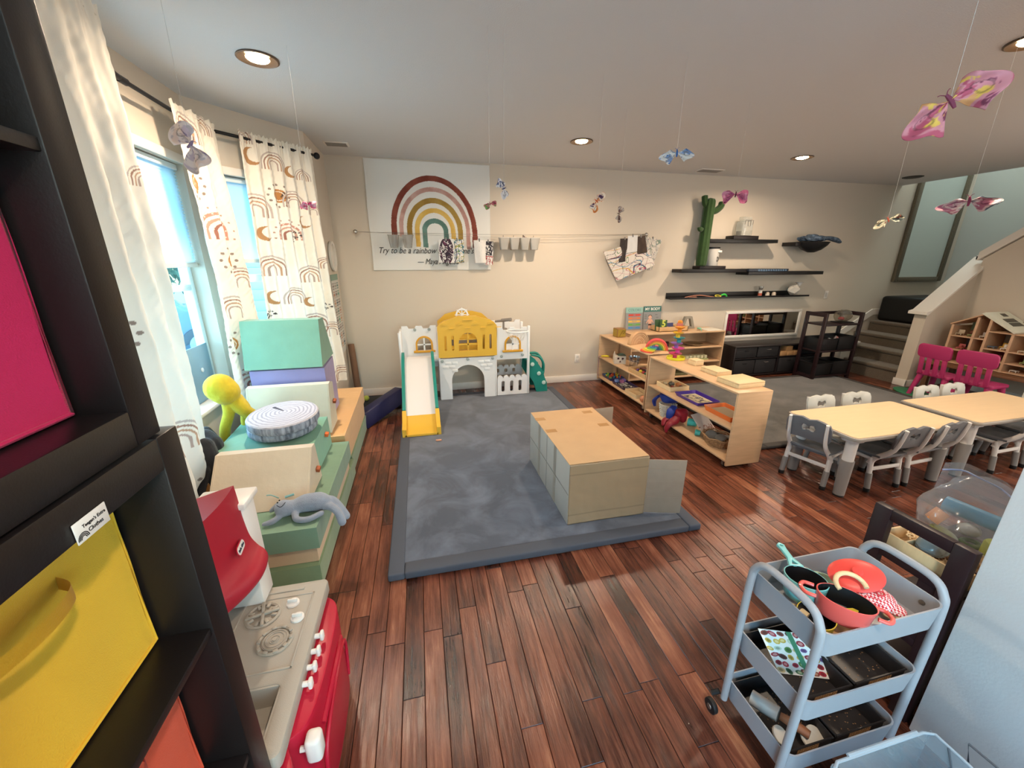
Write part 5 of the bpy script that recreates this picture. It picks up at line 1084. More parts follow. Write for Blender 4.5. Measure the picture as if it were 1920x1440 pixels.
# lower tray contents
darkp = mat('dark_mesh_plastic', '#2a2728', 0.4)
def meshtray(x0, x1, y0, y1, z, label, tilt=0):
    rt = empty('mesh_basket', label, 'basket', ((x0+x1)/2, (y0+y1)/2, z)); M_ = TRS(((x0+x1)/2, (y0+y1)/2, z), (0, tilt, 0)); a = (x1-x0)/2; b_ = (y1-y0)/2
    g = NB()
    box(g, -a, a, -b_, b_, 0, 0.003, M=M_)
    for q in ((-a, -a+0.003, -b_, b_), (a-0.003, a, -b_, b_), (-a, a, -b_, -b_+0.003), (-a, a, b_-0.003, b_)): box(g, *q, 0, 0.058, 0.001, M=M_)
    tube(g, [M_ @ Vector(p) for p in ((-a, -b_, 0.058), (a, -b_, 0.058), (a, b_, 0.058), (-a, b_, 0.058), (-a, -b_, 0.058))], 0.004, 6); obj('basket_body', g, darkp, rt)
    g = NB()
    for i in range(9):
        for j in range(4): box(g, -0.0012, 0.0012, -0.0035, 0.0035, -0.005, 0.005, M=M_ @ Matrix.Translation((a+0.0002, -b_*0.5+i*b_*0.11, 0.018+j*0.010)))
        for j in range(4): box(g, -0.0035, 0.0035, -0.0012, 0.0012, -0.004, 0.004, M=M_ @ Matrix.Translation((-a*0.4+i*a*0.1, -b_-0.0002, 0.018+j*0.010)))
    for i in range(60): u = rs.random(); v = rs.random(); box(g, -0.002, 0.002, -0.001, 0.001, 0, 0.0006, M=M_ @ TRS(((u-0.5)*1.8*a, (v-0.5)*1.8*b_, 0.0031), (0, 0, rs.random()*3)))
    obj('perforations', g, mat('mesh_holes', '#9a7550', 0.6), rt, kind='stuff'); return rt
meshtray(1.0, 1.185, 0.60, 0.815, 0.325, 'dark perforated plastic basket in the middle cart tray, left'); meshtray(1.20, 1.40, 0.60, 0.815, 0.325, 'dark perforated plastic basket in the middle cart tray, right'); meshtray(1.0, 1.185, 0.60, 0.815, 0.095, 'dark perforated plastic basket in the bottom cart tray, left'); meshtray(1.20, 1.40, 0.60, 0.815, 0.095, 'dark perforated plastic basket in the bottom cart tray, right')
def foodcol(u, v):
    r = 0.90+0*u; g_ = 0.89+0*u; b = 0.87+0*u; q = random.Random(11); cols_ = ['#a8283a', '#7d3a2c', '#4d7a3a', '#c9a648', '#5a2f2a', '#b4506a', '#3f6a4a', '#8a1f2c', '#cdb98a', '#d8a53a', '#6b4a7a', '#b9c7b0']
    for i in range(7):
        for j in range(6):
            cu = (i+0.5)/7+(q.random()-0.5)*0.05; cv = (j+0.5)/6+(q.random()-0.5)*0.05; rx = 0.045+0.025*q.random(); ry = 0.045+0.035*q.random(); k = hexrgb(q.choice(cols_)); an = q.random()*3
            du = (u-cu)*cos(an)+(v-cv)*sin(an); dv = -(u-cu)*sin(an)+(v-cv)*cos(an); m = (du/rx)**2+(dv/ry)**2 < 1; m2 = (du/rx)**2+(dv/ry)**2 < 0.3
            kk = k*0.75 if q.random() < .5 else k*0.5+0.5*np.array([.95, .9, .8])
            r = np.where(m, k[0], r); g_ = np.where(m, k[1], g_); b = np.where(m, k[2], b); r = np.where(m2, kk[0], r); g_ = np.where(m2, kk[1], g_); b = np.where(m2, kk[2], b)
    m = (np.abs(u-0.52) < 0.05) & (v > 0.1); k = hexrgb('#3f7f5c'); r = np.where(m, k[0], r); g_ = np.where(m, k[1], g_); b = np.where(m, k[2], b)
    return r, g_, b
sheet('picture_card', 150, 120, lambda u, v: (1.035+0.175*u-0.02*v, 0.70-0.055*u+0.085*v, 0.345+0.095*v-0.012*u), foodcol, paperm, label='white card printed with food pictures propped in the middle cart tray', cat='card', thick=0.002)
rt = empty('rolling_pin', 'grey-white toy roller with wooden handle in the bottom cart tray', 'rolling pin', (1.05, 0.72, 0.10)); g = NB(); tube(g, [(1.035, 0.765, 0.145), (1.075, 0.695, 0.150)], [0.024, 0.024], 20); obj('roller', g, mat('roller_grey', '#b1aaa4', 0.5), rt); g = NB(); tube(g, [(1.078, 0.690, 0.150), (1.10, 0.655, 0.153), (1.118, 0.62, 0.155)], [0.012, 0.016, 0.013], 14, 4); obj('grip', g, mat('grip_wood', '#8a5436', 0.5), rt)
for (x, y, z, rr, l_) in ((1.045, 0.655, 0.125, 0.026, 'left'), (1.125, 0.625, 0.128, 0.028, 'right'), (1.155, 0.625, 0.118, 0.034, 'largest')):
    g = NB(); cyl(g, (0, 0, 0), rr, 0.008, 28, bev=0.002); bmesh.ops.transform(g, matrix=TRS((x, y, z), (R(25), R(12), 0)), verts=g.verts); obj('toy_disc', g, mat('bone_plastic', '#cfc9bf', 0.5), label='pale round toy disc in the bottom cart tray, the %s of three' % l_, cat='toy', group='toy discs in the bottom cart tray')

# ================================================================ DARK LADDER SHELF BY THE WHITE WALL, WITH TRAYS AND A BAG
esp = mat('espresso_wood', '#241316', 0.42, var=0.1, vs=12, stretch=(1, 1, 8))
def frame_end(bm, x, y0, y1, z1, w=0.045, t=0.022, rails=((0.0, 0.05),)):
    box(bm, x, x+t, y0, y0+w, 0, z1, 0.003); box(bm, x, x+t, y1-w, y1, 0, z1, 0.003)
    for (za, zb_) in rails: box(bm, x+0.002, x+t-0.002, y0+w, y1-w, za, zb_, 0.002)
root = empty('ladder_shelf', 'dark brown open shelf behind the grey cart, its end frame against the white wall', 'shelf', (1.95, 0.80, 0))
g = NB(); frame_end(g, 1.605, 0.640, 0.925, 0.742, 0.055, 0.03, ((0.70, 0.742), (0.555, 0.59), (0.30, 0.33), (0.04, 0.08))); obj('end_frame', g, esp, root)
g = NB(); box(g, 1.607, 1.633, 0.695, 0.87, 0.33, 0.36); box(g, 1.612, 1.628, 0.695, 0.745, 0.33, 0.555); obj('end_panel', g, esp, root)
g = NB(); frame_end(g, 2.40, 0.640, 0.925, 0.742, 0.045, 0.03, ((0.70, 0.742), (0.555, 0.59), (0.30, 0.33), (0.04, 0.08))); obj('end_frame', g, esp, root)
for z in (0.10, 0.33, 0.565): g = NB(); box(g, 1.635, 2.40, 0.645, 0.92, z-0.018, z, 0.003); obj('shelf_board', g, esp, root)
rt = empty('wooden_tray', 'pale wooden tray with small parts on the dark shelf behind its end frame', 'tray', (1.78, 0.78, 0.566))
g = NB(); x0, x1, y0, y1 = 1.65, 1.84, 0.66, 0.905; box(g, x0, x1, y0, y1, 0.566, 0.574)
for q in ((x0, x0+0.008, y0, y1), (x1-0.008, x1, y0, y1), (x0, x1, y0, y0+0.008), (x0, x1, y1-0.008, y1), (x0, x1, 0.83, 0.836)): box(g, *q, 0.566, 0.628, 0.002)
obj('tray_box', g, woodp, rt)
for k in range(7):
    x = 1.67+rs.random()*0.13; y = 0.85+rs.random()*0.04; g = NB(); tube(g, [(x+0.012*cos(a), y+0.010*sin(a), 0.60+0.004*k) for a in [k2*pi/6 for k2 in range(12)]], 0.0028, 6, closed=True); obj('wooden_ring', g, woodp, label='pale wooden ring in the end compartment of the tray, %s of seven' % ['lowest', 'second lowest', 'third lowest', 'middle', 'third highest', 'second highest', 'topmost'][k], cat='ring', group='wooden rings in the tray')
g = NB()
for k in range(60): x = 1.67+rs.random()*0.15; y = 0.75+rs.random()*0.07; ball(g, (x, y, 0.585+rs.random()*0.02), 0.007, (1, 0.6, 0.5), (rs.random(), rs.random(), rs.random()), 8, 6)
obj('dried_seeds', g, mat('seed_brown', '#6b4a33', 0.6), label='brown dried seeds heaped in the wooden tray', cat='seeds', kind='stuff')
for k, (x, y, c_, sz) in enumerate(((1.75, 0.715, '#6a4432', 0.045), (1.79, 0.69, '#9a7a5a', 0.035), (1.72, 0.69, '#4f3128', 0.04))):
    g = NB(); box(g, -sz, sz, -0.012, 0.012, -0.004, 0.004, 0.002, M=TRS((x, y, 0.612+0.004*k), (R(8*k), R(12), R(35*k)))); obj('wood_block', g, mat('chip%d' % k, c_, 0.6), label=['dark brown flat wooden piece on the tray, lowest', 'tan flat wooden piece on the tray nearest the white wall', 'darkest flat wooden piece on the tray'][k], cat='block')
bagm = glass('clear_plastic', '#eef2f8', 0.16, 0.08)
def bag(name, label, c, sx, sy, sz, seed, m=None):
    g = NB(); t = bmesh.new(); bmesh.ops.create_icosphere(t, subdivisions=4, radius=1); r_ = random.Random(seed); ks = [(Vector((r_.uniform(-1, 1), r_.uniform(-1, 1), r_.uniform(-1, 1)))*3.2, r_.random()*6) for _ in range(7)]
    for v in t.verts:
        p = v.co.copy(); d = sum(abs(sin(p.dot(k)*1.5+ph)) for k, ph in ks)/7; s_ = 0.72+0.48*d; up = max(0, p.z)
        v.co = Vector((p.x*s_*sx*(1-0.88*up**1.3), p.y*s_*sy*(1-0.12*up), (max(p.z*s_, -0.62) if p.z < 0 else p.z*1.25)*sz))
    merge(g, t, Matrix.Translation(c)); return g
rt = empty('plastic_bag', 'clear zip bag of toy food standing on the dark shelf beside the white wall', 'bag', (1.93, 0.80, 0.566))
g = bag('', '', (1.94, 0.81, 0.66), 0.135, 0.15, 0.16, 5); obj('bag_film', g, bagm, rt, ang=25)
g = NB(); t = bmesh.new(); V = []
for i in range(15):
    u = i/14; V.append([t.verts.new((1.90+0.05*sin(3*u)+0.012*sin(14*u)+k*0.006, 0.93-0.24*u, 0.755+0.055*k+0.015*sin(7*u))) for k in range(3)])
for A, B in zip(V, V[1:]):
    for k in range(2): f = t.faces.new((A[k], B[k], B[k+1], A[k+1])); f.smooth = True
merge(g, t); obj('bag_flap', g, bagm, rt, ang=60)
g = NB(); tube(g, [(p[2].x if False else 1.90+0.05*sin(3*i/14)+0.012*sin(14*i/14)+0.009, 0.93-0.24*i/14, 0.835+0.015*sin(7*i/14)) for i, p in enumerate(V)] if False else [(1.909+0.05*sin(3*i/14)+0.012*sin(i), 0.93-0.24*i/14, 0.835+0.015*sin(i/2)) for i in range(15)], 0.003, 6); obj('zip_seal', g, mat('zip_blue', '#8f9cc4', 0.4), rt)
def toyfood(name, label, bmf, m, cat='toy food'): g = NB(); bmf(g); obj(name, g, m, label=label, cat=cat)
toyfood('toy_cup', 'yellow-green toy cup inside the clear bag', lambda g: lathe(g, [(0, 0.07), (0.030, 0.068), (0.034, 0.062), (0.036, 0.0), (0, 0)], (1.885, 0.715, 0.60), seg=28), mat('lime_plastic', '#b9bf3f', 0.4), 'cup')
toyfood('toy_block', 'orange toy block inside the clear bag', lambda g: box(g, -0.03, 0.03, -0.018, 0.018, -0.025, 0.025, 0.003, M=TRS((1.86, 0.875, 0.675), (0.5, 0.3, 0.6))), mat('orange_toy', '#d98a45', 0.5), 'block')
toyfood('toy_bottle', 'blue toy bottle lying at the top of the clear bag', lambda g: tube(g, [(1.93, 0.90, 0.705), (1.96, 0.75, 0.70)], [0.028, 0.028], 18), mat('blue_toy', '#3f8fb0', 0.4), 'bottle')
toyfood('toy_egg', 'pale grey toy egg in the middle of the clear bag', lambda g: ball(g, (1.90, 0.80, 0.66), 0.026, (1.3, 1.2, 0.8)), mat('grey_toy', '#b7b2a6', 0.5)); toyfood('toy_leaf', 'olive toy lettuce piece low in the clear bag', lambda g: ball(g, (1.86, 0.84, 0.62), 0.034, (1.4, 1.3, 0.4), (0.3, 0.2, 0)), mat('olive_toy', '#8b8f2f', 0.5)); toyfood('toy_ring', 'dark green toy ring low in the clear bag', lambda g: tube(g, [(1.88+0.025*cos(k*pi/8), 0.775+0.022*sin(k*pi/8), 0.625) for k in range(16)], 0.008, 8, closed=True), mat('green_toy', '#5d7a4a', 0.5))
rt = empty('small_bag', 'small knotted clear bag on the wooden tray behind the end frame', 'bag', (1.70, 0.775, 0.60)); g = bag('', '', (1.715, 0.79, 0.635), 0.045, 0.04, 0.045, 9); obj('bag_film', g, glass('grey_film', '#b9c4c8', 0.35, 0.1), rt, ang=25)

# clear acrylic holder at the bottom right
ac = glass('acrylic', '#e6edf2', 0.16, 0.03)
rt = empty('acrylic_bin', 'clear acrylic bin with a fold-down edge at the bottom right corner', 'bin', (1.25, 0.40, 0.30))
x0, x1, y0, y1, z0, z1 = 1.0, 1.36, 0.10, 0.49, 0.02, 0.30
g = NB()
for q in ((x0, x1, y1-0.003, y1), (x0, x0+0.003, y0, y1), (x1-0.003, x1, y0, y1), (x0, x1, y0, y0+0.003)): box(g, *q, z0, z1, 0.001)
box(g, x0, x1, y0, y1, z0, z0+0.003); obj('bin_walls', g, ac, rt)
g = NB(); tube(g, [(x0, y1-0.01, z1), (x0+0.02, y1, z1), (x1-0.03, y1, z1), (x1, y1-0.012, z1), (x1, y0, z1)], 0.0042, 8); tube(g, [(x0+0.06, y1+0.004, z1+0.004), (x1-0.05, y1+0.004, z1+0.004)], 0.005, 8); obj('bin_rim', g, glass('acrylic_edge', '#c9d2da', 0.55, 0.05), rt)
g = NB(); tube(g, [(x1-0.005, y1-0.045, z1), (x1-0.005, y1-0.065, z1-0.05), (x1-0.003, y0+0.1, z1-0.05)], 0.003, 8); tube(g, [(x1+0.03, y1-0.075, z1-0.03), (x1+0.03, y1-0.06, z1+0.03), (x1+0.05, y0, z1+0.03)], 0.003, 8); obj('wire_stay', g, mat('grey_wire', '#6f7278', 0.35, metal=0.6), rt)
# ================================================================ ON THE BACK WALL
YW = YB-0.004
# tapestry
tapm = mat('tapestry_cloth', '#ffffff', 0.85, attr='Col', bump=0.15, bs=600)
root = empty('tapestry', 'white cloth banner with a painted rainbow and lettering on the back wall', 'wall hanging', (0.19, YW, 1.49))
def tcol(u, v):
    # cloth coordinates in units of the drawing: x 60..827, y 45..725 (down)
    x = 60+767*u; y = 45+680*(1-v); wob = 3*noise2(u, v, 4.0, 2); base = hexrgb('#dddbd6'); c = [base[i]+0*u for i in range(3)]
    cx = 468+0.06*(560-y)*0-0.03*(560-y); dx = np.abs(x-cx)+wob*0.5; dy = 470-y
    bands = [(274, 345, 34, 562, 577, '#6f2f22', '#8a4a3a'), (226, 275, 27, 505, 583, '#ab7f76', '#c9a49b'), (178, 210, 33, 512, 545, '#8b6a2a', '#a78a45'), (130, 147, 30, 572, 522, '#c9a04a', '#d8b565'), (84, 82, 31, 575, 532, '#4f6e66', '#6b8a80')]
    wash = 0.5+0.5*np.tanh(noise2(u, v, 5.0, 3))
    for (hw, vr, t, bl, br, h1, h2) in bands:
        up = dy > 0
        ro = np.sqrt((dx/hw)**2+(np.maximum(dy, 0)/vr)**2); ri = np.sqrt((dx/(hw-t))**2+(np.maximum(dy, 0)/(vr-t))**2)
        m = (ro <= 1) & (ri >= 1) & np.where(x < cx, y < bl+wob, y < br+wob)
        k1 = hexrgb(h1); k2 = hexrgb(h2)
        for i in range(3): c[i] = np.where(m, k1[i]*(1-wash)+k2[i]*wash, c[i])
    return c
sheet('banner_cloth', 330, 290, lambda u, v: (-0.487+1.35*u+0.004*np.sin(9*v)*(u < .02), YW-0.003-0.003*noise2(u, v, 1.2, 8)-0.002, 1.492+1.125*v+0.012*(1-u)*(v)), tcol, tapm, root, thick=0.001)
g = NB(); MT = Matrix(((1,0,0,0),(0,0,-1,YW-0.012),(0,1,0,0),(0,0,0,1)))
txt(g, "Try to be a rainbow in someone's cloud", 0.074, MT @ Matrix.Translation((0.215, 1.705, 0)) @ Matrix.Diagonal((1.06, 1.25, 1, 1)), shear=0.35); txt(g, "\u2014 Maya Angelou", 0.072, MT @ Matrix.Translation((0.24, 1.585, 0)) @ Matrix.Diagonal((0.95, 1.25, 1, 1)), shear=0.35)
obj('lettering', g, mat('ink_dark', '#33302f', 0.8), root)
# wire with knobs
root = empty('display_wire', 'thin steel display wire stretched across the back wall between two round knobs', 'wire', (1.1, 4.80, 1.9))
wz = lambda x: 1.895-0.016*sin(pi*(x+0.63)/3.49)+0.005*(x+0.63)
g = NB(); tube(g, [(-0.63+3.49*i/30, 4.81, wz(-0.63+3.49*i/30)) for i in range(31)], 0.0016, 6); tube(g, [(-0.63+3.49*i/20, 4.806, wz(-0.63+3.49*i/20)+0.006-0.035*sin(pi*min(1, i/20*1.0))) for i in range(21)], 0.0013, 6); obj('wire', g, mat('wire_steel', '#8d8a86', 0.3, metal=0.8), root)
for x in (-0.63, 2.86):
    g = NB(); cyl(g, (x, 4.80, wz(x)), 0.012, 0.08, 14, axis='Y'); ball(g, (x, 4.80, wz(x)), 0.024, (1, 0.7, 1)); obj('knob', g, mat('knob_chrome', '#b9b5b0', 0.2, metal=0.9), root)
def cup(x, z, m, label, w=0.060, name='hanging_cup', grp='cups hanging on the wire'):
    rt = empty(name, label, 'cup', (x, 4.80, z), 0, grp)
    g = NB(); o_ = rrect(-w, w, -0.045, 0.045, 0.02, 4); b_ = rrect(-w*0.68, w*0.68, -0.032, 0.032, 0.018, 4); n = len(o_)
    A = [g.verts.new((x+p, 4.775+q, z)) for p, q in o_]; B = [g.verts.new((x+p, 4.775+q, z-0.13)) for p, q in b_]
    for k in range(n): g.faces.new((A[k], A[(k+1) % n], B[(k+1) % n], B[k]))
    g.faces.new(B); bmesh.ops.solidify(g, geom=g.faces[:], thickness=0.003); tube(g, [(x+p*1.03, 4.775+q*1.03, z) for p, q in o_], 0.004, 6, closed=True); obj('cup_body', g, m, rt, ang=50)
    g = NB(); tube(g, [(x, 4.825, z-0.01), (x, 4.822, z+0.025), (x, 4.806, z+0.03), (x, 4.80, z+0.015)], 0.002, 6, 3); obj('hook', g, steel, rt)
cw2 = mat('cup_white', '#d9d6d0', 0.4); cc = glass('cup_clear', '#dcdad6', 0.35, 0.1)
for i, (x, p_) in enumerate(((1.005, 'leftmost'), (1.13, 'second from left'), (1.255, 'third from left, holding brown sticks'), (1.375, 'rightmost'))): cup(x, 1.85, cw2, 'white plastic cup on the wall wire, %s of the four' % p_)
cup(-0.235, 1.865, cc, 'clear plastic cup hanging over the left foot of the painted rainbow'); cup(-0.085, 1.865, cc, 'clear plastic cup hanging over the inner left bands of the painted rainbow')
g = NB()
for k in range(4): tube(g, [(1.25+0.012*k-0.02, 4.775, 1.79), (1.235+0.02*k, 4.765+0.01*k, 1.885-0.012*k)], 0.0045, 6)
obj('sticks', g, mat('stick_brown', '#4a2a1e', 0.6), label='brown sticks standing in the third white cup', cat='sticks')
# children's drawings
artm = mat('art_paper', '#ffffff', 0.8, attr='Col')
def scribble(cols, seed, dens=0.035, bg='#dad7d4', mask=None, lines=7):
    def f(u, v):
        b = hexrgb(bg); c = [b[i]+0*u for i in range(3)]
        for k in range(lines):
            n1 = noise2(u, v, 0.8+0.7*(k % 3), seed*10+k, 2); h = hexrgb(cols[k % len(cols)]); m = (np.abs(n1) < dens)
            if mask is not None: m = m & mask(u, v, k)
            for i in range(3): c[i] = np.where(m, h[i], c[i])
        return c
    return f
def paper(name, label, pts, y, fc, n=60, curl=0.01, cat='drawing', clip=True, grp=None):
    """pts: four corners (x,z) bl, br, tr, tl"""
    rt = empty(name, label, cat, (sum(p[0] for p in pts)/4, y, min(p[1] for p in pts)), 0, grp); (a, b_, c, d) = pts
    def fp(u, v):
        x = (a[0]*(1-u)+b_[0]*u)*(1-v)+(d[0]*(1-u)+c[0]*u)*v; z = (a[1]*(1-u)+b_[1]*u)*(1-v)+(d[1]*(1-u)+c[1]*u)*v
        return x, y-curl*np.sin(pi*u)*(1-v)+0.3*curl*np.sin(5*u+3*v), z
    sheet('paper_sheet', n, n, fp, fc, artm, rt, thick=0.0012)
    if clip: x = (c[0]+d[0])/2; z = (c[1]+d[1])/2; g = NB(); box(g, x-0.008, x+0.008, y-0.008, y+0.006, z-0.018, z+0.018, 0.003); obj('clip', g, steel, rt)
    return rt
dk = ['#2e2430', '#452a3c', '#31263a', '#6b3350']; mul = ['#3a6b8a', '#4f7a4a', '#b09a3a', '#3a3f5a']
paper('drawing', 'white drawing of dense dark purple scribbles over the banner lettering', [(0.245, 1.575), (0.42, 1.57), (0.425, 1.835), (0.252, 1.83)], 4.795, scribble(dk, 1, 0.12, mask=lambda u, v, k: (np.hypot(u-0.5, (v-0.5)*0.8) < 0.46)), 90)
paper('drawing', 'white drawing of green and blue strokes, half hidden behind the dark scribble drawing', [(0.37, 1.575), (0.535, 1.575), (0.54, 1.828), (0.38, 1.83)], 4.808, scribble(mul, 2, 0.07), 90)
paper('paper', 'blank white sheet hanging right of the scribble drawings', [(0.665, 1.565), (0.79, 1.57), (0.785, 1.825), (0.65, 1.822)], 4.795, scribble(['#cfccca'], 3, 0.01), 30, 0.02, 'paper')
paper('drawing', 'white drawing with a black and red scribble at the right edge of the banner', [(0.745, 1.552), (0.872, 1.548), (0.888, 1.812), (0.76, 1.815)], 4.808, scribble(['#2d2a33', '#2d2a33', '#9a3d3d'], 4, 0.13, mask=lambda u, v, k: np.where(k % 3 == 2, v < 0.38, (v > 0.4)) & (u > 0.3)), 80)
paper('painting', 'large creased white painting with colourful loops at the right end of the wire', [(2.50, 1.345), (3.02, 1.54), (2.84, 1.86), (2.285, 1.70)], 4.80, scribble(['#2c4a6a', '#7a3a3a', '#4a7a4a', '#c9a03a', '#3a2a3a', '#b03050', '#5a86a0'], 6, 0.03, '#d8cfc6', lines=7), 130, 0.03, 'painting')
paper('painting', 'patterned white painting hanging at the far right end of the wire', [(2.93, 1.475), (2.99, 1.475), (3.10, 1.85), (2.83, 1.895)], 4.812, scribble(['#7a8a7a', '#8a7a7a', '#6a7a8a'], 7, 0.03, '#cfc7bc', lines=8), 80, 0.02, 'painting')
def split(h1, h2):
    def f(u, v): a = hexrgb(h1); b = hexrgb(h2); w = 0.5+0.5*np.tanh(noise2(u, v, 1.5, 12)); return [a[i]*(1-w)+b[i]*w for i in range(3)]
    return f
paper('paper', 'dark brown paper hanging left of the white square on the wire', [(2.50, 1.575), (2.60, 1.59), (2.62, 1.865), (2.50, 1.86)], 4.79, split('#2b2625', '#453a36'), 30, 0.01, 'paper')
paper('paper', 'brown folded paper hanging right of the white square on the wire', [(2.66, 1.655), (2.89, 1.70), (2.84, 1.90), (2.72, 1.885)], 4.79, split('#3a2d26', '#4d3e34'), 30, 0.01, 'paper')
paper('paper', 'white square of paper clipped over the brown papers', [(2.60, 1.685), (2.74, 1.705), (2.73, 1.905), (2.595, 1.89)], 4.78, split('#dcdad8', '#d5d3d1'), 30, 0.004, 'paper')

# floating shelves
blk2 = mat('shelf_black', '#131112', 0.4)
def fshelf(x0, x1, z0, z1, d, label, y1=YB-0.001):
    g = NB(); box(g, x0, x1, y1-d, y1, z0, z1, 0.002); return obj('floating_shelf', g, blk2, label=label, cat='shelf', group='black wall shelves')
fshelf(3.70, 4.76, 1.822, 1.866, 0.21, 'short black floating shelf under the glass jar, topmost on the wall')
fshelf(3.34, 4.55, 1.445, 1.49, 0.21, 'black floating shelf under the plush cactus'); fshelf(4.36, 5.62, 1.41, 1.455, 0.23, 'black floating shelf to the right of the cactus shelf, under a thin tray')
root = empty('picture_ledge', 'long black picture ledge, lowest shelf on the back wall', 'shelf', (4.3, 4.84, 1.10)); g = NB(); box(g, 3.29, 5.60, YB-0.105, YB-0.001, 1.095, 1.107, 0.001); box(g, 3.29, 5.42, YB-0.014, YB-0.001, 1.107, 1.175, 0.001); obj('ledge_board', g, blk2, root)
g = NB(); box(g, 3.29, 5.60, YB-0.112, YB-0.105, 1.095, 1.118, 0.001); obj('ledge_lip', g, blk2, root)
g = NB(); box(g, 4.07, 4.46, 4.69, 4.84, 1.867, 1.912, 0.003); obj('wood_riser', g, mat('riser_dark', '#1d1516', 0.45), label='small dark block under the glass jar', cat='block')
g = NB(); box(g, 3.62, 4.02, 4.69, 4.84, 1.491, 1.53, 0.003); obj('wood_riser', g, mat('riser_dark', '#1d1516', 0.45), label='small dark block under the cactus and white canister', cat='block')
jarg = glass('jar_glass', '#eef0ee', 0.16, 0.04)
rt = empty('glass_jar', 'square clear glass jar with a steel clamp on the topmost wall shelf', 'jar', (4.27, 4.765, 1.912)); g = NB(); prism(g, rrect(4.185, 4.355, 4.69, 4.83, 0.03), 0.18, M=Matrix.Translation((0, 0, 1.913)), bev=0.006); obj('jar_body', g, jarg, rt)
g = NB(); prism(g, rrect(4.20, 4.34, 4.705, 4.815, 0.03), 0.035, M=Matrix.Translation((0, 0, 2.11)), bev=0.006); lathe(g, [(0.06, 2.09), (0.062, 2.11)], (4.27, 4.76, 0)); obj('jar_lid', g, jarg, rt)
g = NB(); prism(g, rrect(4.195, 4.345, 4.70, 4.82, 0.03), 0.055, M=Matrix.Translation((0, 0, 1.916))); obj('contents', g, mat('jar_sand', '#a9a297', 0.8), rt); g = NB(); tube(g, [(4.21, 4.69, 2.05), (4.21, 4.685, 2.10), (4.33, 4.685, 2.10), (4.33, 4.69, 2.05)], 0.003, 6); tube(g, [(4.25, 4.685, 2.10), (4.25, 4.68, 2.03), (4.29, 4.68, 2.03), (4.29, 4.685, 2.10)], 0.003, 6); obj('clamp', g, steel, rt)
rt = empty('canister', 'white canister with a dark lid and small round logo beside the plush cactus', 'canister', (3.83, 4.765, 1.53)); g = NB(); cyl(g, (3.835, 4.765, 1.531), 0.088, 0.215, 36, bev=0.004); obj('canister_body', g, mat('canister_white', '#bdbab5', 0.35), rt); g = NB(); cyl(g, (3.835, 4.765, 1.746), 0.091, 0.022, 36, bev=0.003); obj('lid', g, blk2, rt)
g = NB(); prism(g, circ(3.86, 1.615, 0.022, 20, 0.034), 0.002, holes=[circ(3.86, 1.615, 0.008, 12, 0.014)], M=XZ(4.68)); obj('logo', g, mat('logo_grey', '#5c5854', 0.6), rt); g = NB(); box(g, 3.855, 3.915, 4.676, 4.684, 1.70, 1.725, 0.002); obj('sticker', g, mat('sticker_white', '#e4e2de', 0.5), rt)
# cactus
plg = mat('plush_green', '#2f4a22', 0.9, var=0.15, vs=25, bump=0.6, bs=300, sheen=0.35)
rt = empty('plush_cactus', 'tall green plush cactus leaning on the wall, standing on the cactus shelf', 'stuffed toy', (3.69, 4.74, 1.49))
def ribbed(bm, path, rad, n=9):
    P = smooth_path(path, 8); t = bmesh.new(); rings = []
    for i, p in enumerate(P):
        s_ = i/(len(P)-1); r_ = rad*(math.sqrt(max(0.02, 1-((s_-0.9)/0.1)**2)) if s_ > 0.9 else (0.9+0.1*min(1, s_*8)))
        d = (P[min(i+1, len(P)-1)]-P[max(i-1, 0)]).normalized(); a = d.cross(Vector((0, 1, 0))).normalized(); b_ = d.cross(a).normalized()
        rings.append([t.verts.new(p+(a*cos(2*pi*k/36)+b_*sin(2*pi*k/36))*r_*(1+0.08*cos(n*2*pi*k/36))) for k in range(36)])
    for A, B in zip(rings, rings[1:]):
        for k in range(36): t.faces.new((A[k], A[(k+1) % 36], B[(k+1) % 36], B[k]))
    t.faces.new(rings[0]); t.faces.new(rings[-1]); bmesh.ops.recalc_face_normals(t, faces=t.faces); merge(bm, t)
g = NB(); ribbed(g, [(3.655, 4.72, 1.53), (3.665, 4.73, 1.8), (3.69, 4.76, 2.12), (3.70, 4.77, 2.36)], 0.066); obj('stem', g, plg, rt, ang=180)
for pth, rr in (([(3.72, 4.77, 2.20), (3.79, 4.76, 2.21), (3.85, 4.75, 2.26), (3.865, 4.75, 2.32)], 0.038), ([(3.67, 4.77, 2.26), (3.63, 4.77, 2.30), (3.61, 4.77, 2.39)], 0.036), ([(3.62, 4.74, 1.98), (3.575, 4.73, 1.98), (3.565, 4.73, 2.01)], 0.026)): g = NB(); ribbed(g, pth, rr, 7); obj('arm', g, plg, rt, ang=180)
rt = empty('thin_tray', 'thin dark blue patterned tray on the right middle wall shelf', 'tray', (4.7, 4.72, 1.456)); g = NB(); box(g, 4.35, 5.0, 4.64, 4.84, 1.456, 1.49, 0.004); obj('tray_body', g, mat('navy_tray', '#232c3a', 0.4), rt)
g = NB()
for k in range(12): x = 4.50+k*0.04; prism(g, [(x, 1.46), (x+0.03, 1.46), (x+0.02, 1.485), (x-0.005, 1.485)], 0.0012, holes=[], M=XZ(4.64))
obj('tray_pattern', g, mat('tray_print', '#56708a', 0.5), rt)
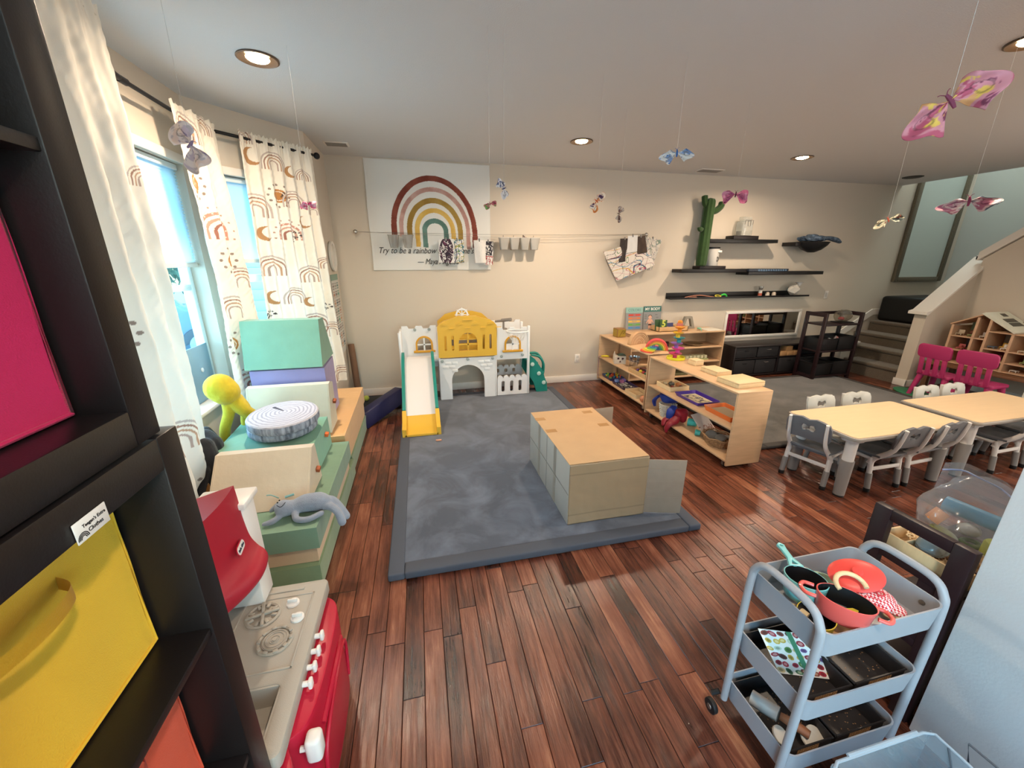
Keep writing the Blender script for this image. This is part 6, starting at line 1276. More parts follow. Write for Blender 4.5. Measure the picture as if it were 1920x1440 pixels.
# ledge items
g = NB(); tube(g, [(3.55, 4.82, 1.112), (3.66, 4.80, 1.135), (3.78, 4.80, 1.14), (3.9, 4.80, 1.125), (4.0, 4.80, 1.113)], 0.007, 8, 5); tube(g, [(3.60, 4.80, 1.112), (3.70, 4.78, 1.12), (3.69, 4.785, 1.112)], 0.006, 8, 4); obj('bead_string', g, mat('bead_rose', '#a8705a', 0.5), label='string of brown and rose beads lying on the picture ledge', cat='beads')
g = NB(); tube(g, [(4.06+0.045*cos(k*pi/10), 4.80+0.02*sin(k*pi/10), 1.125+0.012*sin(k*pi/10)) for k in range(20)], 0.007, 8, closed=True); obj('toy_ring', g, mat('ring_yellow', '#c9b83f', 0.5), label='yellow toy ring on the picture ledge', cat='toy')
g = NB(); tube(g, [(4.11, 4.80, 1.135), (4.15, 4.79, 1.147), (4.185, 4.79, 1.13), (4.19, 4.79, 1.11)], [0.010, 0.014, 0.012, 0.010], 10, 5); obj('toy_hook', g, mat('neon_green', '#3fbf4a', 0.45), label='bright green toy hook on the picture ledge beside the yellow ring', cat='toy')
rt = empty('spray_bottle', 'small bottle with a silver cap and red label on the picture ledge', 'bottle', (4.77, 4.82, 1.107)); g = NB(); cyl(g, (4.77, 4.815, 1.108), 0.025, 0.09, 20, bev=0.004); obj('bottle_body', g, mat('bottle_white', '#c9c3bb', 0.35), rt); g = NB(); cyl(g, (4.77, 4.815, 1.198), 0.024, 0.05, 20, r2=0.032, bev=0.003); obj('cap', g, mat('silver_cap', '#a7a49f', 0.3, metal=0.8), rt); g = NB(); cyl(g, (4.77, 4.815, 1.118), 0.0258, 0.035, 20); obj('label_band', g, mat('label_red', '#b0523c', 0.5), rt)
for x, n_l in ((4.90, 'left'), (5.01, 'right')): g = NB(); cyl(g, (x, 4.815, 1.108), 0.03, 0.045, 20, r2=0.026, bev=0.006); cyl(g, (x, 4.815, 1.153), 0.02, 0.012, 16, bev=0.003); obj('salt_pot', g, mat('pot_cream', '#c9b8a6', 0.45), label='small cream pot on the picture ledge, the %s one of the pair' % n_l, cat='pot', group='small pots on the ledge')
rt = empty('tissue_box', 'faceted white tissue box with a tissue sticking out on the picture ledge', 'tissue box', (5.32, 4.80, 1.12)); g = NB(); t = bmesh.new(); bmesh.ops.create_icosphere(t, subdivisions=1, radius=0.105); merge(g, t, TRS((5.29, 4.765, 1.195), (0.3, 0.2, 0.1), (1, 0.75, 0.80))); obj('box_body', g, mat('tissue_box_white', '#c4bfb6', 0.5), rt, ang=10)
g = NB(); t = bmesh.new(); V = []
for i in range(9):
    a = i/8*2*pi; V.append([t.verts.new((5.37+cos(a)*r_*(1+0.3*sin(3*a)), 4.76+sin(a)*r_*0.6, z+0.01*sin(4*a))) for r_, z in ((0.02, 1.25), (0.05, 1.29), (0.075, 1.30))])
for A, B in zip(V, V[1:]):
    for k in range(2): t.faces.new((A[k], B[k], B[k+1], A[k+1]))
merge(g, t); obj('tissue', g, mat('tissue_white', '#dedad5', 0.8), rt, ang=60)
# bowl on bracket
rt = empty('wall_bowl', 'black half-round wall bowl on a bracket, right of the glass jar', 'bowl', (5.40, 4.72, 1.72)); g = NB(); lathe(g, [(0, -0.14), (0.05, -0.138), (0.14, -0.105), (0.215, -0.05), (0.25, 0.0), (0.243, 0.0), (0.2, -0.05), (0.12, -0.095), (0, -0.12)], (5.38, 4.70, 1.845), seg=40, sc=(1, 0.6, 1)); obj('bowl_body', g, mat('bowl_black', '#1b1c1e', 0.5), rt)
g = NB(); box(g, 5.05, 5.14, 4.66, YB-0.001, 1.79, 1.84, 0.004); box(g, 5.05, 5.5, 4.83, YB-0.001, 1.79, 1.84, 0.004); obj('bracket', g, blk2, rt)
rt = empty('folded_cloth', 'dark blue patterned cloth heaped in the black wall bowl', 'cloth', (5.45, 4.70, 1.85)); g = NB(); t = bmesh.new(); bmesh.ops.create_icosphere(t, subdivisions=4, radius=1)
for v in t.verts: p = v.co; k = 1+0.16*sin(7*p.x+3*p.z)+0.10*sin(11*p.y+5*p.x); v.co = Vector((p.x*0.19*k, p.y*0.11*k, max(p.z, -0.3)*0.06*k))
merge(g, t, Matrix.Translation((5.36, 4.70, 1.875))); tube(g, [(5.45, 4.69, 1.88), (5.60, 4.68, 1.895), (5.72, 4.67, 1.875), (5.80, 4.66, 1.84)], [0.05, 0.055, 0.06, 0.03], 14, 5, flat=0.5); obj('cloth', g, mat('cloth_navy', '#1f3147', 0.7, color2='#6d7f92', vs=30), rt)
# white framed wall mirror
rt = empty('wall_mirror', 'low wide wall mirror in a white frame above the dark cabinet', 'mirror', (4.98, YB-0.01, 0.50)); g = NB()
for q in ((4.30, 5.64, 0.86, 0.895), (4.30, 5.64, 0.505, 0.54), (4.30, 4.335, 0.54, 0.86), (5.605, 5.64, 0.54, 0.86)): box(g, q[0], q[1], YB-0.022, YB-0.001, q[2], q[3], 0.003)
obj('mirror_frame', g, whitetrim, rt); g = NB(); box(g, 4.335, 5.605, YB-0.010, YB-0.006, 0.54, 0.86); obj('mirror_glass', g, mat('mirror_silver', '#d9d6d2', 0.02, metal=1.0), rt)

# ================================================================ DARK CABINET, RACK, CHAIRS, DOLLHOUSE
rt = empty('low_cabinet', 'long low dark brown cabinet of cubbies under the wall mirror', 'cabinet', (4.98, 4.68, 0)); cab = mat('cabinet_dark', '#1b1415', 0.4)
X0, X1, Y0, Y1, ZT = 4.22, 5.76, 4.50, 4.86, 0.46
g = NB(); box(g, X0, X1, Y0, Y1, ZT-0.025, ZT, 0.003); obj('top_panel', g, mat('cabinet_top', '#2c2625', 0.35), rt)
for x in (X0, X1-0.025): g = NB(); box(g, x, x+0.025, Y0, Y1, 0, ZT-0.025, 0.002); obj('side_panel', g, cab, rt)
g = NB(); box(g, 4.98, 5.0, Y0+0.01, Y1, 0.03, ZT-0.025); box(g, X0+0.02, X1-0.02, Y0+0.01, Y1, 0.265, 0.28); box(g, X0+0.02, X1-0.02, Y0+0.01, Y1, 0.02, 0.04); box(g, X0+0.02, X1-0.02, Y1-0.01, Y1, 0.03, ZT-0.025); obj('dividers', g, cab, rt)
binm = mat('bin_charcoal', '#1c1a1c', 0.7, bump=0.2, bs=300)
def drawer(x0, x1, z0, z1, d=0.0, nm='drawer', hd='slot'):
    g = NB(); box(g, x0, x1, Y0+0.012+d, Y0+0.27, z0, z1, 0.006); dr_ = obj(nm, g, binm, rt); g = NB(); xm = (x0+x1)/2
    if hd == 'slot': box(g, xm-0.035, xm+0.035, Y0+0.008+d, Y0+0.016+d, z1-0.05, z1-0.035, 0.004); obj('handle', g, mat('slot_black', '#070707', 0.8), dr_)
    else: tube(g, [(xm-0.03, Y0+0.012+d, z1-0.035), (xm-0.028, Y0-0.005+d, z1-0.035), (xm+0.028, Y0-0.005+d, z1-0.035), (xm+0.03, Y0+0.012+d, z1-0.035)], 0.004, 6); obj('handle', g, mat('handle_silver', '#b0aca6', 0.3, metal=0.8), dr_)
drawer(4.25, 4.60, 0.285, 0.43); drawer(4.62, 4.97, 0.285, 0.43, hd='bar'); drawer(5.40, 5.72, 0.285, 0.43, 0.02); drawer(4.26, 4.60, 0.045, 0.245); drawer(4.62, 4.97, 0.045, 0.245, 0.01, hd='none2'); drawer(5.02, 5.36, 0.045, 0.255); drawer(5.39, 5.73, 0.045, 0.25)
for (x, z, s_) in ((5.08, 0.281, 'left'), (5.20, 0.281, 'middle'), (5.32, 0.281, 'right'), (5.17, 0.351, 'top')):
    g = NB(); h_ = 0.068; box(g, x-0.055, x+0.055, 4.52, 4.63, z, z+h_, 0.003); obj('wood_box', g, mat('wood_box_tan', '#b08457', 0.55, var=0.1), label='small wooden block in the open cubby of the dark cabinet, %s one' % s_, cat='block', group='blocks in the cabinet cubby')
# rack
rt = empty('ladder_shelf', 'dark brown open rack with black baskets between the low cabinet and the stairs', 'shelf', (5.65, 4.30, 0)); ry0, ry1 = 4.13, 4.44
for x in (5.22, 5.83):
    g = NB(); frame_end(g, x, ry0, ry1, 0.93, 0.045, 0.03, ((0.88, 0.93), (0.03, 0.06))); obj('end_frame', g, esp, rt)
for z in (0.78, 0.42, 0.07): g = NB(); box(g, 5.25, 5.83, ry0+0.01, ry1-0.01, z-0.022, z, 0.003); obj('shelf_board', g, esp, rt)
g = NB(); box(g, 5.25, 5.83, ry1-0.03, ry1-0.01, 0.88, 0.92, 0.003); obj('top_rail', g, esp, rt)
def basket(x0, x1, y0, y1, z0, h, label):
    r2 = empty('basket', label, 'basket', ((x0+x1)/2, (y0+y1)/2, z0), 0, 'black baskets in the dark rack'); g = NB()
    for q in ((x0, x0+0.006, y0, y1), (x1-0.006, x1, y0, y1), (x0, x1, y0, y0+0.006), (x0, x1, y1-0.006, y1)): box(g, *q, z0, z0+h, 0.002)
    box(g, x0, x1, y0, y1, z0, z0+0.006); tube(g, [(x0, y0, z0+h), (x1, y0, z0+h), (x1, y1, z0+h), (x0, y1, z0+h)], 0.007, 6, closed=True); obj('basket_body', g, mat('basket_black', '#0f0f12', 0.55), r2); return r2
basket(5.26, 5.53, 4.15, 4.41, 0.421, 0.16, 'black basket on the middle shelf of the dark rack, left'); basket(5.55, 5.82, 4.15, 4.41, 0.421, 0.18, 'black basket on the middle shelf of the dark rack, right')
basket(5.26, 5.53, 4.15, 4.41, 0.071, 0.16, 'black basket on the bottom shelf of the dark rack, left'); basket(5.55, 5.82, 4.15, 4.41, 0.071, 0.18, 'black basket on the bottom shelf of the dark rack, right')
g = NB(); tube(g, [(5.38, 4.17, 0.59), (5.43, 4.16, 0.575), (5.49, 4.17, 0.585), (5.53, 4.19, 0.61)], 0.008, 8, 5); obj('toy_hoop', g, mat('hoop_grey', '#a5a3a0', 0.5), label='grey curved toy sticking out of the left middle black basket', cat='toy')
g = NB(); ball(g, (5.55, 4.19, 0.59), 0.03, (1.4, 0.8, 0.6)); obj('toy_food', g, mat('toy_rose', '#b77a74', 0.6), label='rose coloured toy in the left middle black basket', cat='toy')
rt = empty('glass_jar', 'round glass jar with red toys lying on top of the dark rack', 'jar', (5.83, 4.27, 0.78)); g = NB(); tube(g, [(5.57, 4.26, 0.872), (5.60, 4.26, 0.872), (5.73, 4.29, 0.872), (5.78, 4.30, 0.872), (5.79, 4.30, 0.872)], [0.06, 0.078, 0.08, 0.07, 0.045], 26, 5); obj('jar_body', g, glass('jar_amber', '#cfc8bc', 0.14, 0.03), rt)
g = NB(); ball(g, (5.62, 4.25, 0.84), 0.035, (1.2, 1, 0.7)); obj('red_toy', g, mat('toy_red', '#c8333f', 0.4), rt); g = NB(); box(g, 5.58, 5.80, 4.20, 4.36, 0.781, 0.793, 0.004); obj('base', g, blk2, rt); g = NB(); box(g, 5.62, 5.75, 4.24, 4.32, 0.885, 0.91, 0.01); obj('dark_toy', g, mat('toy_dark', '#2b302f', 0.5), rt)
g = NB(); prism(g, circ(0, 0, 0.27, 40, 0.16), 0.012, M=TRS((5.98, 3.40, 0.001), (0, 0, R(70))), bev=0.003); obj('round_mat', g, mat('green_mat', '#2f7a55', 0.6), label='green oval mat on the floor in front of the half wall', cat='mat')
# pink chairs
pk = mat('pink_plastic', '#b6356a', 0.45)
def pchair(label, loc, rz):
    rt = empty('pink_chair', label, 'chair', (0, 0, 0), 0, 'pink kids chairs')
    g = NB(); prism(g, rrect(-0.17, 0.17, -0.14, 0.15, 0.03), 0.035, M=Matrix.Translation((0, 0, 0.275)), bev=0.008); obj('seat', g, pk, rt, local=True)
    Mb = Matrix.Translation((0, -0.14, 0.3)) @ Matrix.Rotation(R(8), 4, 'X') @ XZ(0.0)
    g = NB(); prism(g, rrect(-0.168, 0.168, 0.20, 0.365, 0.045), 0.028, M=Mb, bev=0.008); obj('backrest', g, pk, rt, local=True)
    for x in (-0.115, -0.038, 0.038, 0.115):
        g = NB(); box(g, x-0.021, x+0.021, -0.026, -0.002, -0.005, 0.21, 0.006, M=Matrix.Translation((0, -0.14, 0.3)) @ Matrix.Rotation(R(8), 4, 'X')); obj('back_slat', g, pk, rt, local=True)
    for x in (-1, 1):
        for y in (-1, 1): g = NB(); tube(g, [(x*0.125, y*0.105, 0.28), (x*0.165, y*0.15, 0.0)], [0.032, 0.020], 14); obj('leg', g, pk, rt, local=True)
    rt.location = loc; rt.rotation_euler = (0, 0, rz); return rt
p0 = pchair('bright pink plastic kids chair, the left one with its back turned', (6.02, 3.24, 0), R(-90-5)); dup(p0, (6.04, 2.90, 0), R(-90+2), 'bright pink plastic kids chair, the right one with its back turned')
# low table with dollhouse
g = NB(); box(g, 6.30, 6.82, 2.05, 3.60, 0.335, 0.365, 0.004)
rt = empty('low_table', 'low brown table under the wooden dollhouse behind the pink chairs', 'table', (6.55, 2.8, 0)); obj('tabletop', g, mat('table_oak', '#7a563c', 0.5, var=0.15, vs=10), rt)
for x in (6.34, 6.78):
    for y in (2.10, 3.55): g = NB(); box(g, x-0.025, x+0.025, y-0.025, y+0.025, 0, 0.335, 0.003); obj('leg', g, mat('table_oak'), rt)
pine = mat('dollhouse_pine', '#d0a988', 0.55, var=0.06); rt = empty('dollhouse', 'open wooden dollhouse with a white roof on the low table behind the pink chairs', 'dollhouse', (6.6, 3.1, 0.366))
def wallp(y0, y1, z0, z1, c, nm='room_wall'): g = NB(); box(g, 6.775, 6.785, y0, y1, z0, z1); obj(nm, g, mat('dh_'+c.strip('#'), c, 0.7), rt)
zb = 0.368
for y, zt in ((3.517, 0.845), (3.304, 0.955), (3.19, 0.955), (2.979, 0.815), (2.74, 0.80)): g = NB(); box(g, 6.45, 6.475, y-0.012, y+0.012, zb, zt, 0.002); box(g, 6.475, 6.78, y-0.004, y+0.004, zb, zt-0.02); obj('post', g, pine, rt)
for y0, y1, zs in ((3.20, 3.51, (0.37, 0.53, 0.70)), (2.75, 3.18, (0.37, 0.47, 0.60, 0.80))):
    for z in zs: g = NB(); box(g, 6.45, 6.78, y0, y1, z, z+0.012, 0.002); obj('storey_floor', g, pine, rt)
wallp(3.31, 3.51, 0.71, 0.86, '#8a9a7a'); wallp(3.20, 3.30, 0.71, 0.95, '#5f7886'); wallp(3.31, 3.51, 0.54, 0.70, '#6d5a5f'); wallp(3.20, 3.30, 0.54, 0.70, '#7a3a2f'); wallp(2.99, 3.18, 0.61, 0.80, '#a08a76'); wallp(2.75, 2.97, 0.61, 0.80, '#b99a2f'); wallp(2.99, 3.18, 0.48, 0.60, '#8c2f45'); wallp(2.75, 2.97, 0.48, 0.60, '#7a2038'); wallp(2.99, 3.18, 0.81, 0.92, '#4d3a33'); wallp(3.20, 3.51, 0.38, 0.53, '#9a7a62')
g = NB()
def slab(P, w0, w1, th=0.014): prism(g, P, w1-w0, M=YZ(w0))
slab([(3.26, 0.99), (3.26, 1.005), (3.54, 0.855), (3.54, 0.84)], 6.44, 6.80); obj('rear_roof', g, pine, rt); g = NB()
slab([(3.285, 1.003), (3.255, 1.022), (2.955, 0.832), (2.965, 0.815)], 6.43, 6.80); r1_ = obj('roof', g, mat('roof_white', '#dcdccb', 0.5), rt)
g = NB(); Mr = Matrix.Translation((6.47, 3.258, 1.0235)) @ Matrix(((1,0,0,0),(0,-0.845,0.535,0),(0,-0.535,-0.845,0),(0,0,0,1)))
for (a, b_, c, d) in ((0.14, 0.22, 0.04, 0.09), (0.06, 0.24, 0.13, 0.19), (0.06, 0.24, 0.20, 0.26)): box(g, a, b_, c, d, -0.003, 0.0, M=Mr)
obj('skylight', g, mat('skylight_dark', '#3b3c36', 0.3), r1_)
cols_ = ['#c9b8a0', '#7a4a3a', '#8aa06a', '#d8d0c8', '#b05a5a', '#5a6a7a', '#d6a94a', '#e4ddd2']
spots_ = [(6.53, 3.47, 0.713), (6.60, 3.40, 0.713), (6.52, 3.35, 0.713), (6.54, 3.25, 0.713), (6.53, 3.42, 0.543), (6.52, 3.14, 0.613), (6.62, 3.09, 0.613), (6.52, 3.03, 0.613), (6.50, 2.88, 0.613), (6.53, 3.08, 0.483), (6.54, 2.85, 0.483), (6.53, 2.90, 0.383)]
names_ = ['toy_chair', 'toy_shrub', 'toy_table', 'toy_bed', 'toy_chair', 'toy_stool', 'toy_sofa', 'toy_table', 'toy_bed', 'toy_chair', 'toy_table', 'toy_box']
where_ = ['upper left room, outer side', 'upper left room, middle', 'upper left room, inner side', 'blue upper room', 'left room under the green one', 'tan upper right room, left', 'tan upper right room, middle', 'tan upper right room, right', 'yellow room', 'red room', 'dark red room', 'lowest open room']
for k, (x, y, z) in enumerate(spots_):
    c_ = cols_[k % 8]; g = NB(); w = 0.03; box(g, x-w, x+w, y-w, y+w, z+0.018, z+0.026, 0.002)
    for sx in (-1, 1):
        for sy in (-1, 1): box(g, x+sx*(w-0.005)-0.003, x+sx*(w-0.005)+0.003, y+sy*(w-0.005)-0.003, y+sy*(w-0.005)+0.003, z, z+0.02)
    if k % 3 != 2: box(g, x+w-0.006, x+w, y-w, y+w, z+0.026, z+0.065, 0.002)
    if k % 3 == 1: ball(g, (x, y, z+0.04), 0.018)
    obj(names_[k], g, mat('dhf'+c_.strip('#'), c_, 0.6), label='tiny dollhouse furniture in the '+where_[k], cat='toy furniture', group='dollhouse furniture')
g = NB(); box(g, 6.36, 6.44, 2.60, 2.68, 0.366, 0.72, 0.01); obj('wood_post', g, mat('table_oak'), label='pale brown upright board at the right end of the low table', cat='board')
"""end"""
# ================================================================ HANGING PAPER BUTTERFLIES
bflm = mat('tissue_paper', '#ffffff', 0.75, attr='Col'); thread = glass('nylon_thread', '#f2f2f2', 0.5, 0.15)
def butterfly(loc, W, roll, cols, label, yaw=0.0, seed=1, Hs=0.55, droop=0.1, string_to=None):
    rt = empty('paper_butterfly', label, 'paper butterfly', loc, 0, 'paper butterflies hanging from the ceiling'); M_ = TRS(loc, (0, 0, yaw)) @ Matrix.Rotation(roll, 4, 'Y')
    q = random.Random(seed)
    for s_ in (-1, 1):
        ph = q.random()*6; lob = 0.8+0.4*q.random(); Mn = np.array(M_)
        def fp(u, v, s_=s_, ph=ph, lob=lob):
            a = (v-0.5)*2.3*lob; r = W*0.5*u*(0.80+0.20*np.cos(2*a)+0.10*np.sin(5*a+ph)); pl = W*0.055*(0.25+u)*np.sin(11*v+ph)*np.minimum(1, u*2.2)+W*0.035*noise2(u, v, 1.0, seed, 2)
            x = s_*(W*0.02+r*np.cos(a*0.85)); z = r*np.sin(a)*Hs*1.5-droop*W*u; y = pl
            P = np.stack([x, y, z, 1+0*x], 0); Q = Mn @ P; return Q[0], Q[1], Q[2]
        def fc(u, v, s_=s_):
            c = [hexrgb(cols[0])[i]+0*u for i in range(3)]; n1 = noise2(u, v, 0.9, seed+3+s_); n2 = noise2(u, v, 1.6, seed+9+s_)
            for th, arr, h in ((0.30, n1, cols[1]), (0.75, n2, cols[2]), (0.45, -n1, cols[3 % len(cols)]), (0.60, -n2, cols[-1])):
                k = hexrgb(h); w = np.clip((arr-th)*8+0.5, 0, 1)
                for i in range(3): c[i] = c[i]*(1-w)+k[i]*w
            ring = np.abs(np.hypot(u-0.55, (v-0.5)*0.9)-0.16) < 0.02
            return [ci*np.where(ring, 0.75, 1.0) for ci in c]
        sheet('wing', 34, 46, fp, fc, bflm, rt, thick=0.0008)
    g = NB(); tube(g, [M_ @ Vector(p) for p in ((0, -W*0.02, W*0.10), (W*0.01, 0, 0), (0, W*0.01, -W*0.12))], [W*0.018, W*0.034, W*0.02], 8, 4)
    for s_ in (-1, 1): tube(g, [M_ @ Vector(p) for p in ((0, 0, W*0.09), (s_*W*0.04, 0, W*0.14), (s_*W*0.07, 0, W*0.15))], W*0.006, 5, 3)
    obj('body', g, mat('pipe_'+cols[2].strip('#'), cols[2], 0.9), rt)
    g = NB(); tube(g, [(loc[0], loc[1], loc[2]+W*0.06), (loc[0]+0.004, loc[1]+0.004, HC)], 0.00045, 5); obj('string', g, thread, rt)
butterfly((1.52, 1.0, 2.036), 0.20, R(-36), ['#c98791', '#b4566c', '#7a3a50', '#d39a66', '#dcb85a'], 'largest paper butterfly, pink with orange and yellow, nearest the camera at upper right', R(-52), 3, 0.55)
butterfly((2.75, 1.6, 1.888), 0.205, R(-4), ['#d9b8b8', '#b06a80', '#8a3b58', '#5d6a78', '#e9e2d8'], 'large pink and white paper butterfly in front of the tall framed mirror', R(-58), 8, 0.34)
butterfly((3.52, 2.5, 1.897), 0.165, R(-24), ['#c9c4a8', '#5e5a52', '#a0452f', '#3f4a4a', '#e6dfc8'], 'green, black and orange paper butterfly near the corner of the stairs', R(-54), 12, 0.40)
butterfly((2.30, 2.7, 2.061), 0.17, R(4), ['#c06a86', '#a84f74', '#5a2038', '#d38aa0', '#b85a7a'], 'plain pink paper butterfly right of the plush cactus', R(-40), 15, 0.6)
butterfly((1.45, 2.2, 2.171), 0.165, R(-2), ['#dcdad7', '#7d97c0', '#2f5fa0', '#dcdad6', '#8a8f98'], 'white and blue paper butterfly hanging close to the ceiling', R(-32), 18, 0.42)
butterfly((0.465, 2.2, 1.957), 0.095, R(68), ['#dcd8d8', '#5b5f80', '#2f3f70', '#c9c6cc', '#8c8aa0'], 'small white and navy paper butterfly beside the banner, upper one', 0, 21, 0.5)
butterfly((0.39, 2.2, 1.882), 0.07, R(-20), ['#c2707a', '#a85060', '#8a3048', '#6f9a5a', '#c98a8a'], 'tiny pink and green paper butterfly overlapping the right edge of the banner', 0, 23, 0.45)
butterfly((1.12, 2.5, 1.955), 0.125, R(-55), ['#e2cdb8', '#d07a3a', '#c0552a', '#5a3a5a', '#efe2d0'], 'small orange and white paper butterfly above the middle of the wire', 0, 26, 0.5)
butterfly((1.535, 3.0, 1.941), 0.11, R(-80), ['#b5a49a', '#6a4a44', '#3a2a2a', '#c9b8a8', '#8c6a60'], 'small brown and white paper butterfly above the right end of the wire', 0, 29, 0.5)
butterfly((-0.84, 2.0, 2.038), 0.19, R(62), ['#efe6e8', '#cfc3d6', '#8f84ac', '#e8d5d2', '#c4bec8'], 'lilac and grey paper butterfly in front of the narrow corner curtain', R(-25), 33, 0.6)
butterfly((-0.575, 2.6, 1.904), 0.085, R(-10), ['#d97a9a', '#e0307a', '#b01a5a', '#e9a9b8', '#d9d2d0'], 'tiny hot pink paper butterfly in front of the gathered curtain', 0, 36, 0.5)

# ================================================================ THINGS ON THE BIRCH SHELVES
def thing(name, label, cat, bmf, m, group=None): g = NB(); bmf(g); return obj(name, g, m, label=label, cat=cat, group=group)
# ball tower
rt = empty('ball_tower', 'rainbow plastic ball drop tower with a yellow base on the nearer birch shelf', 'toy', (2.45, 3.40, 0.657)); tx, ty, tz = 2.46, 3.36, 0.657
g = NB(); lathe(g, [(0, 0), (0.085, 0), (0.088, 0.006), (0.086, 0.026), (0.081, 0.026), (0.078, 0.008), (0, 0.008)], (tx, ty, tz), seg=40); obj('base', g, mat('tower_yellow', '#d9cf2f', 0.35), rt)
for k, (c_, dx) in enumerate((('#c23a6a', -0.012), ('#d9489a', 0.012), ('#8a5fa8', -0.010), ('#2a8a92', 0.012), ('#e0b52f', -0.006), ('#e08a2f', 0.006))):
    z = tz+0.012+k*0.052; m = mat('tower_%d' % k, c_, 0.3); g = NB()
    lathe(g, [(0.020, 0), (0.020, 0.03), (0.056-0.003*k, 0.040), (0.064-0.003*k, 0.050), (0.060-0.003*k, 0.050), (0.050-0.003*k, 0.044), (0.010, 0.040), (0, 0.040)], (tx+dx, ty, z), seg=32); obj('tier', g, m, rt)
g = NB(); lathe(g, [(0.022, 0), (0.022, 0.02), (0.014, 0.026), (0, 0.027)], (tx, ty, tz+0.36), seg=24); obj('cap', g, mat('tower_5'), rt)
# flat boxes
def flatbox(cx, cy, sx, sy, z, h, rz, label, lid=True):
    rt = empty('wooden_box', label, 'box', (cx, cy, z), 0, 'flat wooden boxes on the birch shelf'); M_ = TRS((cx, cy, z), (0, 0, R(rz)))
    g = NB(); box(g, -sx/2, sx/2, -sy/2, sy/2, 0, h*0.72, 0.002, M=M_); obj('box_body', g, woodp, rt); g = NB(); box(g, -sx/2+0.001, sx/2-0.001, -sy/2+0.001, sy/2-0.001, h*0.74, h, 0.002, M=M_); obj('box_lid', g, woodp, rt)
flatbox(2.515, 3.13, 0.095, 0.10, 0.657, 0.05, 3, 'small flat wooden box behind the other two, nearest the ball tower'); flatbox(2.49, 2.83, 0.15, 0.20, 0.657, 0.04, 2, 'middle-sized flat wooden box on top of the nearer birch shelf'); flatbox(2.46, 2.515, 0.26, 0.22, 0.657, 0.042, 4, 'largest flat wooden box, nearest the end of the nearer birch shelf')
# shelf A top
def rainbow(name, cx, cy, z, R_, cols, rz, dep, label, cat='toy'):
    rt = empty(name, label, cat, (cx, cy, z)); M_ = TRS((cx, cy, z), (0, 0, rz)); n = len(cols); st_ = R_/(n+0.6)
    for i, c_ in enumerate(cols):
        ro = R_-i*st_; ri = ro-st_*0.88; g = NB(); prism(g, arc(0, 0, ro, 0, 180, 26)+(arc(0, 0, ri, 180, 0, 26) if i < n-1 else []), dep-0.002*i, M=M_ @ XZ(dep/2), bev=0.0015); obj('arch', g, mat('rb_'+c_.strip('#'), c_, 0.5, var=0.05), rt)
rainbow('wooden_rainbow', 2.49, 4.13, 0.657, 0.145, ['#c39a72', '#cba57c', '#c39a72', '#cfa980', '#c39a72', '#cba57c', '#b98d64'], R(14), 0.055, 'plain wooden rainbow stacker standing on the farther birch shelf')
rainbow('rainbow_stacker', 2.525, 3.80, 0.657, 0.118, ['#d84a4a', '#dd7a3a', '#d9b53f', '#7fa63f', '#3a8a5a', '#2f6a8a', '#2b4f86'], R(-30), 0.10, 'brightly coloured wooden rainbow stacker with a red outer arch')
for k, (c_, r_, nm) in enumerate((('#d9503f', 0.115, 'red'), ('#e0a03a', 0.105, 'orange'), ('#c9c93f', 0.095, 'yellow'), ('#5fa65a', 0.078, 'green'), ('#3f7f9a', 0.062, 'blue'), ('#57508a', 0.046, 'violet'), ('#d07060', 0.03, 'coral'))):
    thing('rainbow_disc', '%s wooden half disc in the flat pile before the coloured rainbow' % nm, 'toy block', lambda g: prism(g, arc(0, 0, r_, 0, 180, 24), 0.0088, M=TRS((2.42+0.012*k, 3.735, 0.6565+k*0.0092), (0, 0, R(62+3*k))), bev=0.001), mat('disc_'+nm, c_, 0.5), 'wooden rainbow half discs')
rt = empty('picture_cube', 'brown wooden cube with a gold monkey outline on the farther birch shelf', 'cube', (2.50, 4.60, 0.657)); g = NB(); box(g, 2.43, 2.55, 4.54, 4.66, 0.657, 0.765, 0.003); obj('cube', g, mat('cube_brown', '#8a6338', 0.5), rt)
g = NB(); box(g, 2.438, 2.542, 4.537, 4.541, 0.665, 0.757); box(g, 2.427, 2.431, 4.548, 4.652, 0.665, 0.757); pf = obj('gold_face', g, mat('gold_foil', '#a88f3a', 0.35, metal=0.5), rt)
g = NB(); tube(g, [(2.45, 4.5355, 0.68), (2.465, 4.5355, 0.675), (2.475, 4.5355, 0.70), (2.49, 4.5355, 0.72), (2.50, 4.5355, 0.74), (2.52, 4.5355, 0.735), (2.525, 4.5355, 0.715), (2.505, 4.5355, 0.705)], 0.0018, 6, 5); obj('outline', g, mat('outline_brown', '#4a3418', 0.6), pf)
# posters
def poster(name, label, x0, x1, z0, z1, y, head, title, tcol_, bars):
    rt = empty(name, label, 'poster', ((x0+x1)/2, y, z0)); g = NB(); Mp = TRS((0, y, z0), (R(-6), 0, 0)); box(g, x0, x1, 0, 0.004, 0, z1-z0, M=Mp); obj('poster_sheet', g, mat('poster_white', '#ecebe6', 0.6), rt)
    g = NB(); h_ = z1-z0; box(g, x0, x1, -0.001, 0, h_*0.76, h_, M=Mp); hd = obj('header', g, mat('hd_'+head.strip('#'), head, 0.6), rt)
    g = NB(); txt(g, title, (x1-x0)*0.19, Mp @ Matrix(((1,0,0,(x0+x1)/2),(0,0,-1,-0.0015),(0,1,0,h_*0.875),(0,0,0,1))), bold=0.001); obj('title', g, mat('tt_'+tcol_.strip('#'), tcol_, 0.6), hd)
    for nm_, m_, fs in bars: g = NB(); fs(g, Mp, x0, x1, h_); obj(nm_, g, m_, rt)
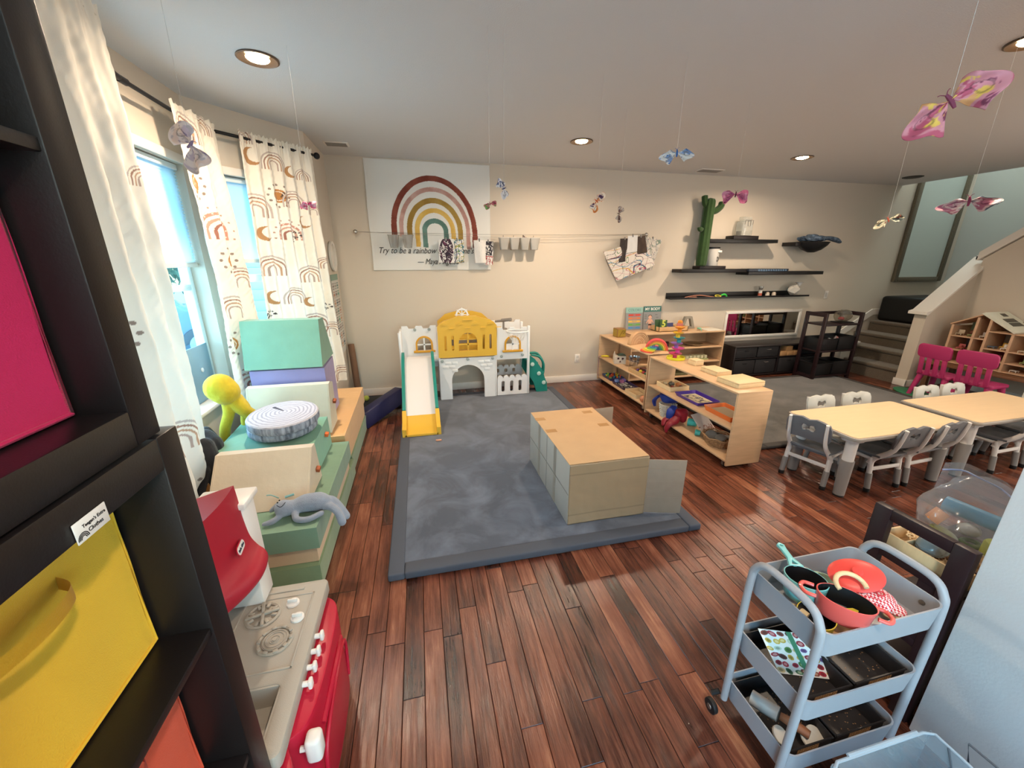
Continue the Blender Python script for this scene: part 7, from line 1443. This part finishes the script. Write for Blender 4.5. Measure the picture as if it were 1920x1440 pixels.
def bar(i, c_, word):
    def f(g, Mp, x0, x1, h_): z = h_*(0.66-0.14*i); prism(g, [(x0+0.04, z-h_*0.045), (x1-0.05, z-h_*0.045), (x1-0.025, z), (x1-0.05, z+h_*0.045), (x0+0.04, z+h_*0.045)], 0.0008, M=Mp @ XZ(0))
    def t_(g, Mp, x0, x1, h_): txt(g, word, h_*0.06, Mp @ Matrix(((1,0,0,(x0+x1)/2),(0,0,-1,-0.0012),(0,1,0,h_*(0.66-0.14*i)),(0,0,0,1))), bold=0.0006)
    return [('colour_bar', mat('bar_'+c_.strip('#'), c_, 0.6), f), ('colour_word', mat('poster_white'), t_)]
poster('colour_poster', 'pale poster of crayon-shaped colour bars leaning on the wall', 2.70, 2.955, 0.691, 0.995, YB-0.05, '#8fb5ac', 'COLORS', '#6d938c', sum([bar(i, c_, w_) for i, (c_, w_) in enumerate((('#c2453a', 'RED'), ('#d07a4a', 'ORANGE'), ('#d9ae55', 'YELLOW'), ('#5f9a4f', 'GREEN'), ('#4a83b8', 'BLUE'), ('#7a5a7a', 'PURPLE')))], []))
def bodyfig(g, Mp, x0, x1, h_):
    cx = x0+(x1-x0)*0.38
    prism(g, circ(cx, h_*0.53, h_*0.085, 24), 0.001, M=Mp @ XZ(0)); prism(g, [(cx-0.022, 0.01), (cx-0.026, h_*0.36), (cx-0.05, h_*0.26), (cx-0.058, h_*0.28), (cx-0.030, h_*0.44), (cx+0.030, h_*0.44), (cx+0.058, h_*0.28), (cx+0.05, h_*0.26), (cx+0.026, h_*0.36), (cx+0.022, 0.01), (cx+0.004, 0.01), (cx, h_*0.18), (cx-0.004, 0.01)], 0.001, M=Mp @ XZ(0))
def hairfig(g, Mp, x0, x1, h_): cx = x0+(x1-x0)*0.38; prism(g, arc(cx, h_*0.54, h_*0.095, -5, 185, 16)+arc(cx, h_*0.54, h_*0.07, 150, 30, 8), 0.0014, M=Mp @ XZ(0)); prism(g, [(cx-0.024, h_*0.17), (cx+0.024, h_*0.17), (cx+0.024, h_*0.24), (cx-0.024, h_*0.24)], 0.0014, M=Mp @ XZ(0))
def words(g, Mp, x0, x1, h_):
    for xx, zz in ((0.12, 0.62), (0.12, 0.55), (0.12, 0.48), (0.12, 0.32), (0.12, 0.24), (0.72, 0.62), (0.78, 0.5)): box(g, x0+(x1-x0)*(xx-0.06), x0+(x1-x0)*(xx+0.07), -0.001, 0, h_*zz, h_*zz+0.006, M=Mp)
poster('body_poster', 'MY BODY poster with a child figure leaning on the wall', 2.965, 3.235, 0.691, 1.005, YB-0.048, '#3f6e68', 'MY BODY', '#e6e3dc', [('figure', mat('skin_print', '#d9a58c', 0.6), bodyfig), ('figure_hair', mat('hair_print', '#4a3630', 0.6), hairfig), ('caption_lines', mat('caption_grey', '#5c5c5c', 0.6), words)])
rt = empty('card_tray', 'long wooden tray of green number cards on the back wall shelf', 'tray', (3.30, 4.70, 0.691)); g = NB(); box(g, 3.06, 3.50, 4.60, 4.80, 0.691, 0.70)
for q in ((3.06, 3.068, 4.60, 4.80), (3.492, 3.50, 4.60, 4.80), (3.06, 3.50, 4.60, 4.608), (3.06, 3.50, 4.792, 4.80), (3.20, 3.206, 4.6, 4.8), (3.35, 3.356, 4.6, 4.8)): box(g, *q, 0.691, 0.755, 0.001)
obj('tray_box', g, wood, rt)
rt2 = empty('number_card', 'dark green card with a yellow number 5 in the wooden tray', 'card', (3.13, 4.63, 0.70)); g = NB(); box(g, 3.085, 3.19, 4.625, 4.631, 0.702, 0.845, 0.003, M=None); obj('card_body', g, mat('card_green', '#3c5a34', 0.6), rt2); g = NB(); txt(g, '5', 0.12, Matrix(((1,0,0,3.138),(0,0,-1,4.6235),(0,1,0,0.795),(0,0,0,1))), bold=0.004); obj('numeral', g, mat('numeral_yellow', '#c9cf5a', 0.6), rt2)
for k, (x, y, c_, l_) in enumerate(((3.10, 4.67, '#36522f', 'dark green card standing behind the number 5 card'), (3.27, 4.67, '#3a3f6a', 'navy blue card in the middle compartment of the wooden tray'), (3.42, 4.66, '#b86a60', 'salmon card in the right compartment of the wooden tray'))): thing('number_card', l_, 'card', lambda g: box(g, -0.055, 0.055, -0.003, 0.003, 0, 0.145-0.05*(k > 0), 0.002, M=TRS((x, y, 0.702), (R(-8), 0, R(6*k)))), mat('card_%d' % k, c_, 0.6))
rt = empty('wooden_house', 'grey tent-shaped toy behind the ball tower', 'toy', (3.60, 4.76, 0.691)); g = NB(); prism(g, [(3.50, 0.691), (3.72, 0.691), (3.66, 0.86), (3.56, 0.86)], 0.05, holes=[[(3.55, 0.72), (3.67, 0.72), (3.635, 0.83), (3.585, 0.83)]], M=XZ(4.80), bev=0.002); obj('house_body', g, mat('tent_grey', '#8c8578', 0.6), rt)
thing('white_board', 'thin white board lying at the right end of the back wall shelf top', 'board', lambda g: box(g, 3.75, 3.99, 4.52, 4.74, 0.691, 0.700, 0.003, M=None), mat('board_white', '#d6cfc0', 0.5))
thing('toy_spoon', 'mint green toy spoon on the back wall shelf beside the white board', 'spoon', lambda g: (ball(g, (3.69, 4.62, 0.715), 0.028, (1, 1.2, 0.5)), tube(g, [(3.69, 4.60, 0.715), (3.66, 4.53, 0.70)], 0.006, 8)), mat('spoon_mint', '#7fb59a', 0.5))
# shelf C middle
thing('woven_plate', 'brown round woven plate in the back wall shelf', 'plate', lambda g: lathe(g, [(0, 0), (0.09, 0.0), (0.13, 0.018), (0.125, 0.024), (0.09, 0.008), (0, 0.006)], (3.66, 4.66, 0.482), seg=36), mat('plate_brown', '#8a6f4f', 0.6))
rt = empty('block_set', 'pale green wooden block set on the lower board of the back wall shelf', 'block set', (3.68, 4.62, 0.281)); g = NB(); box(g, 3.50, 3.86, 4.56, 4.70, 0.281, 0.30, 0.003); obj('base_board', g, mat('pale_green', '#b6bb80', 0.5), rt)
for k in range(6): g = NB(); box(g, 3.515+k*0.058, 3.56+k*0.058, 4.58, 4.68, 0.30, 0.345, 0.004); obj('block', g, mat('cream_block', '#d6cfa6', 0.5), rt)
thing('dark_toy', 'dark red and green small toys in the top opening of the back wall shelf', 'toy', lambda g: (ball(g, (3.14, 4.64, 0.52), 0.035), ball(g, (3.20, 4.62, 0.515), 0.03), cyl(g, (3.25, 4.66, 0.482), 0.025, 0.06, 16)), mat('toy_maroon', '#3a1f22', 0.5))
for k, (x, c_, l_) in enumerate(((3.20, '#4d4032', 'dark folded board lying on the lowest board of the back wall shelf'), (3.45, '#5f5a3a', 'olive striped board lying on the lowest board of the back wall shelf'))): thing('flat_board', l_, 'board', lambda g: box(g, x-0.10, x+0.10, 4.54, 4.72, 0.087, 0.12, 0.004), mat('fb_%d' % k, c_, 0.6, var=0.3, vs=40))
# shelf A middle board: shape sorter, bucket, ribbon, ball tray
rt = empty('shape_sorter', 'white wooden shape sorter house with a green roof lid', 'toy', (2.40, 4.42, 0.361)); g = NB(); MS = TRS((2.41, 4.40, 0.361), (0, 0, R(-18))); prism(g, [(-0.07, 0), (0.07, 0), (0.07, 0.10), (0.0, 0.10), (-0.07, 0.10)], 0.13, holes=[rrect(-0.035, -0.010, 0.055, 0.082, 0.003, 2), circ(0.032, 0.068, 0.014, 14), [(-0.015, 0.018), (0.02, 0.018), (0.0025, 0.045)]], M=MS @ XZ(0.065), bev=0.001); obj('house_body', g, mat('sorter_cream', '#cdbfae', 0.55), rt)
g = NB(); box(g, -0.06, 0.06, -0.055, 0.055, 0.004, 0.09, M=MS); obj('inside', g, mat('sorter_inside', '#5a2f33', 0.7), rt); g = NB(); box(g, -0.03, 0.07, -0.06, 0.05, 0.101, 0.108, 0.003, M=MS); ball(g, MS @ Vector((0.02, 0, 0.115)), 0.022, (1.5, 1.2, 0.6)); obj('roof_lid', g, mat('sorter_green', '#5f6d5c', 0.6), rt); g = NB(); prism(g, [(-0.065, 0), (0.065, 0), (0.0, 0.05)], 0.006, M=MS @ Matrix.Translation((-0.068, 0, 0.10)) @ YZ(0)); obj('gable', g, mat('sorter_cream'), rt)
rt = empty('steel_bucket', 'small shiny steel bucket next to the shape sorter', 'bucket', (2.50, 4.20, 0.361)); g = NB(); lathe(g, [(0, 0), (0.048, 0), (0.050, 0.004), (0.066, 0.118), (0.070, 0.121), (0.066, 0.122), (0.048, 0.006), (0, 0.006)], (2.50, 4.20, 0.361), seg=40); tube(g, [(2.50+0.062*cos(k*pi/16), 4.20+0.062*sin(k*pi/16), 0.435) for k in range(32)], 0.003, 6, closed=True); obj('bucket_body', g, mat('galvanised', '#b9bcc0', 0.18, metal=1.0), rt)
g = NB(); tube(g, [(2.435, 4.20, 0.475), (2.44, 4.15, 0.45), (2.50, 4.12, 0.43), (2.56, 4.15, 0.45), (2.567, 4.20, 0.475)], 0.0025, 6, 4); obj('bail', g, steel, rt)
rt = empty('lacing_ribbon', 'yellow toy with a purple ribbon hanging off the farther birch shelf', 'toy', (2.35, 4.74, 0.36)); g = NB(); tube(g, [(2.33, 4.74, 0.372), (2.38, 4.70, 0.38), (2.42, 4.70, 0.372)], [0.010, 0.014, 0.008], 10, 4); obj('yellow_end', g, mat('ribbon_yellow', '#d9c52f', 0.5), rt); g = NB(); tube(g, [(2.33, 4.745, 0.372), (2.298, 4.75, 0.36), (2.296, 4.74, 0.25), (2.30, 4.75, 0.14), (2.305, 4.73, 0.09)], 0.005, 6, 4, flat=0.4); obj('purple_ribbon', g, mat('ribbon_purple', '#4a3a7a', 0.6), rt)
def opentray(name, label, x0, x1, y0, y1, z, h, m, t=0.006, flare=0.0, nm='tray_body', rz=0.0):
    rt = empty(name, label, 'tray', ((x0+x1)/2, (y0+y1)/2, z)); cx, cy = (x0+x1)/2, (y0+y1)/2; M_ = TRS((cx, cy, z), (0, 0, rz)); a, b_ = (x1-x0)/2, (y1-y0)/2
    g = NB(); o_ = rrect(-a, a, -b_, b_, 0.012, 3); i_ = rrect(-a+flare, a-flare, -b_+flare, b_-flare, 0.010, 3); k_ = rrect(-a+t, a-t, -b_+t, b_-t, 0.008, 3); l_ = rrect(-a+flare+t, a-flare-t, -b_+flare+t, b_-flare-t, 0.006, 3); n = len(o_)
    A = [g.verts.new(M_ @ Vector((x, y, h))) for x, y in o_]; B = [g.verts.new(M_ @ Vector((x, y, 0.001))) for x, y in i_]; C_ = [g.verts.new(M_ @ Vector((x, y, h))) for x, y in k_]; D = [g.verts.new(M_ @ Vector((x, y, t))) for x, y in l_]
    for k in range(n): k2 = (k+1) % n; g.faces.new((A[k], A[k2], C_[k2], C_[k])); g.faces.new((B[k], B[k2], A[k2], A[k])); g.faces.new((C_[k], C_[k2], D[k2], D[k]))
    g.faces.new(D); g.faces.new(B[::-1]); bmesh.ops.recalc_face_normals(g, faces=g.faces); obj(nm, g, m, rt); return rt
opentray('ball_tray', 'wooden tray of coloured wooden balls on the farther birch shelf', 2.33, 2.55, 3.66, 4.03, 0.361, 0.05, wood)
for k, (x, y, c_, nm) in enumerate(((2.40, 3.93, '#4a2f6a', 'purple'), (2.40, 3.87, '#d0c03a', 'yellow'), (2.41, 3.82, '#a8303a', 'red'), (2.46, 3.88, '#26262a', 'black'), (2.47, 3.80, '#7a3a2a', 'rust'), (2.40, 3.76, '#2f5a3a', 'green'))): thing('wooden_ball', nm+' wooden ball in the tray on the farther birch shelf', 'ball', lambda g: ball(g, (x, y, 0.368+0.021), 0.021), mat('wb_'+nm, c_, 0.35), 'wooden balls in the tray')
thing('wood_block', 'brown wooden block lying behind the wooden balls', 'block', lambda g: box(g, 2.47, 2.53, 3.92, 4.01, 0.368, 0.40, 0.004), mat('block_brown', '#7a4a3a', 0.55))
opentray('peg_tray', 'dark blue tray of neon pegs at the bottom of the farther birch shelf', 2.36, 2.57, 4.50, 4.76, 0.086, 0.035, mat('tray_navy', '#27346a', 0.35), flare=0.012)
q_ = random.Random(5); pc_ = [('#e0603a', 'orange'), ('#d9c23a', 'yellow'), ('#5fae5a', 'green'), ('#e0603a', 'orange'), ('#3f86a8', 'blue')]
for k in range(26):
    c_, nm = pc_[k % 5]; x = 2.385+q_.random()*0.16; y = 4.53+q_.random()*0.2; hh = 0.02+0.025*q_.random()
    thing('peg', 'small neon %s peg standing in the dark blue tray' % nm, 'peg', lambda g: (cyl(g, (x, y, 0.093), 0.006, hh, 8), cyl(g, (x, y, 0.093+hh), 0.011, 0.008, 10)), mat('peg_'+nm, c_, 0.4), 'neon %s pegs in the dark blue tray' % nm)
opentray('puzzle_tray', 'dark purple tray with a black and white puzzle, farther birch shelf', 2.34, 2.55, 4.12, 4.42, 0.086, 0.03, mat('tray_plum', '#38284f', 0.35), flare=0.012)
sheet('puzzle', 60, 60, lambda u, v: (2.37+0.15*u, 4.15+0.22*v, 0.098+0*u), scribble(['#1a1a1c', '#2a2a2e', '#1a1a1c'], 31, 0.16, '#cfcac2', lines=3), artm, label='black and white printed puzzle in the dark purple tray', cat='puzzle', thick=0.006)
for k, (x, y, c_, nm) in enumerate(((2.40, 4.40, '#7a8fc0', 'pale blue'), (2.45, 4.36, '#b06a8a', 'mauve'), (2.50, 4.40, '#6a5a9a', 'violet'))): thing('toy_block', nm+' toy block at the far end of the dark purple tray', 'block', lambda g: box(g, x-0.022, x+0.022, y-0.022, y+0.022, 0.105+0.0, 0.14, 0.004), mat('tb_%d' % k, c_, 0.45))
opentray('sand_tray', 'pale wooden tray at the bottom near end of the farther birch shelf', 2.33, 2.53, 3.80, 4.06, 0.086, 0.045, woodp)
thing('peach_ball', 'peach ball at the bottom near end of the farther birch shelf', 'ball', lambda g: ball(g, (2.36, 3.70, 0.086+0.036), 0.036), mat('peach', '#c9855f', 0.5))
# shelf B: fruit tray, purple tray, orange tray
opentray('slatted_tray', 'wooden slatted tray of toy nuts on the nearer birch shelf', 2.34, 2.56, 3.22, 3.46, 0.361, 0.045, woodp, 0.010)
for k, (x, y, c_, r_, nm) in enumerate(((2.41, 3.40, '#d0b48a', 0.024, 'pale'), (2.45, 3.36, '#5d5448', 0.030, 'dark grey'), (2.50, 3.32, '#b86f3a', 0.028, 'orange brown'), (2.42, 3.30, '#8a3a2f', 0.016, 'dark red'), (2.48, 3.40, '#c9b48f', 0.02, 'cream'), (2.49, 3.26, '#5a3d34', 0.022, 'brown'))): thing('toy_nut', nm+' toy nut in the slatted wooden tray', 'toy', lambda g: ball(g, (x, y, 0.372+r_*0.8), r_, (1, 1.1, 0.8)), mat('nut_%d' % k, c_, 0.5), 'toy nuts in the slatted tray')
opentray('purple_tray', 'bright purple plastic tray on the middle of the nearer birch shelf', 2.33, 2.57, 2.80, 3.14, 0.361, 0.032, mat('tray_purple', '#45288f', 0.35), flare=0.016)
sheet('printed_mat', 70, 90, lambda u, v: (2.365+0.17*u, 2.84+0.26*v, 0.371+0*u), lambda u, v: [np.where((np.abs(noise2(u, v, 1.6, 41)) < 0.25) & (np.abs(u-.5) < .38) & (np.abs(v-.5) < .40), a, b) for a, b in zip(hexrgb('#4c4a66'), hexrgb('#d9c9a0'))], artm, label='cream printed sheet lying in the purple tray', cat='paper', thick=0.002)
opentray('orange_tray', 'orange plastic tray of sand at the near end of the nearer birch shelf', 2.34, 2.56, 2.42, 2.74, 0.361, 0.045, mat('tray_orange', '#dd6f2f', 0.35), flare=0.014)
thing('sand', 'beige sand spread in the orange tray', 'sand', lambda g: box(g, 2.366, 2.534, 2.45, 2.71, 0.369, 0.382, 0.003), mat('sand', '#b3a083', 0.9, bump=0.8, bs=300)); bpy.data.objects['sand']['kind'] = 'stuff'
# shelf B bottom: basket with scarves
def weave(name, label, c, r0, r1, h, m, nr=9, ns=22, sx=1.0, wob=0.0, thick=0.0045):
    rt = empty(name, label, 'basket', c); g = NB()
    for j in range(nr):
        z = h*j/(nr-1); r_ = r0+(r1-r0)*j/(nr-1); P = [(c[0]+(r_+0.003*(-1)**(k+j)+wob*sin(5*k))*cos(2*pi*k/ns)*sx, c[1]+(r_+0.003*(-1)**(k+j)+wob*cos(3*k+j))*sin(2*pi*k/ns), c[2]+thick+z+wob*sin(k*1.7+j)) for k in range(ns)]
        tube(g, P, thick, 6, closed=True)
    obj('woven_rings', g, m, rt); g = NB()
    for k in range(ns): a = 2*pi*k/ns; tube(g, [(c[0]+r0*cos(a)*sx, c[1]+r0*sin(a), c[2]+0.004), (c[0]+r1*cos(a)*sx, c[1]+r1*sin(a), c[2]+h)], thick*0.8, 5)
    lathe(g, [(0, 0.003), (r0, 0.004)], c, sc=(sx, 1, 1)); obj('stakes', g, m, rt); return rt
weave('white_basket', 'white woven basket overflowing with scarves on the lower board', (2.375, 3.27, 0.086), 0.062, 0.082, 0.125, mat('wicker_white', '#cfc8b8', 0.7), 11, 24)
def scarf(name, label, centre, rads, m, seed, extra=()):
    g = NB(); t = bmesh.new(); bmesh.ops.create_icosphere(t, subdivisions=4, radius=1); r_ = random.Random(seed); ks = [(Vector((r_.uniform(-1, 1), r_.uniform(-1, 1), r_.uniform(-1, 1)))*4, r_.random()*6) for _ in range(6)]
    for v in t.verts: p = v.co.copy(); d = sum(sin(p.dot(k)+ph) for k, ph in ks)/6; v.co = Vector((p.x*rads[0], p.y*rads[1], p.z*rads[2]))*(1+0.35*d)
    merge(g, t, Matrix.Translation(centre))
    for P, rr in extra: tube(g, P, rr, 12, 5, flat=0.45)
    return obj(name, g, m, label=label, cat='scarf', ang=180)
bl_ = glass('scarf_blue', '#3553c0', 0.42, 0.5); rd_ = glass('scarf_red', '#c02a40', 0.40, 0.5)
scarf('blue_scarf', 'sheer blue scarf heaped over the white woven basket', (2.42, 3.33, 0.262), (0.095, 0.11, 0.055), bl_, 3, [([(2.35, 3.40, 0.26), (2.33, 3.44, 0.20), (2.33, 3.42, 0.14)], [0.03, 0.04, 0.02]), ([(2.37, 3.16, 0.23), (2.32, 3.13, 0.20), (2.30, 3.13, 0.15), (2.30, 3.15, 0.10)], [0.03, 0.045, 0.035, 0.015])])
scarf('red_scarf', 'sheer red scarf spilling off the lower board of the nearer birch shelf', (2.40, 3.09, 0.165), (0.06, 0.07, 0.07), rd_, 7, [([(2.37, 3.08, 0.17), (2.31, 3.06, 0.12), (2.26, 3.05, 0.10), (2.238, 3.06, 0.05), (2.235, 3.05, 0.012)], [0.04, 0.05, 0.035, 0.03, 0.012]), ([(2.33, 3.14, 0.12), (2.28, 3.16, 0.095), (2.25, 3.13, 0.05)], [0.04, 0.04, 0.02])])
thing('turquoise_cup', 'turquoise toy cup lying on the lower board behind the red scarf', 'cup', lambda g: tube(g, [(2.43, 3.01, 0.125), (2.48, 2.95, 0.125)], [0.038, 0.030], 20), mat('cup_turquoise', '#3fa8a0', 0.4)); thing('turquoise_cup', 'turquoise toy cup beside the twig basket', 'cup', lambda g: tube(g, [(2.35, 2.80, 0.115), (2.38, 2.77, 0.115)], [0.028, 0.022], 20), mat('cup_turquoise', '#3fa8a0', 0.4))
sheet('picture_book', 60, 80, lambda u, v: (2.40+0.15*u, 2.95-0.20*v+0.02*u, 0.105+0.115*(1-v)+0.015*u), lambda u, v: [np.where((v > 0.6) & (np.abs(noise2(u, v, 2, 51)) < 0.2), a, b) for a, b in zip(hexrgb('#8a5a4a'), hexrgb('#c2b4aa'))], artm, label='pale picture book leaning behind the twig basket', cat='book', thick=0.006)
weave('twig_basket', 'brown twig basket of grey stones on the lower board, near end', (2.42, 2.60, 0.086), 0.095, 0.135, 0.075, mat('twig_brown', '#a07c57', 0.7, var=0.2, vs=60), 7, 26, 0.85, 0.006, 0.006)
for k, (x, y, z, r_, rx) in enumerate(((2.38, 2.64, 0.15, 0.05, 25), (2.46, 2.58, 0.15, 0.055, -10), (2.40, 2.55, 0.165, 0.042, 10), (2.45, 2.68, 0.145, 0.04, -20), (2.37, 2.58, 0.13, 0.035, 5))):
    thing('stone_disc', 'grey flat round stone in the twig basket, '+['the upright one on the left', 'the largest one', 'the topmost one', 'the one at the back', 'the lowest one'][k], 'stone', lambda g: (cyl(g, (0, 0, 0), r_, 0.012, 30, bev=0.004), bmesh.ops.transform(g, matrix=TRS((x, y, z), (R(rx), R(-rx-12), 0)), verts=g.verts)), mat('stone_grey', '#6e6b66', 0.6, var=0.15, vs=20), 'stones in the twig basket')
"""end"""
